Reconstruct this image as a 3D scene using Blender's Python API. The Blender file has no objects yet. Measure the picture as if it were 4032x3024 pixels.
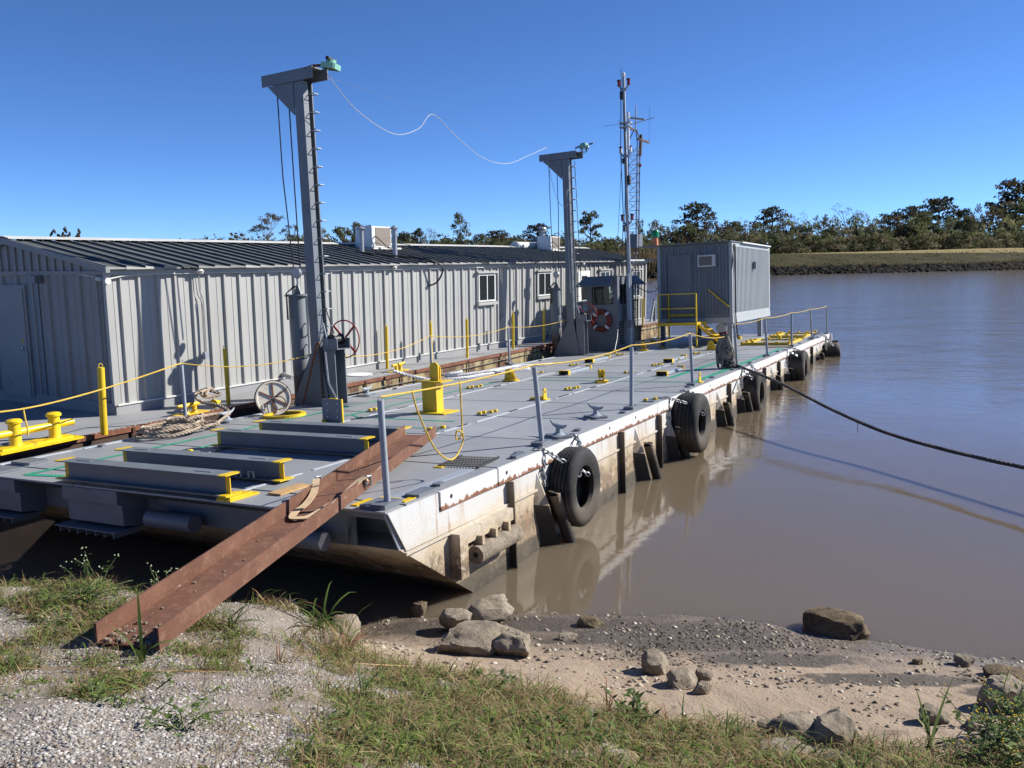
import bpy, bmesh, math, random
import numpy as np
from mathutils import Matrix, Vector, noise as mnoise
random.seed(7); rng = np.random.default_rng(7)
sc = bpy.context.scene
col = sc.collection
PI = math.pi
# ---------------------------------------------------------------- camera, sky, sun, exposure
CAMH, PITCH, ROLL = 3.68472, 0.14589, 0.00866
cd = bpy.data.cameras.new('camera'); cam = bpy.data.objects.new('camera', cd); col.objects.link(cam)
cd.sensor_width = 36; cd.lens = 36 * 3320.55 / 4032; cd.clip_start = .1; cd.clip_end = 3000
cf = Vector((0, math.cos(PITCH), -math.sin(PITCH))); cu = Vector((0, math.sin(PITCH), math.cos(PITCH))); cx = Vector((1, 0, 0))
x2 = cx * math.cos(ROLL) - cu * math.sin(ROLL); u2 = cx * math.sin(ROLL) + cu * math.cos(ROLL)
cam.matrix_world = Matrix(((x2.x, u2.x, -cf.x, 0), (x2.y, u2.y, -cf.y, 0), (x2.z, u2.z, -cf.z, CAMH), (0, 0, 0, 1)))
sc.camera = cam
SUN = Vector((1.623, .496, 1.10)).normalized()
sl = bpy.data.lights.new('sun', 'SUN'); sun = bpy.data.objects.new('sun', sl); col.objects.link(sun)
sl.energy = 5.0; sl.angle = math.radians(.53); sl.color = (1, .95, .87)
sun.rotation_mode = 'QUATERNION'; sun.rotation_quaternion = SUN.to_track_quat('Z', 'Y'); sun.location = (30, 10, 30)
w = bpy.data.worlds.new('World'); sc.world = w; w.use_nodes = True
wn = w.node_tree.nodes; sky = wn.new('ShaderNodeTexSky'); sky.sky_type = 'NISHITA'; sky.sun_disc = False
sky.sun_elevation = math.asin(SUN.z); sky.sun_rotation = math.atan2(SUN.x, SUN.y)
sky.air_density = .48; sky.dust_density = 0; sky.ozone_density = 10; sky.altitude = 5
w.node_tree.links.new(sky.outputs[0], wn['Background'].inputs[0]); wn['Background'].inputs[1].default_value = .099
vs = sc.view_settings; vs.view_transform = 'Standard'; vs.look = 'None'; vs.exposure = .77; vs.gamma = 1; vs.use_curve_mapping = False
sc.render.engine = 'CYCLES'; sc.cycles.max_bounces = 5; sc.cycles.transparent_max_bounces = 8
sc.cycles.caustics_reflective = False; sc.cycles.caustics_refractive = False

# ---------------------------------------------------------------- materials
def rgb(c): return (c[0], c[1], c[2], 1)
class NT:
    def __init__(s, name):
        s.m = bpy.data.materials.new(name); s.m.use_nodes = True; s.t = s.m.node_tree; s.n = s.t.nodes; s.b = s.n['Principled BSDF']
    def new(s, t, **k):
        x = s.n.new(t)
        for a, b in k.items(): setattr(x, a, b)
        return x
    def l(s, a, b): s.t.links.new(a, b)
    def coord(s, kind='Object'):
        if kind == 'World': return s.new('ShaderNodeNewGeometry').outputs['Position']
        return s.new('ShaderNodeTexCoord').outputs[kind]
    def noise(s, co, scale, detail=4, rough=.55, stretch=None):
        if stretch:
            mp = s.new('ShaderNodeMapping'); mp.inputs['Scale'].default_value = stretch; s.l(co, mp.inputs[0]); co = mp.outputs[0]
        n = s.new('ShaderNodeTexNoise'); n.inputs['Scale'].default_value = scale; n.inputs['Detail'].default_value = detail
        n.inputs['Roughness'].default_value = rough; s.l(co, n.inputs['Vector']); return n.outputs['Fac']
    def ramp(s, f, stops, const=False):
        r = s.new('ShaderNodeValToRGB'); e = r.color_ramp.elements
        while len(e) < len(stops): e.new(.5)
        for i, (p, c) in enumerate(stops):
            e[i].position = p; e[i].color = rgb(c) if not isinstance(c, (int, float)) else (c, c, c, 1)
        if const: r.color_ramp.interpolation = 'CONSTANT'
        s.l(f, r.inputs[0]); return r.outputs[0]
    def mix(s, f, a, b, mode='MIX'):
        x = s.new('ShaderNodeMix', data_type='RGBA', blend_type=mode)
        for sock, v in ((x.inputs[0], f), (x.inputs[6], a), (x.inputs[7], b)):
            if hasattr(v, 'is_linked'): s.l(v, sock)
            elif isinstance(v, (int, float)): sock.default_value = v if sock.type == 'VALUE' else (v, v, v, 1)
            else: sock.default_value = rgb(v)
        return x.outputs[2]
    def math(s, op, a, b=0, clamp=False):
        x = s.new('ShaderNodeMath', operation=op); x.use_clamp = clamp
        for i, v in enumerate((a, b)):
            if hasattr(v, 'is_linked'): s.l(v, x.inputs[i])
            else: x.inputs[i].default_value = v
        return x.outputs[0]
    def bump(s, h, strength=.3, dist=.02):
        b = s.new('ShaderNodeBump'); b.inputs['Strength'].default_value = strength; b.inputs['Distance'].default_value = dist
        s.l(h, b.inputs['Height']); s.l(b.outputs[0], s.b.inputs['Normal'])
    def base(s, c, rough=.6, metal=0):
        if hasattr(c, 'is_linked'): s.l(c, s.b.inputs['Base Color'])
        else: s.b.inputs['Base Color'].default_value = rgb(c)
        if hasattr(rough, 'is_linked'): s.l(rough, s.b.inputs['Roughness'])
        else: s.b.inputs['Roughness'].default_value = rough
        s.b.inputs['Metallic'].default_value = metal
def mul(c, k): return tuple(min(1, x * k) for x in c)
def vary(t, c, amt):
    r = t.new('ShaderNodeObjectInfo').outputs['Random']; return t.mix(1, c, t.ramp(r, [(0, 1 - amt), (1, 1.)]), 'MULTIPLY')
def mat(name, c, rough=.55, metal=0, var=.15, scale=2.5, bump=.15, bs=60, dirt=None, damt=.55, dscale=6, spec=None, rand=0, streak=None):
    t = NT(name); co = t.coord()
    n = t.noise(co, scale); cc = t.ramp(n, [(.25, mul(c, 1 - var)), (.75, mul(c, 1 + var))])
    if dirt:
        d = t.noise(co, dscale, 6, .65); f = t.ramp(d, [(damt, 0.), (damt + .12, 1.)]); cc = t.mix(f, cc, dirt)
    if streak:
        sn = t.noise(co, 9, 5, .65, (1, 1, .07)); cc = t.mix(t.ramp(sn, [(.58, 0.), (.74, .55)]), cc, streak)
    if rand: cc = vary(t, cc, rand)
    t.base(cc, rough, metal)
    if spec is not None: t.b.inputs['Specular IOR Level'].default_value = spec
    if bump: t.bump(t.noise(co, bs, 3), bump, .01)
    return t.m
M = {}
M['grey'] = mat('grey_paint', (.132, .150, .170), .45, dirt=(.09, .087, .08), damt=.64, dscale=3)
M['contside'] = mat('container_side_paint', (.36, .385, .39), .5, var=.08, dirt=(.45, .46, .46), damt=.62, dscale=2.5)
M['greylt'] = mat('light_grey_paint', (.28, .315, .36), .45, var=.1)
M['shed'] = mat('shed_grey_paint', (.36, .36, .345), .55, var=.07, scale=1.1, bump=.05, dirt=(.27, .26, .235), damt=.62, dscale=3, rand=.10, streak=(.25, .225, .19))
M['eave'] = mat('dull_eave_metal', (.30, .30, .285), .5, var=.2, dirt=(.16, .09, .05), damt=.62, dscale=6, rand=.3)
M['shed_end_shade'] = mat('shed_end_shade_paint', (.215, .222, .222), .55, var=.08, dirt=(.165, .155, .145), damt=.6, dscale=3)  # shed paint darkened so the end wall's shade sits in its colour
M['ribsun'] = mat('rib_edge_sunlight', (.30, .31, .30), .5, var=.3, scale=3)  # pale strips along the roof ribs, painted sunlight on their edges
M['roof'] = mat('roof_dark_metal', (.078, .088, .084), .65, var=.25, scale=1.5, dirt=(.05, .052, .05), damt=.58, dscale=2, rand=.3)
M['trim'] = mat('pale_trim', (.55, .55, .52), .5, dirt=(.30, .17, .09), damt=.68, dscale=5)
M['yellow'] = mat('yellow_paint', (.68, .46, .012), .45, var=.14, dirt=(.30, .15, .03), damt=.60, dscale=11, bump=.15, rand=.12)
M['yellowworn'] = mat('worn_yellow_paint', (.73, .52, .012), .35, var=.08, dirt=(.26, .09, .03), damt=.58, dscale=7)
M['green'] = mat('green_stripe_paint', (.015, .30, .17), .5, dirt=(.20, .24, .25), damt=.60, dscale=14)
M['rust'] = mat('rusty_steel', (.165, .062, .032), .85, var=.35, scale=2.2, bump=.3, bs=90, dirt=(.27, .125, .075), damt=.54, dscale=5)
M['rustdk'] = mat('dark_rust', (.10, .045, .025), .85, var=.4, scale=6, dirt=(.05, .03, .02), damt=.5)
def shed_hull_mat():
    t = NT('rusty_yellow_hull'); co = t.coord(); sep = t.new('ShaderNodeSeparateXYZ'); t.l(co, sep.inputs[0])
    c = t.ramp(t.noise(co, 2, 6, .65), [(.3, (.26, .20, .095)), (.7, (.40, .33, .17))]); d = t.noise(co, 2.4, 6, .7, (1, 1, .45)); c = t.mix(t.ramp(d, [(.46, 0.), (.56, 1.)]), c, (.10, .05, .03))
    near = t.ramp(t.math('DIVIDE', t.math('ADD', sep.outputs[0], t.math('MULTIPLY', t.noise(co, .7, 3), 4)), 8, True), [(.55, 1.), (.95, 0.)]); c = t.mix(near, c, t.ramp(d, [(.35, (.03, .022, .017)), (.65, (.075, .042, .027))]))
    t.base(c, .85); t.bump(d, .3, .02); return t.m
M['rustyyel'] = shed_hull_mat()
M['steel'] = mat('galvanised_steel', (.36, .37, .38), .4, .55, var=.2)
M['dark'] = mat('dark_rubber', (.022, .022, .024), .6, var=.3)
M['black'] = mat('black_cable', (.012, .012, .014), .5)
M['white'] = mat('white_paint', (.68, .69, .68), .45, var=.05, dirt=(.5, .47, .4), damt=.66)
M['offwhite'] = mat('bone_white_enamel', (.62, .58, .48), .5, var=.08, dirt=(.25, .10, .04), damt=.6, dscale=14)
M['red'] = mat('red_paint', (.28, .012, .015), .4)
M['redglass'] = mat('red_lens', (.2, .008, .008), .25, bump=0)
M['greenglass'] = mat('green_lens', (.0, .22, .06), .2, bump=0)
M['orange'] = mat('orange_plastic', (.62, .2, .07), .5)
M['lifering'] = mat('life_ring_orange', (.15, .022, .012), .6, var=.25)
M['mint'] = mat('mint_lamp_housing', (.20, .42, .32), .35, var=.1)
M['glass'] = NT('window_glass').m
g = M['glass'].node_tree.nodes['Principled BSDF']; g.inputs['Base Color'].default_value = (.02, .024, .026, 1); g.inputs['Roughness'].default_value = .06
def clear_glass():
    t = NT('clear_glass'); t.n.remove(t.b); tr = t.new('ShaderNodeBsdfTransparent'); tr.inputs[0].default_value = (.80, .88, .88, 1)
    gl = t.new('ShaderNodeBsdfGlossy'); gl.inputs['Roughness'].default_value = .02; mx = t.new('ShaderNodeMixShader'); fr = t.new('ShaderNodeFresnel'); fr.inputs[0].default_value = 1.45
    t.l(fr.outputs[0], mx.inputs[0]); t.l(tr.outputs[0], mx.inputs[1]); t.l(gl.outputs[0], mx.inputs[2]); t.l(mx.outputs[0], t.n['Material Output'].inputs[0]); return t.m
M['clear'] = clear_glass()
M['wood'] = mat('raw_wood', (.46, .29, .13), .7, var=.25, scale=12)
M['strap'] = mat('canvas_strap', (.50, .37, .23), .85, var=.2, scale=9, dirt=(.16, .12, .09), damt=.62)
M['ropebrown'] = mat('weathered_rope', (.36, .285, .215), .9, var=.3, scale=5, bump=.5, bs=150)
M['ropewhite'] = mat('white_rope', (.66, .66, .66), .85, var=.15, bump=.5, bs=150)
M['ropedark'] = mat('muddy_dark_rope', (.06, .053, .048), .9, var=.5, scale=7, bump=.5, bs=120)
M['ropegrey'] = mat('dirty_grey_rope', (.30, .26, .215), .9, var=.5, scale=7, dirt=(.035, .03, .026), damt=.52, dscale=9, bump=.5, bs=120)
M['ropeyellow'] = mat('yellow_rope', (.68, .47, .07), .7, var=.15, bump=.3, bs=150)
M['wire'] = mat('pale_wire', (.42, .42, .40), .6, bump=0); M['thinwire'] = mat('dark_wire', (.12, .12, .12), .5, bump=0)
M['weld'] = mat('weld_bead', (.46, .50, .54), .5, var=.2, scale=25, bump=.6, bs=90)
M['bark'] = mat('bark', (.085, .065, .05), .9, var=.3)
M['barkpale'] = mat('pale_bark', (.20, .175, .15), .9, var=.25)

def deck_mat():
    t = NT('deck_paint'); co = t.coord('World')
    n1 = t.noise(co, .8, 5); c = t.ramp(n1, [(.3, (.25, .26, .275)), (.7, (.315, .325, .34))])
    n2 = t.noise(co, 3.5, 6, .7); c = t.mix(t.ramp(n2, [(.60, 0.), (.74, .6)]), c, (.16, .17, .18))
    n3 = t.noise(co, 26, 4, .7); c = t.mix(t.ramp(n3, [(.66, 0.), (.74, .5)]), c, (.36, .37, .37))
    n5 = t.noise(co, .35, 5, .6); c = t.mix(t.ramp(n5, [(.4, 0.), (.7, .55)]), c, (.30, .325, .345)); n6 = t.noise(co, 7, 6, .8, (.35, 1.6, 1)); c = t.mix(t.ramp(n6, [(.62, 0.), (.70, .45)]), c, (.13, .135, .14)); n4 = t.noise(co, 1.6, 5, .6); c = t.mix(t.ramp(n4, [(.66, 0.), (.72, .5)]), c, (.33, .30, .25))
    c = vary(t, c, .16); t.base(c, t.ramp(n2, [(.3, .42), (.8, .65)])); t.bump(t.noise(co, 90, 3), .25, .006); return t.m
M['deck'] = deck_mat()
def shed_deck_mat():
    t = NT('shed_deck_paint'); co = t.coord('World')
    c = t.ramp(t.noise(co, 1.2, 5), [(.3, (.235, .24, .245)), (.7, (.295, .30, .305))])
    c = t.mix(t.ramp(t.noise(co, 5, 6, .7), [(.62, 0.), (.75, .6)]), c, (.19, .185, .18)); t.base(c, .7); t.bump(t.noise(co, 90), .3, .006); return t.m
M['sheddeck'] = shed_deck_mat()
def hull_mat():
    t = NT('stained_white_hull'); pos = t.coord('World'); sep = t.new('ShaderNodeSeparateXYZ'); t.l(pos, sep.inputs[0]); ob = t.coord(); so = t.new('ShaderNodeSeparateXYZ'); t.l(ob, so.inputs[0])
    nz = t.noise(pos, 1.6, 6, .7, (1, 1, 2.0)); nzz = t.noise(pos, 8, 6, .75); n0 = t.math('SUBTRACT', nz, .5); n1 = t.math('SUBTRACT', nzz, .5)
    zl = t.math('ADD', so.outputs[2], t.math('ADD', t.math('MULTIPLY', n0, .40), t.math('MULTIPLY', n1, .22)))
    c = t.ramp(t.math('ADD', t.math('DIVIDE', zl, 1.3), 1, True), [(.10, (.17, .125, .08)), (.22, (.27, .205, .135)), (.34, (.19, .135, .085)), (.43, (.36, .28, .185)), (.53, (.45, .37, .26)), (.63, (.49, .44, .36)), (.72, (.51, .505, .48)), (1, (.51, .53, .54))])
    st = t.noise(pos, 3.2, 5, .65, (1.2, 1.2, .16)); c = t.mix(t.ramp(st, [(.52, 0.), (.68, .65)]), c, (.36, .25, .14)); st2 = t.noise(pos, 7, 5, .7, (1, 1, .10)); c = t.mix(t.ramp(st2, [(.60, 0.), (.68, .7)]), c, (.28, .15, .075))
    sp = t.noise(pos, 4.5, 6, .75); low = t.ramp(t.math('ADD', t.math('DIVIDE', zl, 1.3), 1, True), [(.40, 1.), (.62, 0.)])
    c = t.mix(t.math('MULTIPLY', t.ramp(sp, [(.50, 0.), (.56, .85)]), low), c, (.11, .078, .05)); sq = t.noise(pos, 3.3, 6, .8); c = t.mix(t.math('MULTIPLY', t.ramp(sq, [(.56, 0.), (.60, .85)]), low), c, (.52, .44, .34))
    zw = t.math('ADD', sep.outputs[2], t.math('ADD', t.math('MULTIPLY', n0, .12), t.math('MULTIPLY', n1, .10))); c = t.mix(t.ramp(zw, [(.06, 1.), (.19, .85), (.235, 0.)]), c, t.ramp(sp, [(.35, (.03, .025, .015)), (.65, (.10, .083, .055))]))
    t.base(c, .62); t.bump(t.noise(pos, 35, 5, .7), .4, .012); return t.m
M['hull'] = hull_mat()
def rail_mat():
    t = NT('white_rub_rail'); co = t.coord(); sep = t.new('ShaderNodeSeparateXYZ'); t.l(co, sep.inputs[0])
    n = t.noise(co, 9, 6, .75, (1, 1, .6)); f = t.math('ADD', t.math('MULTIPLY', sep.outputs[2], 10), t.math('MULTIPLY', t.math('SUBTRACT', n, .5), 2.6))
    rustf = t.ramp(t.math('ADD', f, 2.0), [(.0, 1.), (.22, 1.), (.42, 0.)])
    c = t.ramp(t.noise(co, 2, 5), [(.3, (.60, .60, .58)), (.7, (.68, .69, .69))])
    spots = t.noise(co, 5, 6, .8); c = t.mix(t.ramp(spots, [(.66, 0.), (.72, .8)]), c, (.42, .26, .13))
    t.base(t.mix(rustf, c, t.ramp(n, [(.3, (.12, .045, .02)), (.7, (.30, .13, .06))])), .6); t.bump(n, .3, .01); return t.m
M['rail'] = rail_mat()
def fin_mat():
    t = NT('fender_plate'); pos = t.coord('World'); sep = t.new('ShaderNodeSeparateXYZ'); t.l(pos, sep.inputs[0]); n = t.noise(pos, 8, 6, .7)
    z = t.math('ADD', sep.outputs[2], t.math('MULTIPLY', t.math('SUBTRACT', n, .5), .35))
    t.base(t.ramp(t.math('DIVIDE', z, 1.2, True), [(.0, (.02, .018, .013)), (.30, (.032, .028, .021)), (.45, (.10, .08, .058)), (.7, (.16, .13, .095)), (1, (.30, .25, .19))]), .8); t.bump(t.noise(pos, 40, 5), .5, .015); return t.m
M['fin'] = fin_mat()
def tyre_mat():
    t = NT('tyre_rubber'); pos = t.coord('World'); sep = t.new('ShaderNodeSeparateXYZ'); t.l(pos, sep.inputs[0])
    z = t.math('ADD', sep.outputs[2], t.math('MULTIPLY', t.math('SUBTRACT', t.noise(pos, 5, 5), .5), .25))
    c = t.ramp(t.math('DIVIDE', z, 1.2, True), [(0, (.05, .043, .034)), (.10, (.022, .02, .016)), (.22, (.075, .062, .047)), (.40, (.10, .088, .072)), (.50, (.045, .042, .038)), (.58, (.024, .024, .024)), (1, (.030, .031, .033))])
    c = t.mix(t.ramp(t.noise(pos, 7, 6, .75), [(.52, 0.), (.66, .6)]), c, (.075, .066, .055)); t.base(c, .78); t.b.inputs['Specular IOR Level'].default_value = .25; t.bump(t.noise(pos, 22, 6, .75), .5, .02); return t.m
M['tyre'] = tyre_mat()
def water_mat():
    t = NT('muddy_river_water'); pos = t.coord('World'); sep = t.new('ShaderNodeSeparateXYZ'); t.l(pos, sep.inputs[0])
    c = t.ramp(t.noise(pos, .12, 4), [(.3, (.128, .101, .070)), (.7, (.148, .118, .084))])
    t.base(c, .04); t.b.inputs['IOR'].default_value = 1.37; t.b.inputs['Subsurface Weight'].default_value = 1.0; t.b.inputs['Subsurface Radius'].default_value = (1, .8, .55); t.b.inputs['Subsurface Scale'].default_value = 1.2
    d = t.math('ADD', sep.outputs[1], t.math('MULTIPLY', t.math('SUBTRACT', t.noise(pos, .16, 3, .5, (.5, 1, 1)), .5), 16))
    far = t.ramp(t.math('DIVIDE', t.math('SUBTRACT', d, 9), 24, True), [(0, .04), (.3, .18), (.7, .8), (1, 1.)])
    t.l(t.ramp(t.math('DIVIDE', t.math('SUBTRACT', d, 12), 60, True), [(0, .03), (.25, .06), (1, .12)]), t.b.inputs['Roughness'])
    n1 = t.noise(pos, 2.3, 4, .6, (.55, 1.25, 1)); n2 = t.noise(pos, 8.5, 3, .55, (.6, 1.3, 1)); n3 = t.noise(pos, .55, 3, .5); n4 = t.noise(pos, .17, 3, .5, (.6, 1.2, 1))
    h = t.math('ADD', t.math('ADD', t.math('MULTIPLY', n1, .15), t.math('MULTIPLY', n2, .022)), t.math('ADD', t.math('MULTIPLY', n3, .22), t.math('MULTIPLY', n4, .5)))
    b = t.new('ShaderNodeBump'); b.inputs['Distance'].default_value = .24; t.l(far, b.inputs['Strength']); t.l(h, b.inputs['Height']); t.l(b.outputs[0], t.b.inputs['Normal']); return t.m
M['water'] = water_mat()
def ground_mat():
    t = NT('shore_ground'); pos = t.coord('World'); sep = t.new('ShaderNodeSeparateXYZ'); t.l(pos, sep.inputs[0]); z = sep.outputs[2]
    n1 = t.noise(pos, 1.5, 6, .6); n2 = t.noise(pos, 7, 6, .7); n3 = t.noise(pos, 45, 5, .7); n4 = t.noise(pos, .7, 4)
    mud = t.ramp(n1, [(.25, (.29, .215, .148)), (.75, (.37, .285, .205))]); mud = t.mix(t.ramp(n3, [(.5, 0.), (.75, .35)]), mud, (.22, .165, .12))
    wet = t.ramp(n2, [(.3, (.075, .058, .043)), (.7, (.16, .125, .093))])
    # wet silt near the water and in drifting patches
    zz = t.math('ADD', z, t.math('MULTIPLY', t.math('SUBTRACT', n1, .5), .42)); zz = t.math('ADD', zz, t.math('MULTIPLY', t.math('SUBTRACT', n2, .5), .16))
    wf = t.ramp(t.math('DIVIDE', zz, .5, True), [(.06, 1.), (.18, .7), (.34, 0.)])
    patch = t.ramp(t.noise(pos, 1.1, 5, .65, (.5, 1.4, 1)), [(.55, 0.), (.64, .85)])
    xm = t.math('DIVIDE', sep.outputs[0], 5, True); patch = t.math('MULTIPLY', patch, t.ramp(xm, [(.1, .2), (.35, 1.)]))
    dark = 0.0
    for cx_, cy_, rx_, ry_ in ((1.6, 7.7, 1.35, .5), (2.35, 7.15, .9, .24), (3.2, 6.62, 1.0, .22), (4.1, 6.3, .7, .25), (.4, 8.1, 1.2, .26), (-.8, 8.0, .7, .3), (.75, 7.6, .7, .16)):
        q_ = t.math('ADD', t.math('POWER', t.math('DIVIDE', t.math('SUBTRACT', sep.outputs[0], cx_), rx_), 2), t.math('POWER', t.math('DIVIDE', t.math('SUBTRACT', sep.outputs[1], cy_), ry_), 2)); dark = t.math('MAXIMUM', dark, t.math('SUBTRACT', 1, q_, True))
    dn = t.math('ADD', t.math('MULTIPLY', dark, .8), t.math('ADD', t.math('MULTIPLY', t.math('SUBTRACT', n1, .5), 1.3), t.math('MULTIPLY', t.math('SUBTRACT', n2, .5), 1.5)))
    silt = t.ramp(t.noise(pos, 30, 5, .8), [(.35, (.028, .022, .017)), (.65, (.11, .088, .066))])
    c = t.mix(t.math('MAXIMUM', wf, patch), mud, wet); c = t.mix(t.ramp(dn, [(.18, 0.), (.42, .95)]), c, silt)
    soil = t.ramp(n2, [(.3, (.12, .095, .07)), (.7, (.27, .225, .18))]); soil = t.mix(t.ramp(t.noise(pos, 120, 4, .8), [(.48, 0.), (.6, .7)]), soil, (.36, .33, .30))
    hf = t.ramp(t.math('ADD', z, t.math('MULTIPLY', t.math('SUBTRACT', n1, .5), .35)), [(.52, 0.), (.72, 1.)]); c = t.mix(hf, c, soil)
    t.base(c, t.mix(wf, .9, .5)); t.bump(t.math('ADD', n3, t.math('MULTIPLY', n2, 2)), .6, .03); return t.m
M['ground'] = ground_mat()
def rock_mat(name, a, b, c3):
    t = NT(name); pos = t.coord('World')
    n = t.noise(pos, 5, 6, .7); c = t.ramp(n, [(.3, a), (.6, b), (.8, c3)]); c = t.mix(t.ramp(t.noise(pos, 22, 5, .7), [(.5, 0.), (.68, .6)]), c, mul(a, .6))
    t.base(c, .9); t.b.inputs['Specular IOR Level'].default_value = .12; t.bump(t.noise(pos, 28, 6, .75), .9, .03); return t.m
M['rock'] = rock_mat('limestone_rock', (.19, .16, .125), (.34, .29, .22), (.42, .365, .285))
M['rockwet'] = rock_mat('weedy_wet_rock', (.07, .055, .035), (.22, .17, .11), (.36, .29, .20))
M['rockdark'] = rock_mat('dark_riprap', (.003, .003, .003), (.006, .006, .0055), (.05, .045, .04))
def vcol_mat(name, rough=.85, trans=0):
    t = NT(name); a = t.new('ShaderNodeAttribute'); a.attribute_name = 'tint'; t.base(a.outputs['Color'], rough); t.b.inputs['Specular IOR Level'].default_value = .12
    if trans:
        tl = t.new('ShaderNodeBsdfTranslucent'); t.l(a.outputs['Color'], tl.inputs[0]); mx = t.new('ShaderNodeMixShader'); mx.inputs[0].default_value = trans
        t.l(t.b.outputs[0], mx.inputs[1]); t.l(tl.outputs[0], mx.inputs[2]); t.l(mx.outputs[0], t.n['Material Output'].inputs[0])
    return t.m
M['stone'] = vcol_mat('gravel_stones'); M['leaf'] = vcol_mat('weed_leaves', .6, .3); M['foliage'] = vcol_mat('tree_foliage', .8, .4)
def levee_mat():
    t = NT('levee_grass'); pos = t.coord('World'); sep = t.new('ShaderNodeSeparateXYZ'); t.l(pos, sep.inputs[0])
    c = t.ramp(t.noise(pos, .12, 6, .7), [(.3, (.034, .036, .013)), (.5, (.058, .053, .022)), (.75, (.095, .078, .038))]); c = t.mix(t.ramp(t.noise(pos, .9, 6, .8), [(.45, 0.), (.62, .7)]), c, (.03, .03, .014))
    top = t.ramp(t.math('DIVIDE', sep.outputs[2], 6, True), [(.76, 0.), (.80, 1.)]); c = t.mix(top, c, (.27, .215, .10)); t.base(c, .95); t.b.inputs['Specular IOR Level'].default_value = .1; t.bump(t.noise(pos, 2, 6, .8), 1, .4); return t.m
M['levee'] = levee_mat()

# ---------------------------------------------------------------- mesh helpers
def T(x, y=0, z=0): return Matrix.Translation((x, y, z))
def RX(a): return Matrix.Rotation(a, 4, 'X')
def RY(a): return Matrix.Rotation(a, 4, 'Y')
def RZ(a): return Matrix.Rotation(a, 4, 'Z')
class MB:
    def __init__(s): s.v = []; s.f = []
    def add(s, vs_, fs, m=None):
        o = len(s.v)
        for p in vs_:
            p = Vector(p); s.v.append(m @ p if m else p)
        for f in fs: s.f.append([i + o for i in f])
        return s
    def box(s, x0, x1, y0, y1, z0, z1, m=None, ch=0):
        if ch:
            return s.prism([(x0 + ch, y0), (x1 - ch, y0), (x1, y0 + ch), (x1, y1 - ch), (x1 - ch, y1), (x0 + ch, y1), (x0, y1 - ch), (x0, y0 + ch)], z0, z1, m)
        return s.add([(x0, y0, z0), (x1, y0, z0), (x1, y1, z0), (x0, y1, z0), (x0, y0, z1), (x1, y0, z1), (x1, y1, z1), (x0, y1, z1)],
                     [(3, 2, 1, 0), (4, 5, 6, 7), (0, 1, 5, 4), (1, 2, 6, 5), (2, 3, 7, 6), (3, 0, 4, 7)], m)
    def prism(s, poly, z0, z1, m=None):
        n = len(poly)
        return s.add([(p[0], p[1], z0) for p in poly] + [(p[0], p[1], z1) for p in poly],
                     [list(range(n))[::-1], list(range(n, 2 * n))] + [(i, (i + 1) % n, n + (i + 1) % n, n + i) for i in range(n)], m)
    def xz(s, poly, y0, y1, m=None):      # polygon in x-z extruded along y
        mm = Matrix(((1, 0, 0, 0), (0, 0, 1, 0), (0, 1, 0, 0), (0, 0, 0, 1))); mm = m @ mm if m else mm
        return s.prism(poly[::-1], y0, y1, mm)
    def yz(s, poly, x0, x1, m=None):      # polygon in y-z extruded along x
        mm = Matrix(((0, 0, 1, 0), (1, 0, 0, 0), (0, 1, 0, 0), (0, 0, 0, 1))); mm = m @ mm if m else mm
        return s.prism(poly, x0, x1, mm)
    def tube(s, path, r, n=8, caps=True, closed=False):
        P = [Vector(p) for p in path]; k = len(P); R = r if isinstance(r, (list, tuple)) else [r] * k
        vs_ = []; up = None
        for i in range(k):
            if closed: d = P[(i + 1) % k] - P[i - 1]
            else: d = P[min(i + 1, k - 1)] - P[max(i - 1, 0)]
            if d.length < 1e-9: d = Vector((0, 0, 1))
            d.normalize()
            if up is None: up = Vector((0, 0, 1)) if abs(d.z) < .9 else Vector((1, 0, 0))
            a = d.cross(up)
            if a.length < 1e-4: a = d.orthogonal()
            a.normalize(); b = d.cross(a); up = -b if False else a.cross(d) * 1.0
            for j in range(n):
                t = 2 * PI * j / n; vs_.append(P[i] + a * math.cos(t) * R[i] + b * math.sin(t) * R[i])
        fs = []
        for i in range(k if closed else k - 1):
            for j in range(n):
                i2 = (i + 1) % k; fs.append((i * n + j, i2 * n + j, i2 * n + (j + 1) % n, i * n + (j + 1) % n))
        if caps and not closed: fs += [list(range(n)), list(range((k - 1) * n, k * n))[::-1]]
        return s.add(vs_, fs)
    def cyl(s, p0, p1, r0, r1=None, n=16, caps=True):
        return s.tube([p0, p1], [r0, r0 if r1 is None else r1], n, caps)
    def lathe(s, prof, n=24, m=None, closed=False):   # profile (r, z) around z
        k = len(prof); vs_ = [(r * math.cos(2 * PI * j / n), r * math.sin(2 * PI * j / n), z) for r, z in prof for j in range(n)]
        fs = [(i * n + j, i * n + (j + 1) % n, ((i + 1) % k) * n + (j + 1) % n, ((i + 1) % k) * n + j) for i in range(k if closed else k - 1) for j in range(n)]
        if not closed:
            if prof[0][0] > 1e-6: fs.append(list(range(n))[::-1])
            if prof[-1][0] > 1e-6: fs.append(list(range((k - 1) * n, k * n)))
        return s.add(vs_, fs, m)
    def mesh(s, name, m, smooth=False):
        me = bpy.data.meshes.new(name); me.from_pydata([tuple(p) for p in s.v], [], s.f); me.materials.append(m)
        bm = bmesh.new(); bm.from_mesh(me); bmesh.ops.recalc_face_normals(bm, faces=bm.faces); bm.to_mesh(me); bm.free()
        if smooth:
            me.shade_smooth()
            try: me.set_sharp_from_angle(angle=math.radians(40))
            except Exception: pass
        me.update(); return me
    def build(s, name, m, parent=None, mw=None, smooth=False):
        return place(name, s.mesh(name, M[m] if isinstance(m, str) else m, smooth), parent, mw)
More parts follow.
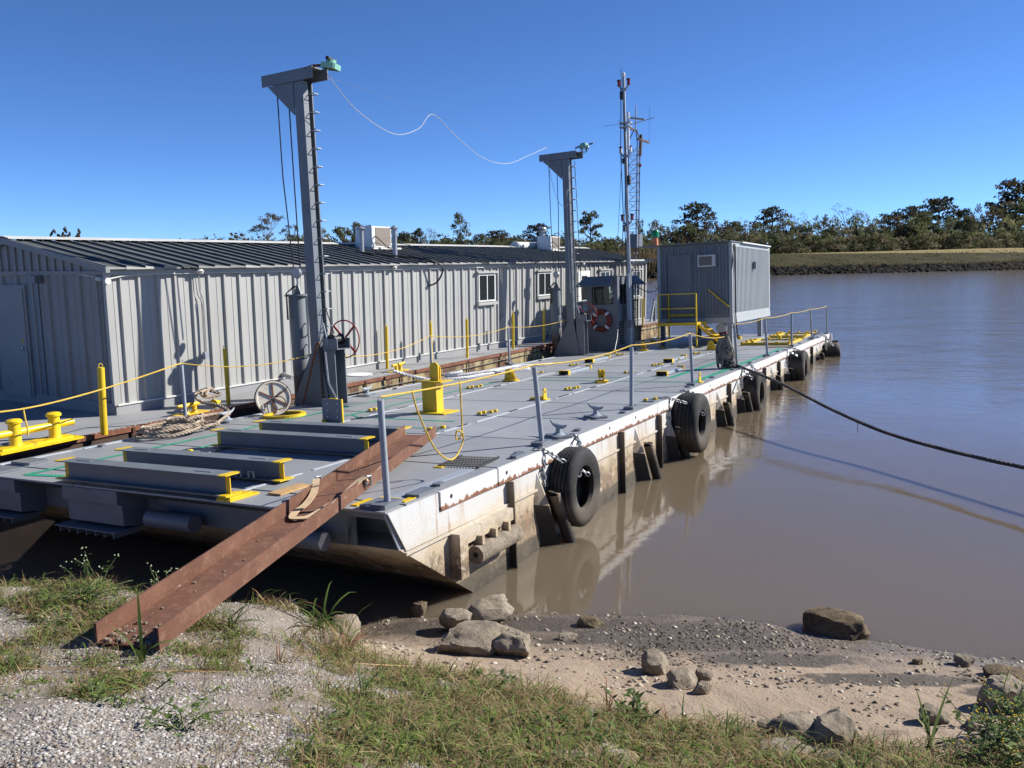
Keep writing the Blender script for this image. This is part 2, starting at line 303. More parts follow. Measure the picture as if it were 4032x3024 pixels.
def place(name, me, parent=None, mw=None):
    o = bpy.data.objects.new(name, me); col.objects.link(o)
    if parent: o.parent = parent
    if mw is not None: o.matrix_basis = mw
    return o
def tag(o, label=None, cat=None, group=None, kind=None):
    for k, v in (('label', label), ('category', cat), ('group', group), ('kind', kind)):
        if v: o[k] = v
    return o
def thing(name, label, cat, mw=None, group=None):
    o = bpy.data.objects.new(name, None); col.objects.link(o); o.empty_display_size = .1
    if mw is not None: o.matrix_basis = mw
    return tag(o, label, cat, group)
def copy_tree(o, mw=None, parent=None, label=None):
    c = o.copy(); col.objects.link(c)
    if parent: c.parent = parent
    if mw is not None: c.matrix_basis = mw
    if label: c['label'] = label
    for ch in list(o.children): copy_tree(ch, None, c)
    return c
def mesh_np(name, verts, quads, tint, m):
    me = bpy.data.meshes.new(name); nv, nf, k = len(verts), len(quads), quads.shape[1]
    me.vertices.add(nv); me.vertices.foreach_set('co', verts.astype(np.float32).ravel())
    me.loops.add(nf * k); me.loops.foreach_set('vertex_index', quads.astype(np.int32).ravel())
    me.polygons.add(nf); me.polygons.foreach_set('loop_start', np.arange(nf, dtype=np.int32) * k); me.polygons.foreach_set('loop_total', np.full(nf, k, np.int32))
    me.update(calc_edges=True)
    if tint is not None:
        a = me.color_attributes.new('tint', 'FLOAT_COLOR', 'POINT'); a.data.foreach_set('color', np.c_[tint, np.ones(nv)].astype(np.float32).ravel())
    me.materials.append(m); return me
def bez(p0, p1, sag, n=14):
    p0 = Vector(p0); p1 = Vector(p1); return [p0.lerp(p1, i / n) - Vector((0, 0, 4 * sag * (i / n) * (1 - i / n))) for i in range(n + 1)]
def smooth_path(pts, k=6):
    P = [Vector(p) for p in pts]; out = []
    for i in range(len(P) - 1):
        a, b, c, d = P[max(i - 1, 0)], P[i], P[i + 1], P[min(i + 2, len(P) - 1)]
        for j in range(k):
            t = j / k; out.append(.5 * ((2 * b) + (c - a) * t + (2 * a - 5 * b + 4 * c - d) * t * t + (3 * b - a - 3 * c + d) * t ** 3))
    out.append(P[-1]); return out
def rope(mb, path, r, lay=None, strands=3, n=5):
    """laid rope: three strands twisted round the path"""
    lay = lay or r * 7; P = [Vector(p) for p in path]
    # resample
    L = [0]
    for a, b in zip(P, P[1:]): L.append(L[-1] + (b - a).length)
    step = lay / 7; m = max(4, int(L[-1] / step)); Q = []; j = 0
    for i in range(m + 1):
        s_ = L[-1] * i / m
        while j < len(L) - 2 and L[j + 1] < s_: j += 1
        d = L[j + 1] - L[j]; Q.append(P[j].lerp(P[j + 1], (s_ - L[j]) / d if d > 1e-9 else 0))
    for k in range(strands):
        path2 = []; up = Vector((0, 0, 1))
        for i, p in enumerate(Q):
            d = Q[min(i + 1, m)] - Q[max(i - 1, 0)]
            if d.length < 1e-9: d = Vector((1, 0, 0))
            d.normalize(); a = d.cross(up)
            if a.length < .05: a = d.orthogonal()
            a.normalize(); b = d.cross(a); t = 2 * PI * (i / 7 + k / strands); path2.append(p + (a * math.cos(t) + b * math.sin(t)) * r * .5)
        mb.tube(path2, r * .56, n)
    return mb
def chain(mb, path, link=.09, wr=.011):
    P = [Vector(p) for p in path]; L = [0]
    for a, b in zip(P, P[1:]): L.append(L[-1] + (b - a).length)
    nlk = max(1, int(L[-1] / (link * .72)))
    def at(s_):
        for i in range(len(P) - 1):
            if s_ <= L[i + 1] or i == len(P) - 2: return P[i].lerp(P[i + 1], max(0, min(1, (s_ - L[i]) / max(1e-9, L[i + 1] - L[i]))))
    for i in range(nlk):
        c = at((i + .5) * L[-1] / nlk); d = (at((i + .9) * L[-1] / nlk) - at((i + .1) * L[-1] / nlk)).normalized()
        a = d.orthogonal().normalized()
        if i % 2: a = d.cross(a)
        ring = [c + d * (link * .5 * math.cos(t)) * (1.0) + a * (link * .3 * math.sin(t)) for t in [2 * PI * k / 8 for k in range(8)]]
        mb.tube(ring, wr, 5, closed=True)
    return mb
# frames of the two barges: x aft, y port, z up, origin at the deck corner / shed wall corner
_l = Vector((math.sin(.4941) * math.cos(-.0213), math.cos(.4941) * math.cos(-.0213), math.sin(-.0213))); _y = Vector((-math.cos(.4941), math.sin(.4941), 0))
_n = _l.cross(_y).normalized(); _ls = -.04772; _y2 = _y * math.cos(_ls) + _n * math.sin(_ls); _n2 = _n * math.cos(_ls) - _y * math.sin(_ls)
BM = Matrix(((_l.x, _y2.x, _n2.x, -1.17342), (_l.y, _y2.y, _n2.y, 7.81995), (_l.z, _y2.z, _n2.z, 1.31935), (0, 0, 0, 1)))
HM = T(-7.174, 15.087, 1.158) @ RZ(PI / 2 - .53833) @ Matrix.Scale(.987, 4)
def B(x=0, y=0, z=0, rz=0): return BM @ T(x, y, z) @ RZ(rz)
def Hm(x=0, y=0, z=0, rz=0): return HM @ T(x, y, z) @ RZ(rz)
HD = -.2     # shed barge deck level in the shed frame
# ================================================================ SETTING
CP = np.array([[-1.73, 8.06, 0.0], [-1.21, 8.33, 0.0], [-0.53, 8.35, 0.0], [0.19, 8.43, 0.0], [0.92, 8.37, 0.0], [1.88, 8.35, 0.0], [2.54, 8.14, 0.0], [2.96, 7.86, 0.0], [3.53, 7.7, 0.0], [4.1, 7.49, 0.0], [4.67, 7.27, 0.0], [-0.9, 7.35, 0.15], [-0.26, 7.24, 0.15], [0.81, 7.38, 0.12], [2.02, 7.08, 0.12], [0.53, 6.56, 0.27], [1.84, 6.42, 0.25], [2.94, 6.35, 0.24], [4.07, 6.29, 0.22], [1.14, 5.71, 0.42], [1.9, 5.47, 0.45], [2.83, 5.39, 0.45], [3.53, 5.43, 0.42], [2.47, 4.68, 0.65], [3.1, 4.75, 0.62], [-0.04, 5.83, 0.55], [-0.74, 5.99, 0.6], [-1.24, 6.22, 0.62], [0.57, 5.17, 0.7], [1.06, 4.63, 0.8], [-1.81, 6.39, 0.95], [-2.13, 5.85, 1.08], [-3.64, 6.26, 1.19], [-3.18, 6.34, 1.13], [-4.03, 6.31, 1.2], [-2.54, 5.23, 1.22], [-3.23, 5.01, 1.3], [-2.73, 4.87, 1.3], [-2.64, 4.06, 1.5], [-1.95, 4.1, 1.47], [-1.38, 4.6, 1.25], [-1.16, 3.86, 1.45], [-0.66, 4.28, 1.2], [0.09, 4.25, 1.1], [-1.9, 2.87, 1.85], [-1.1, 3.01, 1.75], [-0.43, 3.42, 1.5], [0.44, 3.94, 1.15], [-3.5, 7.6, 0.3], [-5.5, 7.6, 0.25], [-8.0, 7.8, 0.25], [-2.2, 7.6, 0.1], [-3.5, 9.0, -0.2], [-6.0, 9.0, -0.2], [-10.0, 9.5, -0.2], [-1.5, 8.5, -0.05], [0.0, 10.5, -0.4], [4.0, 10.5, -0.5], [8.0, 10.0, -0.5], [12.0, 9.0, -0.4], [0.0, 0.0, 2.05], [-3.0, 1.0, 2.1], [3.0, 1.0, 1.8], [5.0, 2.0, 1.2], [-6.0, 3.0, 1.9], [-10.0, 5.0, 1.5], [8.0, 4.5, 0.7], [-12.0, 0.0, 2.2], [10.0, 0.0, 1.6], [0.0, -6.0, 2.2], [-12.0, -6.0, 2.2], [12.0, -6.0, 2.2], [13.0, 6.0, 0.5], [-14.0, 7.0, 1.2]])
_X = CP[:, :2]; _N = len(_X)
def _U(r): return np.where(r > 0, r * r * np.log(r + 1e-12), 0)
_K = _U(np.linalg.norm(_X[:, None] - _X[None], axis=2)) + .02 * np.eye(_N); _P = np.c_[np.ones(_N), _X]
_S = np.linalg.solve(np.block([[_K, _P], [_P.T, np.zeros((3, 3))]]), np.r_[CP[:, 2], 0, 0, 0])
def Hz(x, y):
    """height of the near shore"""
    x = np.asarray(x, float); y = np.asarray(y, float)
    q = np.stack([np.clip(x, -13, 12), np.clip(y, -6, 11)], -1)
    z = _U(np.linalg.norm(q[..., None, :] - _X, axis=-1)) @ _S[:_N] + _S[_N] + q @ _S[_N + 1:]
    return z - np.clip(y - 11, 0, 12) * .28
def axis(a, b, step, lo, hi):
    m = list(np.arange(a, b + 1e-6, step)); s = step; x = a; L = []
    while x > lo: s *= 1.35; x -= s; L.append(max(x, lo))
    s = step; x = m[-1]; R_ = []
    while x < hi: s *= 1.35; x += s; R_.append(min(x, hi))
    return np.array(L[::-1] + m + R_)
gx = axis(-5.2, 5.6, .05, -400, 400); gy = axis(1.8, 9.2, .05, -200, 24)
GX, GY = np.meshgrid(gx, gy); GZ = np.stack([Hz(GX[i], GY[i]) for i in range(len(gy))])
nz = np.array([[mnoise.fractal(Vector((x * 1.7, y * 1.7, 3)), .9, 2.1, 5) for x in gx] for y in gy]); amp = np.clip((GZ + .1) * .07, .006, .045)
GZ = GZ + nz * amp
def Hg(x, y):
    """height of the built ground, with its small bumps"""
    x = np.asarray(x, float); y = np.asarray(y, float); i = np.clip(np.searchsorted(gx, x) - 1, 0, len(gx) - 2); j = np.clip(np.searchsorted(gy, y) - 1, 0, len(gy) - 2)
    u = (x - gx[i]) / (gx[i + 1] - gx[i]); v = (y - gy[j]) / (gy[j + 1] - gy[j]); return (GZ[j, i] * (1 - u) + GZ[j, i + 1] * u) * (1 - v) + (GZ[j + 1, i] * (1 - u) + GZ[j + 1, i + 1] * u) * v
ny, nx = GX.shape; idx = np.arange(nx * ny).reshape(ny, nx); q = np.stack([idx[:-1, :-1], idx[:-1, 1:], idx[1:, 1:], idx[1:, :-1]], -1).reshape(-1, 4)
gm = mesh_np('ground', np.stack([GX, GY, GZ], -1).reshape(-1, 3), q, None, M['ground']); gm.shade_smooth()
tag(place('ground', gm), 'sandy mud beach and gravel bank in the foreground', None, None, 'structure')
# river
wx = axis(-40, 60, 2, -900, 900); wy = axis(4, 60, 2, -3, 700); WX, WY = np.meshgrid(wx, wy)
ny, nx = WX.shape; idx = np.arange(nx * ny).reshape(ny, nx); q = np.stack([idx[:-1, :-1], idx[:-1, 1:], idx[1:, 1:], idx[1:, :-1]], -1).reshape(-1, 4)
tag(place('river', mesh_np('river', np.stack([WX, WY, WX * 0], -1).reshape(-1, 3), q, None, M['water'])), 'muddy brown river', None, None, 'structure')
# far bank: levee running across, profile along its normal
FO = Vector((25.84, 163.54, 0)); FD = Vector((.861, .509, 0)).normalized(); FN = Vector((-FD.y, FD.x, 0))
def far(t, s, z=0): p = FO + FD * t + FN * s; return Vector((p.x, p.y, z))
def lev(s):
    return float(np.interp(s, [-6, 0, 3.2, 5, 20, 24, 27, 40, 1500], [-1.2, -.05, 1.35, 1.5, 4.5, 4.9, 4.85, 3.2, 3.2]))
def lvt(t): return float(np.clip(.76 + .0030 * t, .72, 1.25))     # the levee grows towards the right
svals = [-6, 0, 1, 2, 3.2, 5, 7, 9, 11, 13, 15, 17, 19, 20.5, 22, 24, 25.5, 27, 30, 34, 40, 60, 120, 300, 1300]; tvals = list(np.arange(-700, -160, 30)) + list(np.arange(-160, 330, 2.5)) + list(np.arange(330, 1000, 30))
vv = []
for t_ in tvals:
    for s_ in svals:
        j = mnoise.fractal(Vector((t_ * .11, s_ * .3, 1)), 1, 2, 4); p = far(t_, s_ + (j * 1.2 if s_ < 6 else 0), lev(s_) * (lvt(t_) if s_ > 4 else 1) + j * (.5 if 3 < s_ < 19 else .06)); vv.append(p[:])
n_s = len(svals); idx = np.arange(len(vv)).reshape(len(tvals), n_s); q = np.stack([idx[:-1, :-1], idx[1:, :-1], idx[1:, 1:], idx[:-1, 1:]], -1).reshape(-1, 4)
fm = mesh_np('far_bank', np.array(vv), q, None, M['levee']); fm.shade_smooth(); tag(place('far_bank', fm), 'grassy levee on the far side of the river', None, None, 'structure')

# ================================================================ CRANE BARGE
BL, BW = 29.15, 6.75
barge = thing('deck_barge', 'grey sectional deck barge with stained white side, moored bow to the shore', 'barge', BM)
h = MB().xz([(.55, -.03), (.55, -.425), (.12, -.43), (1.5, -1.34), (3.0, -2.1), (29.0, -2.1), (29.12, -.03)], 0, BW); h.build('hull', 'hull', barge)
ROWS = [-.3, .24] + [.24 + 1.845 * k for k in range(1, 16)] + [BL]
MB().box(.0, 29.0, .05, 6.6, -.029, -.024).build('sub_deck', 'black', barge)
STR = [(0.0, 2.10), (2.12, 4.40), (4.42, 6.66)]
for i in range(len(ROWS) - 1):
    for j, (a, b) in enumerate(STR):
        x0, x1 = ROWS[i] + .022, ROWS[i + 1] - .022
        if i == 0 and j == 0:
            MB().prism([(-.08, .004), (x1, .004), (x1, b), (-.29, b), (-.29, 1.15), (-.08, 1.1)], -.022, 0).build('deck_plate', 'deck', barge); continue
        MB().box(x0, x1, a + (.004 if j == 0 else 0), b, -.022, random.uniform(-.0015, .0015)).build('deck_plate', 'deck', barge)
for yy in (2.11, 4.41, 6.67):
    mb = MB(); x = -.2
    while x < 29:
        L_ = random.uniform(.5, 1.3); y0 = yy + random.uniform(-.012, .012)
        mb.box(x, min(x + L_, 29.1), y0 - .022, y0 + .022, -.02, .007); x += L_ + random.choice([0, 0, .12, .2])
    mb.build('weld_seam', 'weld', barge)
MB().box(-.05, 29.1, 6.69, 6.75, -.06, .012).build('edge_angle', 'greylt', barge)
# starboard rub rail in lengths, bow strake, hull joints
for a, b in ((.82, 2.02), (2.06, 7.8), (7.83, 12.8), (12.84, 18.6), (18.63, 24.5), (24.53, 28.9)):
    MB().box(a, b, -.035, -.002, -.205, -.003).build('rub_rail', 'rail', barge)
MB().xz([(-.07, -.012), (.8, -.012), (.8, -.2), (2.0, -.2), (2.02, -.47), (.2, -.455)], -.016, -.003).build('bow_strake', 'hull', barge)
MB().box(.18, 29, -.03, -.002, -.50, -.47).build('knuckle_bar', 'hull', barge)
for x in (2.3, 6.0, 7.86, 10.6, 12.87, 16.7, 18.67, 22.6, 24.5):
    MB().box(x, x + .022, -.095, -.004, -1.6, -.21).build('fender_fin', 'fin', barge)
MB().box(28.93, 29.02, -.12, -.002, -.9, -.02).build('stern_fin', 'white', barge)
# bracket plates with pipe sleeves along the side
def sleeve_mat():
    t = NT('muddy_sleeve_pipe'); pos = t.coord('World'); sep = t.new('ShaderNodeSeparateXYZ'); t.l(pos, sep.inputs[0]); n = t.noise(pos, 9, 6, .75)
    z = t.math('ADD', sep.outputs[2], t.math('MULTIPLY', t.math('SUBTRACT', n, .5), .3)); t.base(t.ramp(t.math('DIVIDE', z, 1.2, True), [(.0, (.02, .018, .012)), (.28, (.035, .03, .022)), (.40, (.13, .10, .07)), (.62, (.24, .185, .13)), (1, (.30, .24, .17))]), .85); t.bump(t.noise(pos, 40, 5), .6, .02); return t.m
SLV = sleeve_mat()
for x in (3.2, 6.85, 8.55, 12.05, 13.95, 17.85, 19.9, 25.9):
    MB().add([(x - .10, -.005, -.28), (x - .22, -.005, -.66), (x - .08, -.15, -.70), (x - .085, -.005, -.28), (x - .20, -.005, -.66), (x - .06, -.15, -.70)], [(0, 1, 2), (3, 5, 4), (0, 2, 5, 3)]).build('bracket_cheek', 'hull', barge)
    MB().add([(x - .22, -.005, -.66), (x - .08, -.15, -.70), (x + .30, -.21, -1.75), (x + .12, -.005, -1.75), (x - .20, -.005, -.662), (x - .06, -.15, -.702), (x + .32, -.21, -1.75), (x + .14, -.005, -1.75)], [(0, 3, 2, 1), (4, 5, 6, 7), (1, 2, 6, 5)]).build('sleeve_bracket', 'fin', barge)
    MB().tube([(x + .05, -.17, -.56), (x + .50, -.30, -1.75)], .08, 14, False).build('sleeve_pipe', SLV, barge, smooth=True)
    MB().lathe([(.052, -.006), (.083, -.006), (.083, .012), (.052, .012)], 16, T(x + .047, -.17, -.553) @ RX(.2) @ RY(.36), True).build('sleeve_rim', 'hull', barge)
    MB().lathe([(0, 0), (.054, 0)], 12, T(x + .05, -.17, -.556) @ RX(.2) @ RY(.36)).build('sleeve_bore', 'black', barge)
# log fender in its frame at the bow
MB().xz([(1.0, -.50), (2.2, -.50), (2.2, -.64), (1.16, -.64), (1.16, -1.0), (1.0, -1.0)], -.13, -.004).build('fender_frame', 'hull', barge)
MB().lathe([(.035, 0), (.1, 0), (.105, .03), (.105, .92), (.1, .95), (.035, .95)], 16, T(1.27, -.15, -.80) @ RY(PI / 2), True).build('log_fender', 'rock', barge, smooth=True)
for k in range(3):
    ch_ = MB().box(1.35 + .3 * k, 1.40 + .3 * k, -.2, -.1, -.70, -.60).build('fender_lug', 'hull', barge)
for x, z in ((1.02, -.09), (2.25, -.09), (3.5, -.09), (5.55, -.08), (6.7, -.08), (9.3, -.08), (11.3, -.08), (17.9, -.08), (24.0, -.08)):
    MB().cyl((x, -.03, z), (x, -.0385, z), .024, None, 10).build('drain_hole', 'black', barge)
# bow structure
MB().box(.10, .12, .52, BW, -.43, -.024).build('bow_plate', 'grey', barge)
MB().add([(-.08, .012, -.03), (.12, .012, -.43), (.55, .012, -.43), (.55, .012, -.03), (-.08, .03, -.03), (.12, .03, -.43), (.55, .03, -.43), (.55, .03, -.03)], [(0, 1, 2, 3), (7, 6, 5, 4), (0, 4, 5, 1), (1, 5, 6, 2), (2, 6, 7, 3), (3, 7, 4, 0)]).build('bow_cheek', 'greylt', barge)
MB().add([(-.05, .5, -.03), (.10, .62, -.43), (.10, .66, -.43), (-.05, .55, -.03)], [(0, 1, 2, 3)]).add([(.09, .5, -.03), (.09, .66, -.43), (.09, 1.1, -.43), (.09, 1.1, -.03)], [(0, 1, 2, 3)]).build('bow_web', 'grey', barge)
MB().box(-.07, .10, .03, .5, -.075, -.025).build('bow_lip', 'grey', barge)
gus = MB().xz([(-.27, -.024), (.095, -.024), (.095, -.17), (-.02, -.15)], 0, .014).mesh('gusset', M['grey'])
for k in range(44):
    yy = 1.25 + .122 * k
    if 3.45 < yy < 4.5 or 5.35 < yy < 6.5: continue
    place('gusset', gus, barge, T(0, yy, 0))
for y0, y1 in ((3.62, 4.6), (5.55, 6.6)):      # bow connector boxes
    c = MB().xz([(-.29, -.026), (.095, -.026), (.095, -.5), (-.23, -.44), (-.23, -.2), (-.29, -.18)], y0, y1).build('bow_connector', 'grey', barge)
    MB().box(-.36, .05, y0 - .02, y1 + .1, -.5, -.485).build('connector_lip', 'grey', c)
    for k in range(7): MB().box(-.355, 0, y0 + .02 + k * .16, y0 + .035 + k * .16, -.56, -.502).build('lip_rib', 'grey', c)
for y0, y1 in ((2.62, 3.35), (.78, 1.5)):
    MB().lathe([(.0, 0), (.098, 0), (.1, .004), (.1, y1 - y0)], 20, T(-.08, y0, -.36) @ RX(-PI / 2)).build('bow_pipe', 'grey', barge, smooth=True)
MB().add([(-.18, .777, -.36), (-.11, .777, -.27), (-.02, .777, -.29), (-.15, .777, -.43)], [(0, 1, 2, 3)]).build('sunlit_patch', 'white', barge)  # sunlight on the pipe end, laid on as a white sheet
# gunwale slot, edge lids and yellow lashing pockets on the deck
MB().box(.34, 1.9, .20, .34, .001, .008).build('slot_cover', 'greylt', barge)
for x0, x1, y0, y1 in ((.02, .3, .42, .50), (.25, .42, .18, .42), (.3, .55, .05, .12), (-.05, .22, .72, .8), (1.85, 1.95, .62, .74)):
    MB().box(x0, x1, y0, y1, .0015, .012).build('lashing_pocket', 'yellow', barge)
for x0, x1, y0, y1 in ((.5, .85, .03, .2), (-.04, .3, .06, .36), (2.6, 2.9, .03, .12), (.3, .6, 6.2, 6.6), (-.25, .1, 6.0, 6.6)):
    MB().box(x0, x1, y0, y1, .002, .035, None, .02).build('edge_lid', 'grey', barge)
# painted green guide lines
def stripe(p, q, w_=.045):
    p = Vector((p[0], p[1], .0042)); q = Vector((q[0], q[1], .0042)); d = (q - p).normalized() * w_ * .5; nn = Vector((-d.y, d.x, 0))
    MB().add([p - nn, q - nn, q + nn, p + nn], [(0, 1, 2, 3)]).build('green_line', 'green', barge)
for a, b, w_ in (((-.12, 5.6), (4.2, 5.6), .1), ((-.1, 5.56), (.05, 4.75), .1), ((4.35, 5.6), (11.5, 5.64), .08), ((5.14, 4.46), (5.12, 2.5), .07), ((5.1, 4.84), (10.85, 4.86), .08), ((.3, 4.9), (3.6, 4.88), .09), ((5.14, 4.48), (5.4, 4.84), .045), ((4.39, 3.3), (4.39, 2.5), .045),
                  ((11.14, 4.2), (11.17, .38), .07), ((11.85, 4.3), (12.03, 1.08), .06), ((12.0, 1.08), (18.4, 1.02), .14), ((11.15, .3), (21.0, .32), .14), ((20.5, 4.2), (20.55, 2.6), .05)):
    stripe(a, b, w_)
# bolted cover plates with yellow bolt heads
bolt = MB().lathe([(.042, 0), (.042, .034), (.034, .042)], 6).mesh('bolt', M['yellow'])
bplate = MB().box(-.17, .24, -.11, .11, .001, .016, None, .02).mesh('bolt_plate', M['grey'])
slot = MB().box(-.16, .16, -.03, .03, .0085, .0095).mesh('slot', M['black'])
for x, y, n in ((5.97, 2.4, 4), (9.5, 4.76, 4), (5.9, 4.68, 3), (7.95, 2.4, 3), (9.55, 2.42, 4), (14.9, 4.74, 3), (15.0, 2.4, 4), (13.1, 2.45, 2), (18.5, 4.75, 3), (18.9, 2.42, 3), (8.15, .2, 2), (4.3, 2.3, 2), (2.1, 1.75, 2), (4.55, 4.6, 2), (12.7, 4.75, 3), (22.0, 2.4, 3), (16.7, 2.4, 2), (1.55, 4.7, 2)):
    bp = place('bolt_plate', bplate, barge, T(x, y, 0))
    for k in range(n): place('bolt', bolt, bp, T(-.1 + .2 * (k % 2) + (.12 if k > 1 else 0), (-.05 if k % 2 else .06) - (.0 if k < 2 else .02), .014))
    place('slot', slot, barge, T(x + .45, 2.11 if y < 3 else 4.41, 0))
for x in np.arange(1.0, 28, 1.85):
    MB().box(x, x + .13, .10, .2, .002, .03, None, .02).build('edge_block', 'grey', barge)
    MB().box(x + .6, x + .7, 6.5, 6.6, .002, .03, None, .02).build('edge_block', 'grey', barge)
# far yellow connector grids bolted to the deck near the stern
for x0, x1, y0, y1 in ((22.5, 25.2, .36, 1.95), (26.45, 29.0, .5, 1.8)):
    gdr = MB().box(x0, x0 + .12, y0, y1, .003, .09).build('grid_bar', 'yellow', barge); MB().box(x0 + .14, x1, y0, y0 + .14, .003, .07).build('grid_bar', 'yellow', barge); MB().box(x0 + .14, x1, y1 - .14, y1, .003, .06).build('grid_bar', 'yellow', barge); MB().box(x1 - .12, x1, y0 + .15, y1 - .15, .003, .05).build('grid_bar', 'yellow', barge)
    for k in range(16):
        a = k / 16; p = [(x0 + .06, y0 + (y1 - y0) * 4 * a) if a < .25 else (x0 + (x1 - x0) * (4 * a - 1), y0 + .07) if a < .5 else (x0 + (x1 - x0) * (4 * a - 2), y1 - .07) if a < .75 else (x1 - .06, y0 + (y1 - y0) * (4 * a - 3))][0]
        MB().box(p[0] - .07, p[0] + .07, p[1] - .05, p[1] + .05, .06, random.uniform(.1, .16), None, .02).build('grid_lug', 'yellow', barge)
for k in range(14): x, y = random.uniform(20.5, 28), random.uniform(2.2, 6.2); MB().box(x, x + .25, y, y + .12, .003, random.uniform(.03, .09), None, .02).build('lashing_lug', random.choice(['yellow', 'yellow', 'grey']), barge)
MB().box(21.45, 21.55, .15, .9, .003, .03).build('lashing_pocket', 'yellow', barge)

# ---------------------------------------------------------------- rail posts on the barge
def rail_post(label, x, y, lx=0, ly=0, hgt=1.05, group='grey rail posts along the barge edge'):
    t = thing('rail_post', label, 'rail post', B(x, y, 0), group)
    MB().cyl((0, 0, .05), (lx, ly, hgt), .033, None, 12).build('pole', 'greylt', t, smooth=True)
    MB().box(-.17, .13, -.085, .085, .003, .05, None, .015).build('base_plate', 'grey', t)
    MB().tube([(lx - .03, ly, hgt), (lx - .03, ly, hgt + .035), (lx + .03, ly, hgt + .035), (lx + .03, ly, hgt)], .006, 5).build('rope_eye', 'steel', t)
    return t
RP = [(.14, .14, -.02, .0), (3.62, .17, -.1, .02), (7.12, .19, .05, -.01), (10.7, .17, -.05, .02), (14.66, .2, -.12, .02), (18.15, .17, -.12, .04), (21.89, .16, -.02, 0), (25.46, .09, -.1, .04), (28.9, .06, 0, 0)]
RL = ['grey rail post on the bow corner just right of the rusty channel', 'grey rail post above the tire nearest the shore', 'grey rail post between the two horn cleats and the second tire', 'grey rail post just behind the single yellow edge padeye', 'grey rail post standing beside the thick hanging rope coil', 'grey rail post just past the hanging rope coil', 'grey rail post beside the nearer yellow deck grid', 'grey rail post beside the farther yellow deck grid', 'farthest grey rail post on the stern corner']
for (x, y, a, b), lb in zip(RP, RL): rail_post(lb, x, y, a, b)
LP = [(3.6, 7.0), (11.3, 7.05), (15.46, 7.08)]
for (x, y), lb in zip(LP, ['grey rail post behind the brown rope coil, nearest the shed corner', 'grey rail post between the barges behind the yellow bollard', 'grey rail post between the barges behind the white rope pile']):
    MB().box(x - .12, x + .1, 6.69, y + .05, -.05, -.002).build('post_bracket', 'grey', barge)
    rail_post(lb, x, y)
def rope_obj(name, label, pts, r, m, cat='rope', laid=True, mw=None, group=None):
    mb = MB(); (rope(mb, pts, r) if laid else mb.tube(pts, r, 6)); return tag(mb.build(name, m, None, BM if mw is None else mw, True), label, cat, group)
tops = [Vector((x + a, y + b, 1.08)) for x, y, a, b in RP]
seg = []
for i in range(8):
    if i == 4: continue
    sag = [.03, .07, .05, .06, 0, .04, .03, .03][i]
    seg.append(rope_obj('yellow_rope', ['yellow rope from the bow corner post to the second rail post', 'yellow rope from second to third rail post', 'yellow rope above the two horn cleats to the fourth post', 'yellow rope stretched from fourth post to the rope coil', '', 'yellow rope past the near yellow grid', 'yellow rope above the two deck grids', 'last yellow rope span to the stern corner'][i], bez(tops[i], tops[i + 1] if i != 3 else Vector((14.35, .42, .78)), sag), .0105, 'ropeyellow'))
rope_obj('yellow_rope', 'short yellow rope from rope coil up to leaning rail post', bez((14.4, .42, .78), tops[4], .02), .0092, 'ropeyellow'); rope_obj('yellow_rope', 'yellow rope right of the hanging coil under the container', bez(tops[4], tops[5], .04), .0092, 'ropeyellow')
# slack tail hanging in a loop from the first span
ta = tops[0].lerp(tops[1], .16); tb = tops[0].lerp(tops[1], .44)
rope_obj('rope_tail', 'slack yellow rope tail hanging in a loop with a knot', smooth_path([ta, ta + Vector((.12, .02, -.25)), ta + Vector((.4, .02, -.68)), ta + Vector((.72, .02, -.86)), ta + Vector((.95, .02, -.72)), ta + Vector((.93, .0, -.6)), ta + Vector((.86, .03, -.56)), ta + Vector((.88, .05, -.66)), ta + Vector((.97, .03, -.6)), tb + Vector((0, 0, -.18)), tb], 5), .0105, 'ropeyellow')
rope_obj('yellow_rope', 'yellow rope swagged from davit column to post by the shed corner', bez((3.6, 7.0, 1.08), (6.3, 6.5, 1.02), .14), .0092, 'ropeyellow')
rope_obj('yellow_rope', 'yellow rope running left past the yellow double bitt', smooth_path([(3.6, 7.0, 1.08), (2.2, 6.95, .84), (1.0, 6.92, .70), (.2, 6.9, .70), (-.7, 6.9, .78)], 6), .0125, 'ropeyellow')
rope_obj('rope_tail', 'short yellow rope tail with metal hook hanging above the double bitt', smooth_path([(.75, 6.92, .70), (.76, 6.92, .56), (.78, 6.92, .42), (.78, 6.92, .30)], 4), .0125, 'ropeyellow')
rope_obj('yellow_rope', 'yellow rope swagged behind the yellow bollard', bez((6.5, 6.5, 1.0), (11.3, 7.05, 1.08), .22), .0092, 'ropeyellow')
rope_obj('yellow_rope', 'yellow rope swagged behind the white rope pile', bez((11.3, 7.05, 1.08), (15.46, 7.08, 1.08), .13), .0092, 'ropeyellow')
rope_obj('yellow_rope', 'yellow rope swagged to the farther davit column', bez((15.46, 7.08, 1.08), (18.4, 6.5, 1.15), .08), .0092, 'ropeyellow')

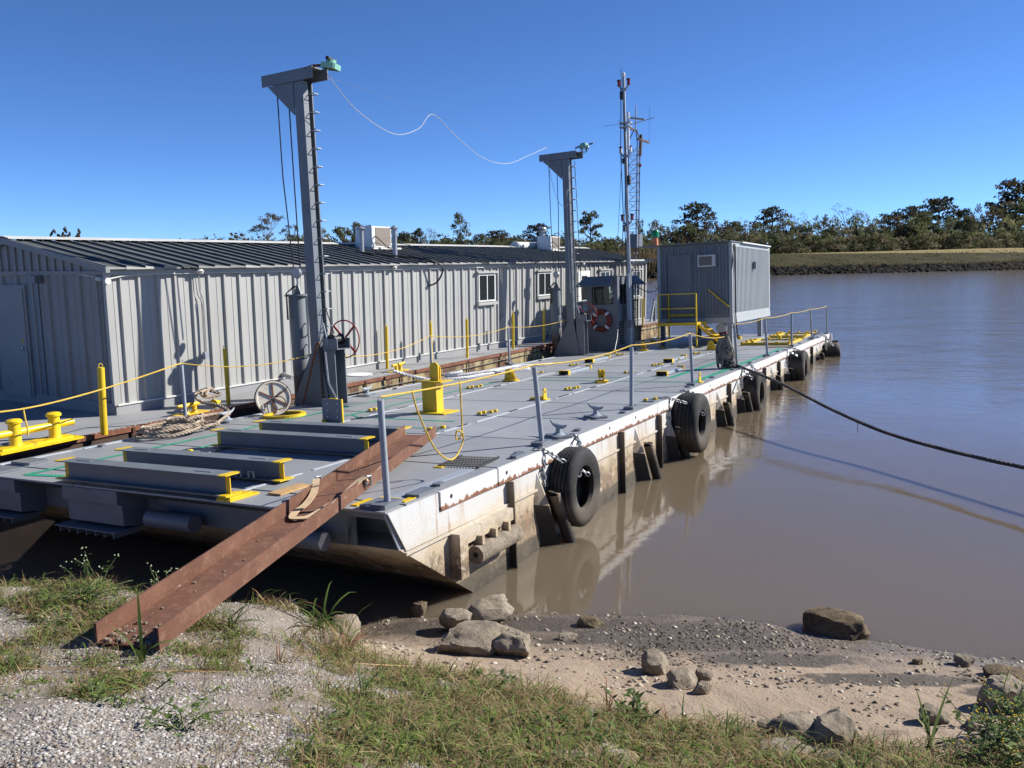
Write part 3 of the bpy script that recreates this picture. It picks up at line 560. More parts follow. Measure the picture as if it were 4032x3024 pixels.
# ---------------------------------------------------------------- davit cranes
def davit(label, X, lamp_label, spud_label, group='davit cranes'):
    t = thing('davit_crane', label, 'crane', B(X, 0, 0), group)
    c = MB().box(0, .14, 6.28, 6.50, .02, 6.2).box(.14, .25, 6.42, 6.45, .02, 6.2).build('column', 'grey', t)
    MB().box(.25, .275, 6.28, 6.50, .02, 6.2).build('rear_flange', 'grey', t)
    a = MB().box(-.03, -.012, 6.0, 7.28, 6.205, 6.42).box(-.012, .28, 6.02, 7.26, 6.40, 6.418).box(.28, .298, 5.9, 7.28, 6.205, 6.42).build('top_arm', 'grey', t)
    MB().yz([(6.51, 5.58), (7.15, 6.2), (6.51, 6.2)], -.01, .006).build('arm_gusset', 'grey', t)
    MB().yz([(6.51, 5.58), (7.15, 6.2), (6.51, 6.2)], .262, .278).build('arm_gusset', 'grey', t)
    MB().yz([(7.03, .02), (6.96, .17), (6.51, 1.01), (6.26, 1.01), (6.1, .02)], -.016, -.002).build('base_gusset', 'grey', t)
    MB().yz([(7.03, .02), (6.96, .17), (6.51, 1.01), (6.26, 1.01)], .28, .294).build('base_gusset', 'grey', t)
    MB().box(-.05, .5, 5.6, 7.06, .004, .02).build('foot_plate', 'grey', t)
    # winch pedestal, winch, hand wheel
    MB().box(.02, .04, 5.93, 6.2, .02, 1.10).box(.34, .36, 5.95, 6.2, .02, 1.10).box(.04, .34, 6.18, 6.2, .02, 1.1).build('winch_pedestal', 'grey', t)
    wnc = MB().box(-.02, .0, 5.82, 6.18, 1.115, 1.31).box(.36, .38, 5.82, 6.18, 1.115, 1.31).box(-.02, .38, 5.82, 6.18, 1.1, 1.115).build('winch_frame', 'grey', t)
    MB().lathe([(.0, 0), (.11, 0), (.11, .015), (.075, .02), (.075, .27), (.11, .28), (.11, .295), (0, .295)], 20, T(.03, 6.0, 1.29) @ RY(PI / 2)).build('drum', 'black', wnc, smooth=True)
    hw = MB().tube([(.46, 6.03 + .37 * math.cos(k * PI / 16), 1.28 + .37 * math.sin(k * PI / 16)) for k in range(32)], .014, 6, closed=True)
    for k in range(4): an = .8 + k * PI / 2; hw.box(.452, .468, -.02, .02, .03, .365, T(0, 6.03, 1.28) @ RX(an))
    hw.cyl((.34, 6.03, 1.28), (.48, 6.03, 1.28), .03); hw.build('hand_wheel', 'red', t, smooth=True)
    MB().cyl((-.01, 6.05, 1.2), (-.04, 6.12, 1.62), .018).build('brake_lever', 'greylt', t)
    for k in range(14):
        z = 1.55 + k * .34
        MB().tube([(.15, 6.28, z), (.15, 6.14, z), (.26, 6.14, z), (.26, 6.28, z)], .01, 5).build('rung', 'greylt', t)
    MB().tube([(.08, 7.0, 6.2), (.08, 7.0, 4.5), (.24, 7.03, 2.75)], .013, 6).tube([(.08, 6.72, 5.75), (.08, 6.72, 4.6), (.24, 6.86, 2.72)], .013, 6).build('hoist_cable', 'black', t)
    MB().tube([(.2, 6.36, 6.15), (.2, 6.34, 2.2), (.2, 6.06, 1.4)] if X < 10 else [(.24, 6.17, 6.15), (.24, 6.06, 1.4)], .011, 5).build('winch_cable', 'black', t)
    # snatch block
    MB().lathe([(0, -.035), (.1, -.035), (.115, 0), (.1, .035), (0, .035)], 18, T(.24, 6.95, 2.62) @ RY(PI / 2)).build('hoist_block', 'steel', t, smooth=True)
    MB().tube([(.24, 6.95, 2.52), (.24, 6.95, 2.36)], .022, 8).build('hook', 'steel', t)
    # spud hanging from the hook
    s = thing('spud_pile', spud_label, 'spud', B(X + .24, 7.0, 0), 'spud piles hanging between the barges')
    MB().lathe([(0, -2.5), (.165, -2.5), (.165, 2.16), (0, 2.16)], 24).build('pile', SPUD, s, smooth=True)
    MB().lathe([(0, 2.162), (.235, 2.162), (.235, 2.2), (0, 2.2)], 24).build('top_flange', 'grey', s)
    MB().yz([(-.13, 2.2), (.05, 2.2), (-.02, 2.4), (-.06, 2.4)], -.012, .012).build('lifting_eye', 'grey', s)
    MB().add([(-.24, .02, 2.23), (-.24, .02, 1.7), (-.22, .09, 1.7), (-.22, .08, 2.23), (0, -.02, 2.36), (0, .05, 2.38)], [(0, 1, 2, 3), (0, 3, 5, 4)]).build('strap', 'dark', s)
    for k in range(3): z = 1.62 - k * .42; MB().tube([(0, -.16, z), (0, -.23, z - .03), (0, -.23, z - .22), (0, -.16, z - .28)], .012, 6).build('handle', 'grey', s)
    return t
def spud_mat():
    t = NT('spud_paint'); co = t.coord(); sep = t.new('ShaderNodeSeparateXYZ'); t.l(co, sep.inputs[0])
    f = t.math('ADD', sep.outputs[2], t.math('MULTIPLY', t.math('SUBTRACT', t.noise(co, 5, 6, .7), .5), .9)); c = t.mix(t.ramp(t.math('MULTIPLY', f, .5), [(.2, 1.), (.45, 0.)]), (.15, .17, .19), (.075, .035, .02)); t.base(c, .6); return t.m
SPUD = spud_mat()
davit('tall grey davit crane with winch at the bow end of the barge', 6.3, '', 'grey spud pile hanging beside the nearer davit crane')
davit('farther grey davit crane standing beside the small operator booth', 18.4, '', 'grey spud pile with rusty foot beside the farther davit crane')
# lean-to pipe against the first davit, chain
tag(MB().tube([(6.1, 6.62, .03), (6.26, 6.3, 1.22), (6.28, 6.26, 1.24)], .022, 8).build('rusty_pipe', 'rust', None, BM, True), 'thin rusty pipe leaning against the nearer davit crane', 'pipe')
tag(chain(MB(), [(6.27, 6.25, 1.2), (6.25, 6.23, .02)], .06, .008).build('rusty_chain', 'rustdk', None, BM), 'rusty chain hanging down the nearer davit crane', 'chain')
# flood lamp (square) on davit one, caged lamp on davit two
t = thing('flood_light', 'square mint green floodlight on top of the nearer davit crane', 'floodlight', B(6.40, 5.80, 6.42) @ RX(.2) @ RZ(.3) @ Matrix.Scale(1.2, 4))
MB().box(-.14, .14, -.22, .02, -.05, .03, None, .03).build('lamp_housing', 'mint', t); MB().box(-.11, .11, -.19, -.01, -.056, -.0505).build('lens', 'glass', t); MB().box(-.09, .09, -.16, -.04, .031, .09, None, .03).build('ballast_box', 'mint', t); MB().cyl((-.16, -.1, .09), (.16, -.1, .09), .03).build('yoke', 'dark', t, smooth=True); MB().tube([(0, .02, 0), (0, .2, -.03), (0, .32, -.08)], .022, 8).build('conduit', 'rustdk', t)
t = thing('flood_light', 'round caged green lamp on top of the farther davit crane', 'floodlight', B(18.45, 5.75, 6.5))
MB().lathe([(.0, .13), (.1, .12), (.16, .03), (.17, -.02), (.0, -.02)], 18).build('lamp_housing', 'mint', t, smooth=True); MB().lathe([(0, -.16), (.08, -.14), (.12, -.021)], 14).build('lens', 'clear', t, smooth=True)
cg = MB()
for k in range(6): a = k * PI / 3; cg.tube([(.14 * math.cos(a), .14 * math.sin(a), -.02), (.13 * math.cos(a), .13 * math.sin(a), -.12), (.0, 0, -.19)], .005, 4)
cg.build('cage', 'steel', t); MB().tube([(0, .16, .05), (0, .3, .0)], .025, 8).build('conduit', 'rustdk', t); MB().cyl((0, -.17, .07), (0, -.3, .08), .025).build('cable_gland', 'dark', t)
# wires strung between the davits
rope_obj('overhead_wire', 'thin straight wire strung between the two davit cranes', [(6.35, 5.75, 6.2), (10.5, 6.12, 6.25), (18.35, 7.0, 6.62)], .0022, 'thinwire', 'wire', False)
rope_obj('overhead_cable', 'white cable hanging in two loops between the davit cranes', smooth_path([(6.35, 5.72, 6.25), (7.2, 5.76, 5.75), (8.6, 5.9, 5.5), (9.7, 6.0, 5.78), (10.5, 6.12, 6.24), (11.6, 6.2, 5.92), (13.2, 6.4, 5.62), (14.9, 6.6, 5.68), (16.6, 6.8, 6.12), (18.35, 7.0, 6.62)], 6), .0065, 'wire', 'cable', False)
rope_obj('loose_cord', 'loose cord looped down the top of the farther davit crane', smooth_path([(18.36, 7.0, 6.62), (18.34, 6.95, 6.1), (18.33, 6.75, 5.2), (18.3, 6.5, 4.75), (18.3, 6.2, 4.85), (18.3, 6.25, 5.2), (18.35, 6.35, 4.9), (18.35, 6.33, 2.0)], 6), .007, 'wire', 'cord', False)
# ---------------------------------------------------------------- things on the deck
def hbeam(label, x, y0, y1, z0=.03, hh=.225):
    t = thing('steel_beam', label, 'steel beam', B(x, y0, z0), 'short grey I-beams laid across the deck'); L_ = y1 - y0
    MB().box(-.006, .006, .07, L_ - .07, .012, hh - .012).build('web', 'grey', t); MB().box(-.115, .115, .07, L_ - .07, hh - .012, hh).build('top_flange', 'grey', t); MB().box(-.115, .115, .07, L_ - .07, 0, .012).build('bottom_flange', 'grey', t)
    for a, b in ((-.04, .069), (L_ - .069, L_ + .04)):
        e = MB().box(-.115, .115, a, b, hh - .012, hh + .001, None, .02).box(-.006, .006, max(a, 0) + .002, min(b, L_) - .002, .013, hh - .0125).box(-.115, .115, a, b, -.001, .012).build('yellow_end', 'yellow', t)
    MB().box(-.02, .02, .25, .5, hh, hh + .006).box(-.02, .02, L_ - .5, L_ - .25, hh, hh + .006).build('wear_pad', 'grey', t)
    return t
b1 = hbeam('grey I-beam nearest the bow edge with yellow ends', -.17, 1.93, 4.68, .045)
MB().box(-.13, .28, -.12, .08, -.043, -.022).box(-.11, .2, -.1, .08, -.021, -.002).build('step_pad', 'yellow', b1)
hbeam('second grey I-beam from the bow with two lashing clips', .64, 1.95, 4.7); hbeam('third grey I-beam from the bow, just left of the rusty channel', 2.18, 1.95, 4.68); hbeam('fourth I-beam from the bow, in front of the open round hatch', 3.0, 1.95, 4.68)
for k in range(2): tag(MB().tube([(.62 - .12, 2.28 + .2 * k, .06), (.5, 2.28 + .2 * k, .13), (.5, 2.36 + .2 * k, .13), (.5, 2.36 + .2 * k, .06)], .012, 6).build('lashing_clip', 'steel', None, BM), ['bright lashing clip at the yellow end of the second I-beam', 'bright lashing clip farther along the second I-beam'][k], 'clip')
# rusty channel used as a gangway
A_ = Vector((-2.44, 5.03, 1.29)); C_ = Vector((-1.26, 11.30, 1.32)); ax = (C_ - A_).normalized(); sd = ax.cross(Vector((0, 0, 1))).normalized(); up_ = sd.cross(ax); LC = (C_ - A_).length
CH = Matrix(((sd.x, ax.x, up_.x, A_.x), (sd.y, ax.y, up_.y, A_.y), (sd.z, ax.z, up_.z, A_.z), (0, 0, 0, 1)))
def rust_channel():
    t = NT('rust_channel'); co = t.coord(); c = t.ramp(t.noise(co, 2.0, 6, .65), [(.25, (.085, .034, .020)), (.5, (.135, .058, .033)), (.75, (.19, .092, .056))])
    c = t.mix(t.ramp(t.noise(co, 11, 6, .7), [(.52, 0.), (.68, .7)]), c, (.22, .125, .082)); c = t.mix(t.ramp(t.noise(co, 1.1, 5, .6, (1, .5, 2)), [(.64, 0.), (.70, .8)]), c, (.36, .31, .27))
    c = t.mix(t.ramp(t.noise(co, 14, 5, .8, (1, .12, 1)), [(.60, 0.), (.66, .6)]), c, (.055, .026, .018)); c = t.mix(t.ramp(t.noise(co, 34, 5, .8), [(.60, 0.), (.68, .55)]), c, (.06, .027, .018)); c = t.mix(t.ramp(t.noise(co, 20, 3, .5, (1, .2, 1)), [(.71, 0.), (.73, .7)]), c, (.34, .28, .23))
    t.base(c, .85); t.bump(t.noise(co, 60, 5, .75), .5, .012); return t.m
RC = rust_channel(); ch = thing('rusty_channel', 'long rusty steel channel laid from the bank onto the barge bow', 'steel channel', CH)
MB().box(-.212, .212, 0, LC, 0, .012).build('web', RC, ch)
for s_ in (-1, 1): MB().xz([(s_ * .225, -.003), (s_ * .225, .14), (s_ * .209, .14), (s_ * .2125, -.003)], -.003, LC + .003).build('flange', RC, ch)
# canvas sling strap on the channel
st = MB()
def band(pts, w_, mb):
    P = [Vector(p) for p in pts]; n = len(P)
    vs_ = []
    for i, p in enumerate(P):
        d = (P[min(i + 1, n - 1)] - P[max(i - 1, 0)]).normalized(); s2 = d.cross(Vector((0, 0, 1)));
        if s2.length < .05: s2 = Vector((1, 0, 0))
        s2.normalize(); nn = s2.cross(d)
        vs_ += [p - s2 * w_ / 2, p + s2 * w_ / 2, p + s2 * w_ / 2 + nn * .008, p - s2 * w_ / 2 + nn * .008]
    fs = [(i * 4 + j, i * 4 + (j + 1) % 4, i * 4 + 4 + (j + 1) % 4, i * 4 + 4 + j) for i in range(n - 1) for j in range(4)] + [(3, 2, 1, 0), (n * 4 - 4, n * 4 - 3, n * 4 - 2, n * 4 - 1)]
    mb.add(vs_, fs)
band(smooth_path([(-.27, 3.52, .10), (-.228, 3.45, .155), (-.15, 3.2, .09), (-.12, 2.95, .05), (-.13, 2.72, .035), (-.09, 2.58, .03), (-.03, 2.53, .04), (.06, 2.62, .035), (.10, 2.9, .04), (.15, 3.2, .06), (.19, 3.45, .12), (.235, 3.6, .16), (.27, 3.62, .12)], 6), .07, st)
st.build('strap_tmp', 'strap'); o = bpy.data.objects['strap_tmp']; o.name = 'sling_strap'; o.matrix_basis = CH; tag(o, 'tan canvas sling strap lying in the rusty channel', 'strap')
for i, (x, y) in enumerate(((-.255, 3.5), (.26, 3.6))):
    MB().tube([(x, y, .17), (x + .03, y + .04, .17), (x + .03, y + .05, .08), (x - .01, y + .03, .06), (x - .01, y, .12)], .014, 6).build('strap_hook', 'steel', o)
rnd = MB()
for k in range(70):
    x, y = rng.uniform(-.19, .19), abs(rng.normal(0, .16)) + .02; s_ = rng.uniform(.008, .022); rnd.lathe([(0, 0), (s_, s_ * .3), (s_ * .7, s_ * .9), (0, s_)], 5, T(x, y, .011) @ RZ(rng.uniform(0, 6)))
for k in range(26): x, y, s_ = rng.uniform(-.19, .19), rng.uniform(.5, 6), rng.uniform(.006, .014); rnd.lathe([(0, 0), (s_, s_ * .3), (s_ * .7, s_ * .9), (0, s_)], 5, T(x, y, .011) @ RZ(rng.uniform(0, 6)))
tag(rnd.build('gravel_spill', 'rock', None, CH), 'loose gravel spilled in the low end of the rusty channel', 'gravel', None, 'stuff')
tag(MB().box(.1, .58, 1.5, 1.68, .004, .024).build('plywood_scrap', 'wood', None, BM), 'small plywood scrap beside the rusty channel', 'plywood')
# grating mat
gr = MB()
for k in range(13): yy = .22 + k * .04; gr.add([], []); gr.tube([(1.93 + j * .05, yy + (.016 if j % 2 else -.016), .018) for j in range(13)], .006, 4)
gr.box(1.92, 2.55, .2, .22, .008, .03).box(1.92, 2.55, .71, .73, .008, .03)
tag(gr.build('grating_mat', 'dark', None, BM @ T(2.2, .45, 0) @ RZ(.1) @ T(-2.2, -.45, 0)), 'dark expanded metal grating near the barge edge', 'grating')
def horn_cleat(label, mw, s_=1.0):
    t = thing('horn_cleat', label, 'cleat', mw @ Matrix.Scale(s_, 4), 'grey horn cleats on the barge deck')
    MB().box(-.2, .2, -.13, .13, .002, .03, None, .03).build('base_plate', 'grey', t)
    MB().lathe([(.10, .03), (.05, .06), (.036, .11), (.05, .15)], 14).build('stem', 'greylt', t, smooth=True)
    MB().tube(smooth_path([(-.26, 0, .20), (-.17, 0, .165), (-.07, 0, .15), (.07, 0, .15), (.17, 0, .165), (.26, 0, .21)], 3), [.010, .014, .019, .023, .027, .03, .032, .032, .032, .03, .027, .023, .02, .017, .014, .010], 8).build('horns', 'greylt', t, smooth=True)
    return t
hc = horn_cleat('grey horn cleat beside the tire nearest the shore', B(4.22, .2, 0, .9)); copy_tree(hc, B(6.05, .4, 0, .9), None, 'grey horn cleat just in front of the third rail post'); copy_tree(hc, B(26.2, .12, 0, 1.2), None, 'farthest horn cleat, near the stern corner')
copy_tree(hc, B(4.15, 6.6, 0, .3), None, 'grey horn cleat holding the brown rope coil'); copy_tree(hc, B(7.9, 6.45, 0, .2), None, 'grey horn cleat right of the nearer davit crane')
# open hatch
t = thing('deck_hatch', 'open round hatch with yellow coaming ring and white wheel lid', 'hatch', B(4.95, 6.02, 0))
MB().lathe([(.30, .002), (.38, .002), (.38, .05), (.30, .05)], 32, None, True).build('coaming', 'yellow', t); MB().lathe([(0, .0035), (.3, .0035)], 32).build('opening', 'black', t)
LD = T(.12, .36, .30) @ RZ(.95) @ RY(-1.35)
lid = MB().lathe([(0, -.02), (.31, -.02), (.32, .0), (.32, .03), (.29, .03), (.28, .012), (0, .012)], 32, LD).build('lid', 'offwhite', t, smooth=True)
MB().lathe([(.318, -.022), (.338, -.022), (.338, .02), (.318, .02)], 32, LD, True).build('gasket', 'rustdk', lid)
sp = MB()
for k in range(6): sp.box(.03, .28, -.012, .012, .013, .03, LD @ RZ(k * PI / 3))
sp.build('spokes', 'rust', lid); MB().tube([LD @ Vector((.12 * math.cos(k * PI / 12) - .1, .12 * math.sin(k * PI / 12) - .08, .07)) for k in range(24)], .01, 6, closed=True).build('hand_wheel', 'rustdk', lid)
for s_ in (0, .13): MB().tube([(-.2 + s_, .3, .05), (-.2 + s_, .32, .16), (-.14 + s_, .38, .2), (-.06 + s_, .42, .12), (-.06 + s_, .42, .03)], .017, 8).build('hinge_arm', 'steel', t, smooth=True)
# bolted gauge plate with yellow edge
t = thing('upright_plate', 'square grey plate with six bolt holes and yellow edge standing on deck', 'plate', B(4.5, 4.32, 0))
MB().box(0, .03, 0, .41, .012, .40).build('plate', 'grey', t); MB().box(-.001, .031, -.022, -.001, .005, .402).build('yellow_edge', 'yellow', t); MB().box(0, .06, .1, .25, .4, .412).build('top_edge', 'yellow', t)
for i in range(3):
    for j in range(2): MB().cyl((-.0005, .09 + .21 * j, .1 + .11 * i), (-.004, .09 + .21 * j, .1 + .11 * i), .011, None, 8).build('hole', 'white', t)
MB().box(-.05, .12, .05, .3, .001, .012).build('foot', 'grey', t)
tag(chain(MB(), [(4.55, 4.45, .41), (4.9, 4.9, .62), (6.25, 6.1, 1.1)], .05, .006).build('thin_chain', 'steel', None, BM), 'thin chain from davit crane to the upright bolted plate', 'chain')
# yellow bollard box
t = thing('yellow_bollard', 'big yellow H-section bollard with capped top and tall rod', 'bollard', B(5.9, 3.45, 0))
MB().box(-.19, .31, -.37, .28, .003, .025).build('base_plate', 'yellow', t)
MB().box(-.04, -.02, -.13, .17, .025, .55).box(.16, .18, -.13, .17, .025, .55).box(-.02, .16, .01, .03, .025, .55).build('column', 'yellow', t)
MB().box(-.02, .16, -.13, -.115, .025, .55).build('side_plate', 'yellow', t); MB().box(-.14, .26, -.30, .24, .55, .57).build('cap', 'yellow', t)
MB().yz([(-.15, .57), (.02, .57), (.02, .84), (-.02, .89), (-.11, .89), (-.15, .85)], .02, .05).build('fin', 'yellow', t); MB().yz([(-.15, .57), (.02, .57), (.02, .8), (-.02, .84), (-.11, .84), (-.15, .8)], .09, .11).build('fin', 'yellow', t)
# padeyes
def padeye(label, x, y, rz, s_=1.0):
    t = thing('padeye', label, 'padeye', B(x, y, 0, rz) @ Matrix.Scale(s_, 4), 'yellow padeyes welded to the deck')
    MB().box(-.2, .2, -.11, .11, .003, .025, None, .02).box(-.15, .15, -.15, .15, .025, .045, None, .02).build('base', 'yellow', t)
    for yy in (-.045, .03): MB().xz([(-.14, .046), (.14, .046), (.12, .2), (.08, .28), (.0, .3), (-.06, .26), (-.08, .2)], yy, yy + .018).build('cheek', 'yellow', t)
    MB().lathe([(.045, -.075), (.09, -.075), (.09, .075), (.045, .075)], 18, T(.03, 0, .2) @ RX(PI / 2), True).build('ring', 'yellow', t, smooth=True)
    return t
pe = padeye('yellow padeye in front of the white rope pile', 10.95, 4.6, 1.75)
for x, y, rz, lb in ((10.95, 2.3, .45, 'tall yellow padeye alone in the middle of the deck'), (20.3, 4.62, .45, 'yellow padeye in front of the operator booth'), (20.5, 2.4, 1.9, 'round yellow padeye left of the hanging rope coil')): copy_tree(pe, B(x, y, 0, rz), None, lb)
for x, y, lb in ((7.97, 2.25, 'small yellow eye plate partly behind the third rail post'), (11.2, .16, 'small yellow eye plate on the starboard edge')):
    t = thing('eye_plate', lb, 'padeye', B(x, y, 0)); MB().xz([(-.07, .02), (.07, .02), (.06, .18), (.02, .22), (-.02, .22), (-.06, .18)], -.01, .01).build('eye', 'yellow', t); MB().box(-.1, .1, -.06, .06, .003, .02).build('base', 'yellow', t); MB().cyl((0, -.0105, .15), (0, -.0115, .15), .03).build('hole', 'black', t)
# flat channel brackets with yellow ends
for x0, x1, y, lb in ((15.8, 17.4, 4.68, 'flat channel bracket with yellow ends nearest the farther davit'), (12.4, 14.1, 3.9, 'flat yellow-ended channel bracket left of the tall padeye'), (15.85, 17.5, 2.36, 'flat yellow-ended channel bracket behind the fourth rail post, farther one'), (12.4, 14.1, 1.4, 'flat yellow-ended channel bracket where the wide green lines start')):
    t = thing('channel_bracket', lb, 'bracket', B(x0, y, 0), 'yellow-ended channel brackets on the deck'); L_ = x1 - x0
    MB().box(.12, L_ - .07, -.01, .13, .003, .065).build('bar', 'greylt', t)
    e = MB().box(0, .118, -.13, -.12, .003, .11).box(0, .118, .12, .13, .003, .11).box(0, .118, -.12, .12, .1, .11).build('yellow_box', 'yellow', t); MB().box(.1, .116, -.119, .119, .004, .099).build('box_back', 'black', t); MB().box(L_ - .065, L_, -.03, .14, .003, .1).build('yellow_end', 'yellow', t)
t = thing('eye_plate', 'small yellow eye with turnbuckle in front of the booth', 'padeye', B(19.15, 5.2, 0)); MB().box(-.015, .015, -.06, .06, .003, .12).build('eye', 'yellow', t); MB().tube([(0, 0, .1), (.5, .1, .45), (1.2, .28, 1.2)], .012, 6).build('turnbuckle', 'steel', t)
# coils of rope
def coil_pts(cx, cy, r, turns, z0, dz, jit, e=1.0, n=18):
    pts = []; k = 0
    for i in range(int(turns * n)):
        a = 2 * PI * i / n; rr = r * (1 - .25 * (i / (turns * n))) * (1 + .13 * math.sin(a * .37 + 1)) + random.uniform(-jit, jit)
        pts.append((cx + rr * math.cos(a) * e, cy + rr * math.sin(a), z0 + dz * i / n + abs(random.uniform(0, jit))))
    return pts
rp = coil_pts(2.75, 6.35, .42, 4, .03, .035, .03, 1.25) + coil_pts(2.95, 6.25, .28, 3, .14, .04, .03, 1.1) + [(3.4, 6.5, .18), (3.9, 6.7, .16), (4.2, 6.6, .15), (4.05, 6.5, .12), (3.5, 6.2, .05)] + coil_pts(3.3, 6.25, .22, 1.6, .04, .05, .02, 1.4)
rope_obj('rope_coil', 'heap of weathered brown rope on the deck below the shed corner', smooth_path(rp, 2), .028, 'ropebrown')
rope_obj('mooring_line', 'brown rope wrapped on the yellow kevel by the shed corner', smooth_path([(4.2, 6.62, .2), (4.25, 6.9, .26), (4.3, 7.4, .32), (4.5, 7.75, .42), (4.7, 7.65, .5), (4.55, 7.55, .38), (4.8, 7.8, .46), (5.0, 7.65, .36), (4.7, 7.7, .34), (4.45, 7.55, .46), (4.9, 7.75, .48)], 5), .032, 'ropebrown')
wp = [(9.9, 7.2, .33), (10.2, 7.0, .2), (10.6, 6.7, .06), (10.9, 6.35, .03), (11.4, 6.1, .03), (12.0, 6.0, .03), (12.9, 5.8, .03), (13.6, 5.5, .03), (13.8, 5.75, .03), (13.2, 6.1, .04), (12.4, 6.3, .04), (11.9, 6.6, .04), (11.6, 6.85, .06), (11.45, 6.65, .1), (11.8, 6.5, .12), (12.05, 6.7, .1), (11.8, 6.85, .06), (11.5, 6.7, .05), (12.2, 6.3, .06), (12.8, 6.1, .07), (13.5, 6.1, .05), (14.2, 6.0, .04), (14.9, 5.75, .03), (15.1, 5.5, .03), (14.6, 5.55, .05), (13.9, 5.9, .08), (13.1, 5.9, .09), (12.5, 5.9, .06), (12.9, 5.5, .04)]
rope_obj('rope_pile', 'white rope in loose loops on deck beside the shed barge', smooth_path(wp, 7), .038, 'ropewhite')
hang = []
for k in range(20):
    d = random.uniform(.5, .88); w_ = random.uniform(.03, .09); ox, oy = random.uniform(-.08, .08), random.uniform(-.17, .17); tw = random.uniform(-.06, .06)
    hang += [(14.42 + ox * .4, .42 + oy * .35, .80 + random.uniform(-.03, .05)), (14.42 + ox, .42 + oy * .8 + w_, .58), (14.42 + ox + tw, .42 + oy + w_ * .9, .3), (14.42 + ox + tw, .42 + oy + w_ * .3, .8 - d), (14.40 + ox + tw, .42 + oy - w_ * .5, .82 - d), (14.40 + ox, .42 + oy - w_, .32), (14.38 + ox * .6, .42 + oy * .7 - w_ * .6, .6)]
rope_obj('rope_coil', 'thick dirty grey rope coil hung from the rail rope', smooth_path(hang, 4), .030, 'ropegrey')
rope_obj('rope_knot', 'dark knotted end of mooring rope on the deck edge below the coil', smooth_path(coil_pts(14.35, .32, .12, 3, .03, .045, .03, 1.2), 2), .04, 'ropedark')
inv = BM.inverted()
ml = smooth_path([BM @ Vector((14.4, .3, .12)), BM @ Vector((14.38, .02, .03)), Vector((6.02, 18.6, .90)), Vector((6.42, 16.35, .66)), Vector((6.95, 14.7, .49)), Vector((7.80, 12.5, .49)), Vector((8.9, 10.0, .62)), Vector((10.6, 6.5, 1.05))], 12)
tag(rope(MB(), ml, .034).build('mooring_rope', 'ropedark', None, None, True), 'dark wet mooring rope slanting over the water to the right', 'rope')
tag(MB().tube([ml[40] + Vector((0, 0, -.02)), ml[40] + Vector((.005, 0, -.12)), ml[40] + Vector((.015, 0, -.22))], .006, 4).build('weed_strand', 'ropedark'), 'strand of weed dangling from the mooring rope', 'weed')
# tires
def tyre(label, x, z, od, wd, mid=.52, lean=0, chains=True, rz=0):
    R_ = od / 2; ri = R_ * mid; h = wd / 2
    t = thing('tire_fender', label, 'tire', B(x, -.02 - h, z) @ RZ(rz) @ RX(PI / 2 + lean), 'old tire fenders chained along the barge side')
    prof = [(ri, -h * .55), (ri + .02, -h * .8), (R_ * .78, -h), (R_ * .93, -h * .9), (R_, -h * .68)]
    g = []
    for k in range(4): zz = h * (-.45 + .3 * k); g += [(R_ + .006, zz - .02), (R_ + .006, zz - .008), (R_ - .008, zz - .006), (R_ - .008, zz + .006), (R_ + .006, zz + .008)]
    prof += g + [(R_, h * .68), (R_ * .93, h * .9), (R_ * .78, h), (ri + .02, h * .8), (ri, h * .55), (ri + .01, h * .4), (R_ * .86, h * .3), (R_ * .9, 0), (R_ * .86, -h * .3), (ri + .01, -h * .4)]
    MB().lathe(prof, 48, None, True).build('carcass', 'tyre', t, smooth=True)
    a = 1.0
    ho = MB().lathe([(0, -.004), (.045, -.004), (.045, .004), (0, .004)], 12, RZ(2.25) @ T(R_ + .005, 0, 0) @ RY(PI / 2)).build('chain_hole', 'black', t)
    if chains:
        top = -z - .01; y0 = h + .0
        c = MB()
        for sx, a0 in ((-.60, 2.30), (.42, 1.2)):
            p1 = Vector((R_ * 1.01 * math.cos(a0), R_ * 1.01 * math.sin(a0), .02)); chain(c, [(sx * 1.1, top + .02, -h - .1), (sx * 1.05, top + .03, -h - .0), p1], .095, .012)
        chain(c, [(-.62, top, -h + .0), (-.64, top - .46, -h + .03)], .095, .012); chain(c, [(.5, top, -h), (.46, top - .2, -h + .05), (.3, R_ * .8, -h * .3)], .095, .012); tag(c.build('chain', 'steel', t), None, None, None, 'stuff')
        if abs(x - 9.1) < .5 or x < 5: chain(MB(), [(ri * .5, R_ * .25, h * .8), (ri * .1, R_ * .42, h * .55), (-ri * .6, ri * .5, h * .4)], .09, .011).build('inner_chain', 'steel', t)
    return t
tyre('old tire nearest the shore with chains from the second rail post', 3.85, -.60, 1.06, .36); tyre('biggest wide tire, second from the shore', 9.1, -.53, 1.12, .50, .42); tyre('third tire from the shore, behind the mooring rope', 14.75, -.66, 1.08, .40, .5); tyre('fourth tire from the shore, with a round hole facing the bow', 20.6, -.60, 1.12, .50, .5); tyre('farthest tire, half sunk near the stern corner', 27.5, -.72, .92, .56, .5, 0, True, .25)
MB().box(28.98, 29.1, -.34, -.12, -.75, -.28).build('stern_fender', 'dark', barge)

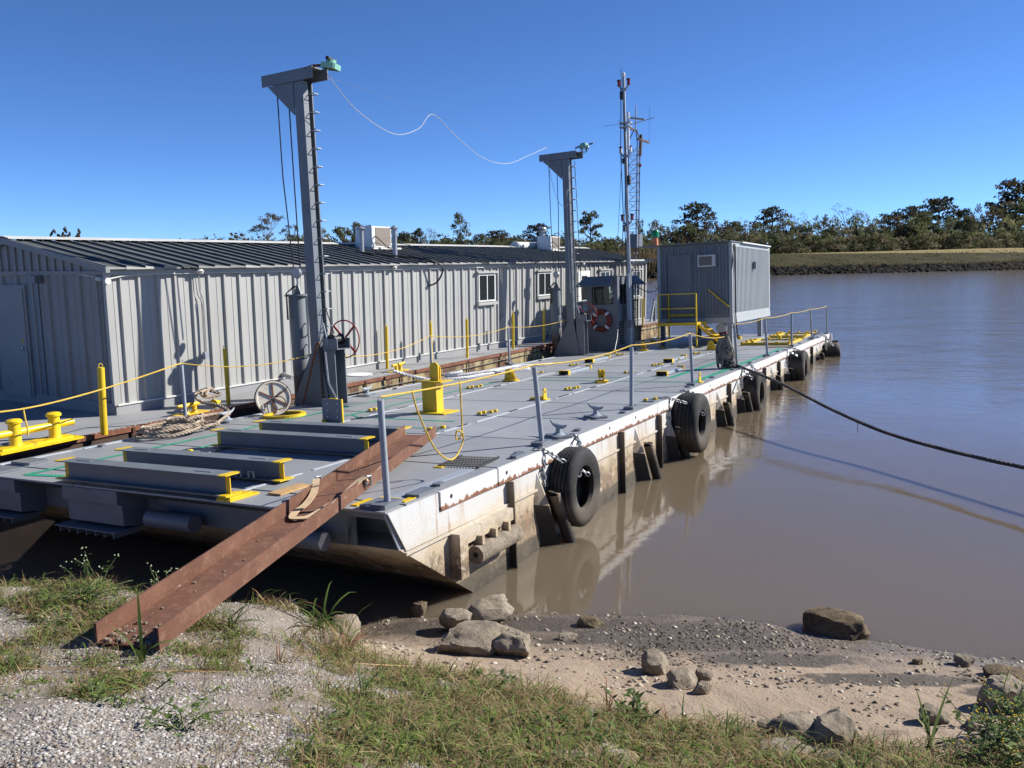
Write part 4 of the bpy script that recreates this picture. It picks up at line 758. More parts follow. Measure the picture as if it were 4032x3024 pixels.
# ================================================================ SHED BARGE AND METAL SHED
sb = thing('shed_barge', 'rust streaked barge carrying the long grey metal shed', 'barge', HM)
def ey(x): return -1.28 + .026 * (x + 2)
hp = [(-5, ey(-5)), (27.4, ey(27.4)), (27.4, 7.0), (-5, 7.0)]
MB().prism(hp, -1.9, HD - .012).build('hull', 'rustyyel', sb)
MB().prism([(-5.02, ey(-5) - .03), (27.45, ey(27.4) - .03), (27.45, 7.05), (-5.02, 7.05)], HD - .012, HD).build('deck', 'sheddeck', sb)
eg = MB(); eg.add([(-5.02, ey(-5) - .034, HD + .004), (27.45, ey(27.4) - .034, HD + .004), (27.45, ey(27.4) - .034, HD - .075), (-5.02, ey(-5) - .034, HD - .075), (-5.02, ey(-5) + .06, HD + .004), (27.45, ey(27.4) + .06, HD + .004)], [(0, 1, 2, 3), (0, 4, 5, 1)]); eg.build('edge_angle', 'rust', sb)
rv = MB()
for k in range(300): x = -4.5 + k * .105; rv.lathe([(.014, 0), (.009, .011), (0, .014)], 6, T(x, ey(x) + .012, HD + .004))
tag(rv.build('rivets', 'greylt', sb), None, None, None, 'stuff')
for x in (-.6, 2.4, 5.6, 7.0, 10.1, 13.5, 17.0, 20.5, 23.5): MB().box(x, x + .05, ey(x) - .055, ey(x) - .036, HD - .6, HD - .01).build('hull_rib', 'rustdk', sb)
MB().tube([(-4, ey(-4) - .05, HD - .18), (8, ey(8) - .05, HD - .24), (16, ey(16) - .05, HD - .16), (27, ey(27) - .05, HD - .2)], .012, 5).build('hull_cable', 'black', sb)
shed = thing('metal_shed', 'long low grey corrugated metal shed with dark ribbed roof', 'building', HM)
EH = 2.44; LEN = 25.62
def panel(w_, hgt, m, name='wall_panel'):
    r0 = w_ * .72; prof = [(0, 0), (w_ * .34, 0), (w_ * .35, -.007), (w_ * .37, -.007), (w_ * .38, 0), (r0, 0), (r0 + .018, -.045), (r0 + .062, -.045), (r0 + .08, 0), (w_, 0)]
    n = len(prof); mb = MB().add([(x, y, 0) for x, y in prof] + [(x, y, hgt) for x, y in prof], [(i, i + 1, n + i + 1, n + i) for i in range(n - 1)]); return mb.mesh(name, M[m])
PW = .3965; pm = panel(PW, EH, 'shed')
place('wall_panel', pm, shed, Matrix.Diagonal((.745, 1, 1, 1)))
for k in range(1, 65): place('wall_panel', pm, shed, T(-.10 + PW * k, 0, 0))
MB().box(-.02, LEN + .02, .02, 6.0, -.2, EH).build('core_wall', 'shed_end_shade', shed)
pe_ = panel(.51, 2.40, 'shed_end_shade')
for k in range(11): place('end_panel', pe_, shed, T(-.03, .645 + .51 * k, 0) @ RZ(-PI / 2))
pb = panel(PW, EH, 'shed')
for k in range(15): place('end_panel', pb, shed, T(LEN + .03, .03 + PW * k, 0) @ RZ(PI / 2))
MB().box(-.06, .06, -.04, .04, -.02, EH).build('corner_trim', 'shed', shed); MB().box(LEN - .05, LEN + .07, -.06, .05, -.02, EH).build('corner_trim', 'shed', shed)
MB().box(0, LEN, -.055, -.0, -.03, .0).build('base_flashing', 'trim', shed); MB().box(-.03, LEN, -.03, .015, HD + .001, -.032).build('base_curb', 'sheddeck', shed); MB().box(-.06, -.022, 0, 6, HD + .001, .02).build('base_curb', 'shed_end_shade', shed)
# gable
MB().yz([(0, 2.405), (6, 2.405), (6, 2.46), (3, 3.0), (0, 2.46)], -.028, .02).build('gable', 'shed_end_shade', shed)
for k in range(22):
    y = .18 + k * .26; zt = 2.46 + .54 * (1 - abs(y - 3) / 3) - .06
    if zt > 2.5: MB().box(-.06, -.0285, y, y + .07, 2.43, zt).build('gable_rib', 'shed_end_shade', shed)
MB().box(-.075, -.029, -.02, 6.02, 2.36, 2.425).build('gable_trim', 'shed_end_shade', shed)
for s_ in (0, 1):
    y0, y1 = (-.2, 3.0) if s_ == 0 else (6.2, 3.0); MB().yz([(y0, 2.40), (y1, 2.955), (y1, 3.075), (y0, 2.50)], -.14, -.06).build('rake_fascia', 'shed_end_shade', shed)
# roof panels with standing ribs, ridge cap
SL = math.atan2(.56, 3.18); RLn = math.hypot(.56, 3.18)
def roof_panel():
    prof = [(0, .0), (.018, .04), (.042, .04), (.06, .003), (.20, .0), (.30, .004), (PW, 0)]; n = len(prof)
    mb = MB().add([(x, 0, z) for x, z in prof] + [(x, RLn, z) for x, z in prof] + [(x, 0, z - .02) for x, z in prof] + [(x, RLn, z - .02) for x, z in prof],
                  [(i, i + 1, n + i + 1, n + i) for i in range(n - 1)] + [(2 * n + i, 3 * n + i, 3 * n + i + 1, 2 * n + i + 1) for i in range(n - 1)] + [(i, 2 * n + i, 2 * n + i + 1, i + 1) for i in range(n - 1)]); return mb.mesh('roof_panel', M['roof'])
rsun = MB().box(.02, .04, -.004, RLn - .1, .0405, .044).mesh('sunlit_rib_strip', M['ribsun']); rm = roof_panel(); fl = MB().add([(0, 0, -.022), (PW * .985, 0, -.022), (PW * .985, 0, .004), (.07, 0, .03), (.0, 0, .03), (0, .05, -.03), (PW * .985, .05, -.03)], [(0, 1, 2, 3, 4), (0, 5, 6, 1)]).mesh('eave_flashing', M['eave'])
for k in range(66):
    x = -.12 + PW * k - .01
    if x + PW > LEN + .45: break
    place('roof_panel', rm, shed, T(x, -.19, 2.478) @ RX(SL)); place('sunlit_rib_strip', rsun, shed, T(x, -.19, 2.478) @ RX(SL)); place('roof_panel', rm, shed, T(x + PW, 6.19, 2.478) @ RZ(PI) @ RX(SL))
    if k not in (4, 31): place('eave_flashing', fl, shed, T(x, -.196 - random.uniform(0, .01), 2.478) @ RX(random.uniform(-.2, .1)) @ RY(random.uniform(-.01, .02)))
MB().yz([(2.76, 3.055), (3.0, 3.10), (3.24, 3.055), (3.24, 3.07), (3.0, 3.115), (2.76, 3.07)], -.16, LEN + .2).build('ridge_cap', 'trim', shed)
MB().box(-.1, LEN, -.08, -.045, 2.36, 2.44).build('eave_trim', 'shed', shed)
# end door
d = MB().box(-.085, -.05, 2.5, 3.58, -.06, 2.16).build('door_frame', 'shed_end_shade', shed); dd = MB().box(-.10, -.088, 2.57, 3.5, -.05, 2.09).build('door', 'shed_end_shade', shed)
MB().lathe([(0, 0), (.03, 0), (.028, .03), (0, .032)], 12, T(-.10, 2.70, .92) @ RY(-PI / 2)).build('door_handle', 'steel', dd, smooth=True); MB().lathe([(0, 0), (.028, 0), (.024, .016), (0, .02)], 12, T(-.10, 2.69, 1.06) @ RY(-PI / 2)).build('deadbolt', 'yellow', dd, smooth=True)
MB().box(-.052, -.04, 2.1, 2.5, -.05, 2.25).build('jamb_panel', 'grey', shed)
# windows and second door on the long side
def window(x0, x1, z0, z1, pane='glass'):
    f = MB().box(x0 - .02, x1 + .02, -.075, -.046, z0 - .02, z0 + .02).box(x0 - .02, x1 + .02, -.075, -.046, z1 - .02, z1 + .02).box(x0 - .02, x0 + .02, -.075, -.046, z0 + .02, z1 - .02).box(x1 - .02, x1 + .02, -.075, -.046, z0 + .02, z1 - .02).build('window', 'white', shed)
    xm = (x0 + x1) / 2; MB().box(xm - .018, xm + .018, -.08, -.047, z0 + .021, z1 - .021).build('mullion', 'white', f)
    for a, b in ((x0 + .021, xm - .019), (xm + .019, x1 - .021)): MB().box(a, b, -.058, -.05, z0 + .021, z1 - .021).build('pane', pane, f)
    MB().box(x0 - .12, x1 + .12, -.13, -.046, z1 + .05, z1 + .11).build('header', 'shed', f); MB().box(x0 - .1, x1 + .1, -.12, -.046, z0 - .13, z0 - .04).build('sill', 'shed', f)
    MB().box(x0 - .07, x0 - .025, -.06, -.044, z0 - .03, z1 + .04).build('casing', 'shed', f); MB().box(x1 + .025, x1 + .07, -.06, -.044, z0 - .03, z1 + .04).build('casing', 'shed', f)
for a in ((12.17, 13.07, 1.33, 2.12), (15.88, 16.76, 1.36, 2.11), (20.88, 21.7, 1.36, 2.08), (24.1, 24.9, 1.0, 2.05)): window(*a)
d2 = MB().box(18.92, 19.9, -.08, -.046, -.02, 2.14).build('side_door', 'white', shed); MB().box(19.2, 19.65, -.086, -.0805, 1.05, 1.95).build('pane', 'glass', d2); MB().tube([(19.0, -.08, .95), (19.0, -.14, .96), (19.12, -.14, .98)], .014, 6).build('door_handle', 'dark', d2)
# conduits, boxes, lamps
MB().tube([(-.05, -.07, 2.28), (.3, -.075, 2.34), (1.0, -.07, 2.36), (8, -.07, 2.345), (16, -.07, 2.35), (25, -.07, 2.35)], .013, 6).tube([(-.05, -.07, 2.28), (-.06, .3, 2.33), (-.055, 1.2, 2.40), (-.055, 3, 2.36), (-.055, 5.8, 2.36)], .012, 6).build('conduit', 'trim', shed)
for x in (1.98, 13.52):
    bx = MB().box(x - .05, x + .05, -.12, -.05, .63, .78).build('switch_box', 'greylt', shed); MB().tube(smooth_path([(x, -.08, .78), (x - .0, -.08, 1.7), (x - .1, -.08, 1.95), (x - .12, -.08, 2.3)], 5), .012, 6).tube(smooth_path([(x + .03, -.08, .78), (x + .03, -.08, 1.75), (x - .04, -.08, 2.0), (x - .05, -.08, 2.3)], 5), .012, 6).build('riser', 'shed', bx)
for x in (1.92, 8.04, 13.77, 19.2):
    l_ = MB().lathe([(0, .06), (.05, .055), (.09, .0), (.07, -.02)], 14, T(x, -.12, 2.40)).build('wall_lamp', 'trim', shed, smooth=True); MB().lathe([(0, -.08), (.05, -.06), (.062, -.02)], 12, T(x + .02, -.14, 2.41) @ RX(.6) @ RY(-.5)).build('lamp_globe', 'white', l_, smooth=True); MB().box(x - .03, x + .03, -.11, -.05, 2.36, 2.46).build('lamp_base', 'trim', l_)
MB().lathe([(0, 0), (.06, 0), (.06, .05), (.0, .05)], 14, T(-.05, -.06, 2.25) @ RX(PI / 2)).lathe([(.02, 0), (.035, .09), (.0, .092)], 12, T(-.09, .04, 2.27) @ RY(-1.3)).build('corner_lamp', 'trim', shed, smooth=True)
MB().box(-.2, -.06, 1.93, 2.06, 2.2, 2.34, T(0, 0, 0)).build('end_flood', 'grey', shed)
MB().tube(smooth_path([(8.4, 1.3, 2.80), (9.2, .5, 2.68), (9.55, -.1, 2.6), (9.9, -.3, 2.42), (9.95, -.28, 2.2), (9.82, -.18, 1.96), (9.62, -.05, 1.87)], 6), .026, 8).build('black_hose', 'black', shed, smooth=True)
for x in (5.95, 12.1, 16.5, 9.1): MB().box(x, x + .05, -.1, -.056, -.15, .06).build('wall_bracket', 'grey', shed)
MB().cyl((4.1, -.02, .06), (4.0, -.42, .02), .05).build('pipe_stub', 'shed', shed, smooth=True)
# roof equipment: separate things standing on the roof
def roof_z(y): return 2.50 + .56 * (y + .19) / 3.18
def flue(label, x, y, top):
    t = thing('flue_pipe', label, 'flue pipe', Hm(x, y, roof_z(y) - .05), 'flue pipes on the shed roof'); hgt = top - roof_z(y) + .05
    MB().cyl((0, 0, 0), (0, 0, hgt), .068, None, 16).build('pipe', 'steel', t, smooth=True); MB().lathe([(.14, hgt + .02), (.0, hgt + .12), (0, hgt + .10), (.13, hgt + .01)], 16).build('rain_cap', 'steel', t)
    for k in range(3): a = k * 2.1; MB().cyl((.06 * math.cos(a), .06 * math.sin(a), hgt - .02), (.08 * math.cos(a), .08 * math.sin(a), hgt + .05), .006, None, 5).build('cap_strut', 'steel', t)
flue('flue pipe left of the larger roof air conditioner', 8.68, 1.5, 3.42); flue('flue pipe in front of the larger roof air conditioner', 9.15, .72, 3.42)
def ac(label, x, y, wx_, wy_, hh):
    t = thing('air_conditioner', label, 'air conditioner', Hm(x, y, roof_z(y) + .02), 'air conditioners on the shed roof')
    MB().box(-.05, wx_ + .35, -.1, wy_ + .05, .0, .05).build('skid', 'trim', t); MB().box(0, wx_, 0, wy_, .06, hh).build('cabinet', 'white', t)
    MB().box(.16, wx_ - .04, -.012, -.001, .1, hh - .04).build('grille', GR, t); MB().box(-.01, .13, -.015, -.001, .08, hh - .02).build('valve_panel', 'white', t)
    MB().box(-.012, -.001, .04, wy_ - .04, .1, hh - .06).build('side_panel', 'white', t); MB().tube(smooth_path([(.08, -.02, .35), (.1, -.12, .33), (.35, -.2, .12), (.5, -.3, .02)], 5), .018, 6).tube(smooth_path([(.08, -.02, .18), (.15, -.12, .16), (.45, -.25, .02)], 5), .014, 6).build('refrigerant_line', 'black', t)
def grille_mat():
    t = NT('coil_grille'); co = t.coord(); wv = t.new('ShaderNodeTexWave'); wv.inputs['Scale'].default_value = 14; wv.inputs['Distortion'].default_value = .4; t.l(co, wv.inputs[0]); t.base(t.ramp(wv.outputs[1], [(.3, (.16, .135, .11)), (.7, (.26, .22, .18))]), .6); return t.m
GR = grille_mat()
ac('large white air conditioner between the two flue pipes on the shed roof', 9.72, 2.0, .88, .62, .66); ac('small white air conditioner on the far end of the shed roof', 20.6, 2.0, .8, .6, .58)
t = thing('roof_duct', 'pale fat duct lying along the far end of the shed ridge', 'duct', Hm(19.3, 2.9, 2.98)); MB().cyl((.1, 0, .14), (2.2, 0, .14), .15, None, 18).build('duct', 'trim', t, smooth=True); MB().lathe([(0, 0), (.17, 0), (.17, .1), (0, .1)], 18, T(0, 0, .14) @ RY(PI / 2)).build('duct_cap', 'trim', t, smooth=True); MB().box(.2, 2.1, -.12, .12, -.03, .02).build('cradle', 'trim', t)
t = thing('roof_ventilator', 'grey mushroom roof ventilator behind the small air conditioner', 'ventilator', Hm(21.55, 2.9, 2.95)); MB().box(-.3, .3, -.28, .28, 0, .55).build('plenum', 'grey', t); MB().lathe([(.1, .55), (.1, .72), (.2, .74), (.22, .79), (.1, .82), (.1, .84), (.2, .86), (.16, .92), (0, .95)], 18).build('cowl', 'steel', t, smooth=True)
# yellow posts, bitts, kevels on the shed deck
def ypost(label, x, y, hgt=1.1, ly=0, r_=.04):
    t = thing('yellow_post', label, 'post', Hm(x, y, HD), 'yellow posts along the shed barge deck'); MB().cyl((0, 0, 0), (ly, 0, hgt), r_, None, 12).build('pole', 'yellow', t, smooth=True)
    MB().tube([(ly + .035 * math.cos(k * PI / 5), 0, hgt + .03 + .035 * math.sin(k * PI / 5)) for k in range(10)], .007, 5, closed=True).build('rope_eye', 'yellow', t)
for x, y, lb, ly in ((-1.22, -1.44, 'thick yellow post beside the shed corner and double bitt', .03), (1.75, -.95, 'yellow post behind the open hatch lid', -.02), (7.55, -.2, 'yellow post just left of the yellow bollard', .01), (9.0, -.55, 'yellow post directly behind the yellow bollard', .0), (10.6, -.65, 'yellow post to the right of the bollard before the first shed window', .0), (13.3, -.58, 'yellow post between the two shed windows', .0), (15.6, -.42, 'yellow post beside the spud of the farther davit', .02), (24.1, -.55, 'yellow post at the far end of the shed beside the container', .0)): ypost(lb, x, y, 1.1, ly, .056 if x < -1 else .04)
t = thing('double_bitt', 'chipped yellow double bitt bollard on the shed barge deck', 'bollard', Hm(-2.5, -1.22, HD) @ RZ(.07))
MB().box(-.45, .95, -.26, .26, .002, .03, None, .03).box(-.35, .85, -.15, .15, .031, .06, None, .03).build('base_plate', 'yellowworn', t)
for x in (-.02, .62): MB().lathe([(.10, .06), (.085, .1), (.085, .38), (.115, .40), (.115, .43), (.09, .45), (0, .46)], 20, T(x, 0, 0)).build('barrel', 'yellowworn', t, smooth=True)
MB().cyl((-.36, 0, .25), (.94, 0, .25), .055, None, 16).build('cross_bar', 'yellowworn', t, smooth=True)
def kevel(label, x, y, rz):
    t = thing('kevel', label, 'kevel', Hm(x, y, HD) @ RZ(rz), 'yellow kevels on the shed barge deck'); MB().box(-.34, .34, -.15, .15, .002, .015).build('base_plate', 'yellow', t)
    for s_ in (-.1, .1): MB().lathe([(.07, .015), (.045, .05), (.045, .14)], 12, T(s_, 0, 0)).build('leg', 'yellow', t, smooth=True)
    MB().tube([(-.3, 0, .17), (-.2, 0, .165), (.2, 0, .165), (.3, 0, .19)], [.03, .04, .04, .03], 10).build('horn', 'yellow', t, smooth=True)
kevel('yellow kevel wrapped with brown rope near the shed corner', .75, -1.08, .1); kevel('yellow kevel with white rope left of the yellow bollard', 7.35, -.72, .15)
tag(MB().lathe([(0, 0), (.09, 0), (.02, .16), (0, .16)], 14, Hm(1.35, -1.0, HD + .09) @ RY(1.45)).build('yellow_cone', 'yellow', None, None, True), 'yellow cone lying on the shed deck left of the hatch lid', 'cone')
tag(MB().lathe([(0, 0), (.32, 0), (.32, .02), (.1, .03), (0, .03)], 24, Hm(6.3, -.35, HD + .002)).build('round_cover', 'white', None, None, True), 'flat white round cover on the shed deck', 'cover')
t = thing('deck_stanchion', 'small grey A-shaped stanchion at the far end of the shed barge', 'stanchion', Hm(26.3, -.2, HD)); MB().box(0, .12, -.05, .05, 0, 1.0).build('upright', 'grey', t); MB().add([(-.5, -.04, 0), (-.38, -.04, 0), (0, -.04, .9), (-.06, -.04, .95), (-.5, .04, 0), (-.38, .04, 0), (0, .04, .9), (-.06, .04, .95)], [(0, 1, 2, 3), (7, 6, 5, 4), (0, 4, 5, 1), (1, 5, 6, 2), (2, 6, 7, 3), (3, 7, 4, 0)]).build('brace', 'greylt', t)
# ================================================================ OFFICE CONTAINER ON LEGS
t = thing('office_container', 'grey corrugated container office raised on legs near the stern', 'container', B(22.85, 2.3, 0)); CL, CW, C0, C1 = 6.2, 2.62, .95, 3.52
MB().box(.02, CL - .02, .02, CW - .02, C0, C1 - .03).build('core', 'grey', t)
cp_ = MB().add([(x, y, z) for z in (0, 1) for x, y in ((0, 0), (.07, 0), (.10, -.035), (.17, -.035), (.20, 0))], [(i, i + 1, i + 6, i + 5) for i in range(4)]).mesh('side_panel', M['contside'])
for k in range(30): place('side_panel', cp_, t, T(.1 + k * .2, .018, C0 + .14) @ Matrix.Diagonal((1, 1, C1 - C0 - .28, 1)))
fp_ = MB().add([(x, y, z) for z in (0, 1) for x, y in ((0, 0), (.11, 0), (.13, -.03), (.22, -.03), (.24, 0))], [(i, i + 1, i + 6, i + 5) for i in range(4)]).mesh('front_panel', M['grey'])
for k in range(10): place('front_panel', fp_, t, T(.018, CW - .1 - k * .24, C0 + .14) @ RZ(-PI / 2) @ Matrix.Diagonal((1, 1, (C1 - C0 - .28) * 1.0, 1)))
fr = MB()
for x in (0, CL - .1):
    for y in (-.02, CW - .09): fr.box(x - .01, x + .11, y, y + .11, C0, C1)
fr.build('corner_post', 'contside', t)
MB().box(.1, CL - .1, -.02, .04, C0 + .001, C0 + .14).box(.1, CL - .1, -.02, .04, C1 - .14, C1 - .001).build('side_rail', 'contside', t); MB().box(-.01, .03, .09, CW - .09, C0 + .001, C0 + .14).build('front_rail', 'grey', t); MB().box(-.01, .03, .09, CW - .09, C1 - .14, C1 - .001).build('front_rail', 'grey', t)
MB().box(-.02, CL + .02, -.03, .07, C0 - .2, C0 - .002).box(-.02, CL + .02, CW - .07, CW + .03, C0 - .2, C0 - .002).box(-.02, .08, .07, CW - .07, C0 - .2, C0 - .002).box(CL - .08, CL, .07, CW - .07, C0 - .2, C0 - .002).build('sub_frame', 'contside', t)
for x in (0, 4.7):
    for y in (.0, CW - .2): MB().box(x + .05, x + .18, y + .02, y + .18, .003, C0 - .201).build('leg', 'greylt' if y < 1 else 'grey', t)
MB().box(-.35, CL + .02, -.06, .9, C1 + .002, C1 + .03).box(-.35, CL, .9, CW + .65, C1 + .002, C1 + .03).build('roof_sheet', 'grey', t); MB().box(1.2, CL - .2, -.12, -.062, C1 + .0, C1 + .04).build('roof_edge', 'white', t)
dr = MB().box(-.055, -.04, 1.42, 2.2, C0 + .06, C1 - .35).build('door', 'grey', t); MB().box(-.07, -.056, 1.47, 1.55, 1.95, 1.98).build('door_handle', 'steel', dr); MB().box(-.05, -.031, 1.38, 1.415, C0, C1 - .32).box(-.05, -.031, 2.205, 2.24, C0, C1 - .32).build('door_frame', 'grey', t)
a_ = MB().box(-.22, .0, .52, 1.12, 2.72, 3.12).build('window_unit', 'trim', t); MB().box(-.226, -.2205, .62, 1.07, 2.76, 3.07).build('grille', GR, a_)
MB().tube([(-.05, -.02, 2.6), (-.04, -.09, 3.45), (.22, -.07, 3.4), (.3, -.07, 2.75), (.22, -.06, 2.3), (.25, -.06, 1.0), (.3, -.06, .2)], .018, 6).tube([(.2, -.07, 3.45), (.2, -.07, 1.0), (.35, -.1, .25)], .02, 6).build('cable', 'black', t)
MB().box(3.1, 3.3, -.14, -.02, 2.62, 2.9, None, .04).build('wall_lamp', 'grey', t)
MB().box(-.12, -.03, .45, .5, 1.60, 1.63).build('rail_bracket', 'yellow', t)
MB().cyl((-.12, .08, 1.32), (-.12, .78, 1.93), .026).build('wall_handrail', 'yellow', t, smooth=True)
MB().box(-.08, -.03, 1.3, 2.2, 1.02, 1.1).build('door_step', 'yellow', t)
# access platform and stairs
t = thing('access_platform', 'yellow access platform with handrail and stairs below the container door', 'platform', B(21.6, 3.2, 0)); G = .83
MB().box(0, 1.2, 0, 1.32, G - .06, G).build('deck', 'dark', t); MB().box(-.03, 0, -.03, 1.35, G - .08, G + .02).box(0, 1.2, -.03, -.001, G - .08, G + .02).build('toe_board', 'yellow', t)
for x, y in ((0, 0), (0, 1.32), (1.15, 1.32)): MB().box(x - .022, x + .022, y - .022, y + .022, .003, G + 1.0).build('post', 'yellow', t)
for z in (G + .5, G + .99): MB().box(-.018, .018, .023, 1.297, z - .016, z + .016).box(.023, 1.127, 1.304, 1.336, z - .016, z + .016).build('rail', 'yellow', t)
for s_ in (.15, .75): MB().add([(s_, -.04, G - .02), (s_, -.04, G - .16), (s_, -.95, .003), (s_, -.82, .003), (s_ + .03, -.04, G - .02), (s_ + .03, -.04, G - .16), (s_ + .03, -.95, .003), (s_ + .03, -.82, .003)], [(0, 1, 2, 3), (7, 6, 5, 4), (0, 4, 5, 1), (1, 5, 6, 2), (2, 6, 7, 3), (3, 7, 4, 0)]).build('stringer', 'yellow', t)
for k in range(3): MB().box(.18, .75, -.25 - .22 * k - .1, -.25 - .22 * k + .08, G - .25 - .2 * k, G - .22 - .2 * k).build('tread', 'yellow', t)
# gear stored under the container
t = thing('water_pump', 'dark pump with pale round tank under the container', 'pump', B(23.6, 2.9, 0)); MB().cyl((0, 0, .55), (.5, 0, .55), .17, None, 16).build('tank', 'white', t, smooth=True); MB().box(-.1, .6, -.25, .25, .003, .32, None, .05).build('engine', 'dark', t); MB().box(0, .3, -.2, .1, .321, .4).build('cover', 'red', t)
t = thing('signal_beacon', 'green beacon light on an orange base on the container roof', 'beacon', B(23.0, 5.05, 3.555)); MB().lathe([(.12, 0), (.1, .3), (0, .3)], 12).build('base', 'orange', t, smooth=True); MB().lathe([(.13, .301), (.14, .52), (.12, .55), (0, .56)], 14).build('lens', 'greenglass', t, smooth=True)
# ================================================================ OPERATOR BOOTH
t = thing('operator_booth', 'small dark grey operator booth with visor roof and see-through windows', 'booth', B(20.45, 5.55, 0)); bx_, by_ = 1.55, 1.13
def wall_open(axis_, pos, a0, a1, o0, o1, z0, z1, name):
    mb = MB()
    for p0, p1, q0, q1 in ((a0, o0, .01, 2.5), (o1, a1, .01, 2.5), (o0, o1, .01, z0), (o0, o1, z1, 2.5)):
        if axis_ == 'x': mb.box(pos - .02, pos + .02, p0, p1, q0, q1)
        else: mb.box(p0, p1, pos - .02, pos + .02, q0, q1)
    wl_ = mb.build(name, 'grey', t); m2 = MB()
    if axis_ == 'x': m2.box(pos - .004, pos + .004, o0 + .001, o1 - .001, z0 + .001, z1 - .001)
    else: m2.box(o0 + .001, o1 - .001, pos - .004, pos + .004, z0 + .001, z1 - .001)
    m2.build('pane', 'clear', wl_); m3 = MB()
    for a, b, c_, d_ in ((o0, o0 + .025, z0, z1), (o1 - .025, o1, z0, z1), (o0 + .025, o1 - .025, z0, z0 + .025), (o0 + .025, o1 - .025, z1 - .025, z1)):
        if axis_ == 'x': m3.box(pos - .03, pos - .0205, a, b, c_, d_)
        else: m3.box(a, b, pos - .03, pos - .0205, c_, d_)
    m3.build('gasket', 'black', wl_)
wall_open('x', .02, 0, by_, .16, .93, 1.57, 2.2, 'front_wall'); wall_open('x', bx_, 0, by_, .16, .93, 1.57, 2.2, 'rear_wall')
wall_open('y', .02, .041, bx_ - .021, .2, .78, 1.57, 2.24, 'side_wall'); wall_open('y', by_ - .02, .041, bx_ - .021, .2, .78, 1.57, 2.24, 'side_wall')
MB().box(-.02, bx_ + .03, -.02, by_ + .02, 2.502, 2.53).build('roof', 'grey', t)
MB().add([(-.02, .15, 2.53), (-.02, by_ + .02, 2.53), (-.36, by_ + .3, 2.2), (-.36, .1, 2.2), (-.02, .15, 2.515), (-.02, by_ + .02, 2.515), (-.36, by_ + .3, 2.185), (-.36, .1, 2.185)], [(0, 1, 2, 3), (7, 6, 5, 4), (0, 4, 5, 1), (1, 5, 6, 2), (2, 6, 7, 3), (3, 7, 4, 0)]).build('front_visor', VIS if False else 'grey', t)
MB().add([(-.02, by_ + .02, 2.53), (bx_, by_ + .02, 2.53), (bx_, by_ + .35, 2.2), (-.36, by_ + .3, 2.2)], [(0, 1, 2, 3)]).add([(bx_ * .5, -.02, 2.53), (bx_ + .3, -.02, 2.53), (bx_ + .35, -.38, 2.2), (bx_ * .5, -.3, 2.2)], [(0, 1, 2, 3)]).build('side_visor', 'grey', t)
for k in range(9): MB().box(.06, .5, -.012, -.001, .2 + k * .09, .26 + k * .09).build('louvre', 'dark', t)
MB().box(.3, .9, .3, .75, .01, 1.5).build('console', 'dark', t); MB().tube([(.85 + .14 * math.cos(k * .4), -.06, 1.15 + .22 * math.sin(k * .4)) for k in range(32)], .016, 6).build('hose_coil', 'black', t)
t = thing('life_ring', 'faded orange life ring with white bands hung on the booth', 'life ring', B(20.385, 6.14, 1.03))
MB().tube([(0, .30 * math.cos(k * PI / 18), .30 * math.sin(k * PI / 18)) for k in range(36)], .085, 10, closed=True).build('ring', 'lifering', t, smooth=True)
for k in range(4):
    a0 = PI / 4 + k * PI / 2; MB().tube([(0, .30 * math.cos(a0 + j * .06), .30 * math.sin(a0 + j * .06)) for j in (-2, -1, 0, 1, 2)], .09, 10).build('band', 'white', t, smooth=True)
# ================================================================ MASTS
t = thing('pole_mast', 'tall galvanised pole mast with navigation lights beside the booth', 'mast', B(21.0, 5.34, 0))
MB().cyl((0, .0, .01), (0, -.02, 2.9), .075, None, 16).cyl((0, -.02, 2.9), (0, .0, 6.6), .06, None, 16).cyl((0, .0, 6.6), (0, -.0, 9.05), .05, None, 16).build('pole', 'steel', t, smooth=True)
MB().box(-.15, .15, -.15, .15, .003, .03).build('base_plate', 'grey', t)
MB().box(-.12, -.06, -.05, .05, .1, 2.6).build('cable_tray', 'greylt', t); MB().box(-.2, -.1, -.1, .1, .75, 1.0).build('junction_box', 'grey', t)
def nav(z, m, w_=.17):
    for s_ in (-1, 1):
        MB().add([(-.02, 0, z - .28), (-.02, 0, z - .14), (-.02, s_ * w_, z - .03), (-.02, s_ * w_, z - .07), (.02, 0, z - .28), (.02, 0, z - .14), (.02, s_ * w_, z - .03), (.02, s_ * w_, z - .07)], [(0, 1, 2, 3), (7, 6, 5, 4), (0, 4, 5, 1), (1, 5, 6, 2), (2, 6, 7, 3), (3, 7, 4, 0)]).build('light_arm', 'greylt', t)
        l_ = MB().lathe([(.06, -.03), (.06, 0), (.05, .01), (.05, .12), (.06, .13), (.05, .17), (0, .18)], 14, T(0, s_ * w_, z)).build('nav_light', m, t, smooth=True); MB().lathe([(.064, .135), (.064, .175), (0, .176)], 14, T(0, s_ * w_, z)).build('light_cap', 'dark', l_)
nav(8.82, 'redglass'); nav(6.64, 'white'); nav(4.40, 'redglass')
MB().lathe([(.05, 9.06), (.06, 9.08), (.05, 9.2), (0, 9.22)], 12).build('top_light', 'white', t, smooth=True)
MB().box(-.09, .06, .02, .12, 8.35, 8.6).build('box', 'dark', t); MB().box(-.06, .06, -.15, -.07, 5.55, 5.85).build('camera', 'dark', t); MB().box(-.1, .1, .07, .14, 4.0, 4.22).build('box', 'grey', t); MB().box(-.08, .02, .03, .1, 6.25, 6.42).build('box', 'dark', t)
MB().cyl((-.07, -.13, 6.7), (-.07, -.15, 7.9), .045, None, 10).build('antenna_tube', 'white', t, smooth=True); MB().box(-.12, .12, -.22, .16, 7.55, 7.6).box(-.12, .12, -.22, .16, 7.42, 7.46).build('antenna_bracket', 'steel', t)
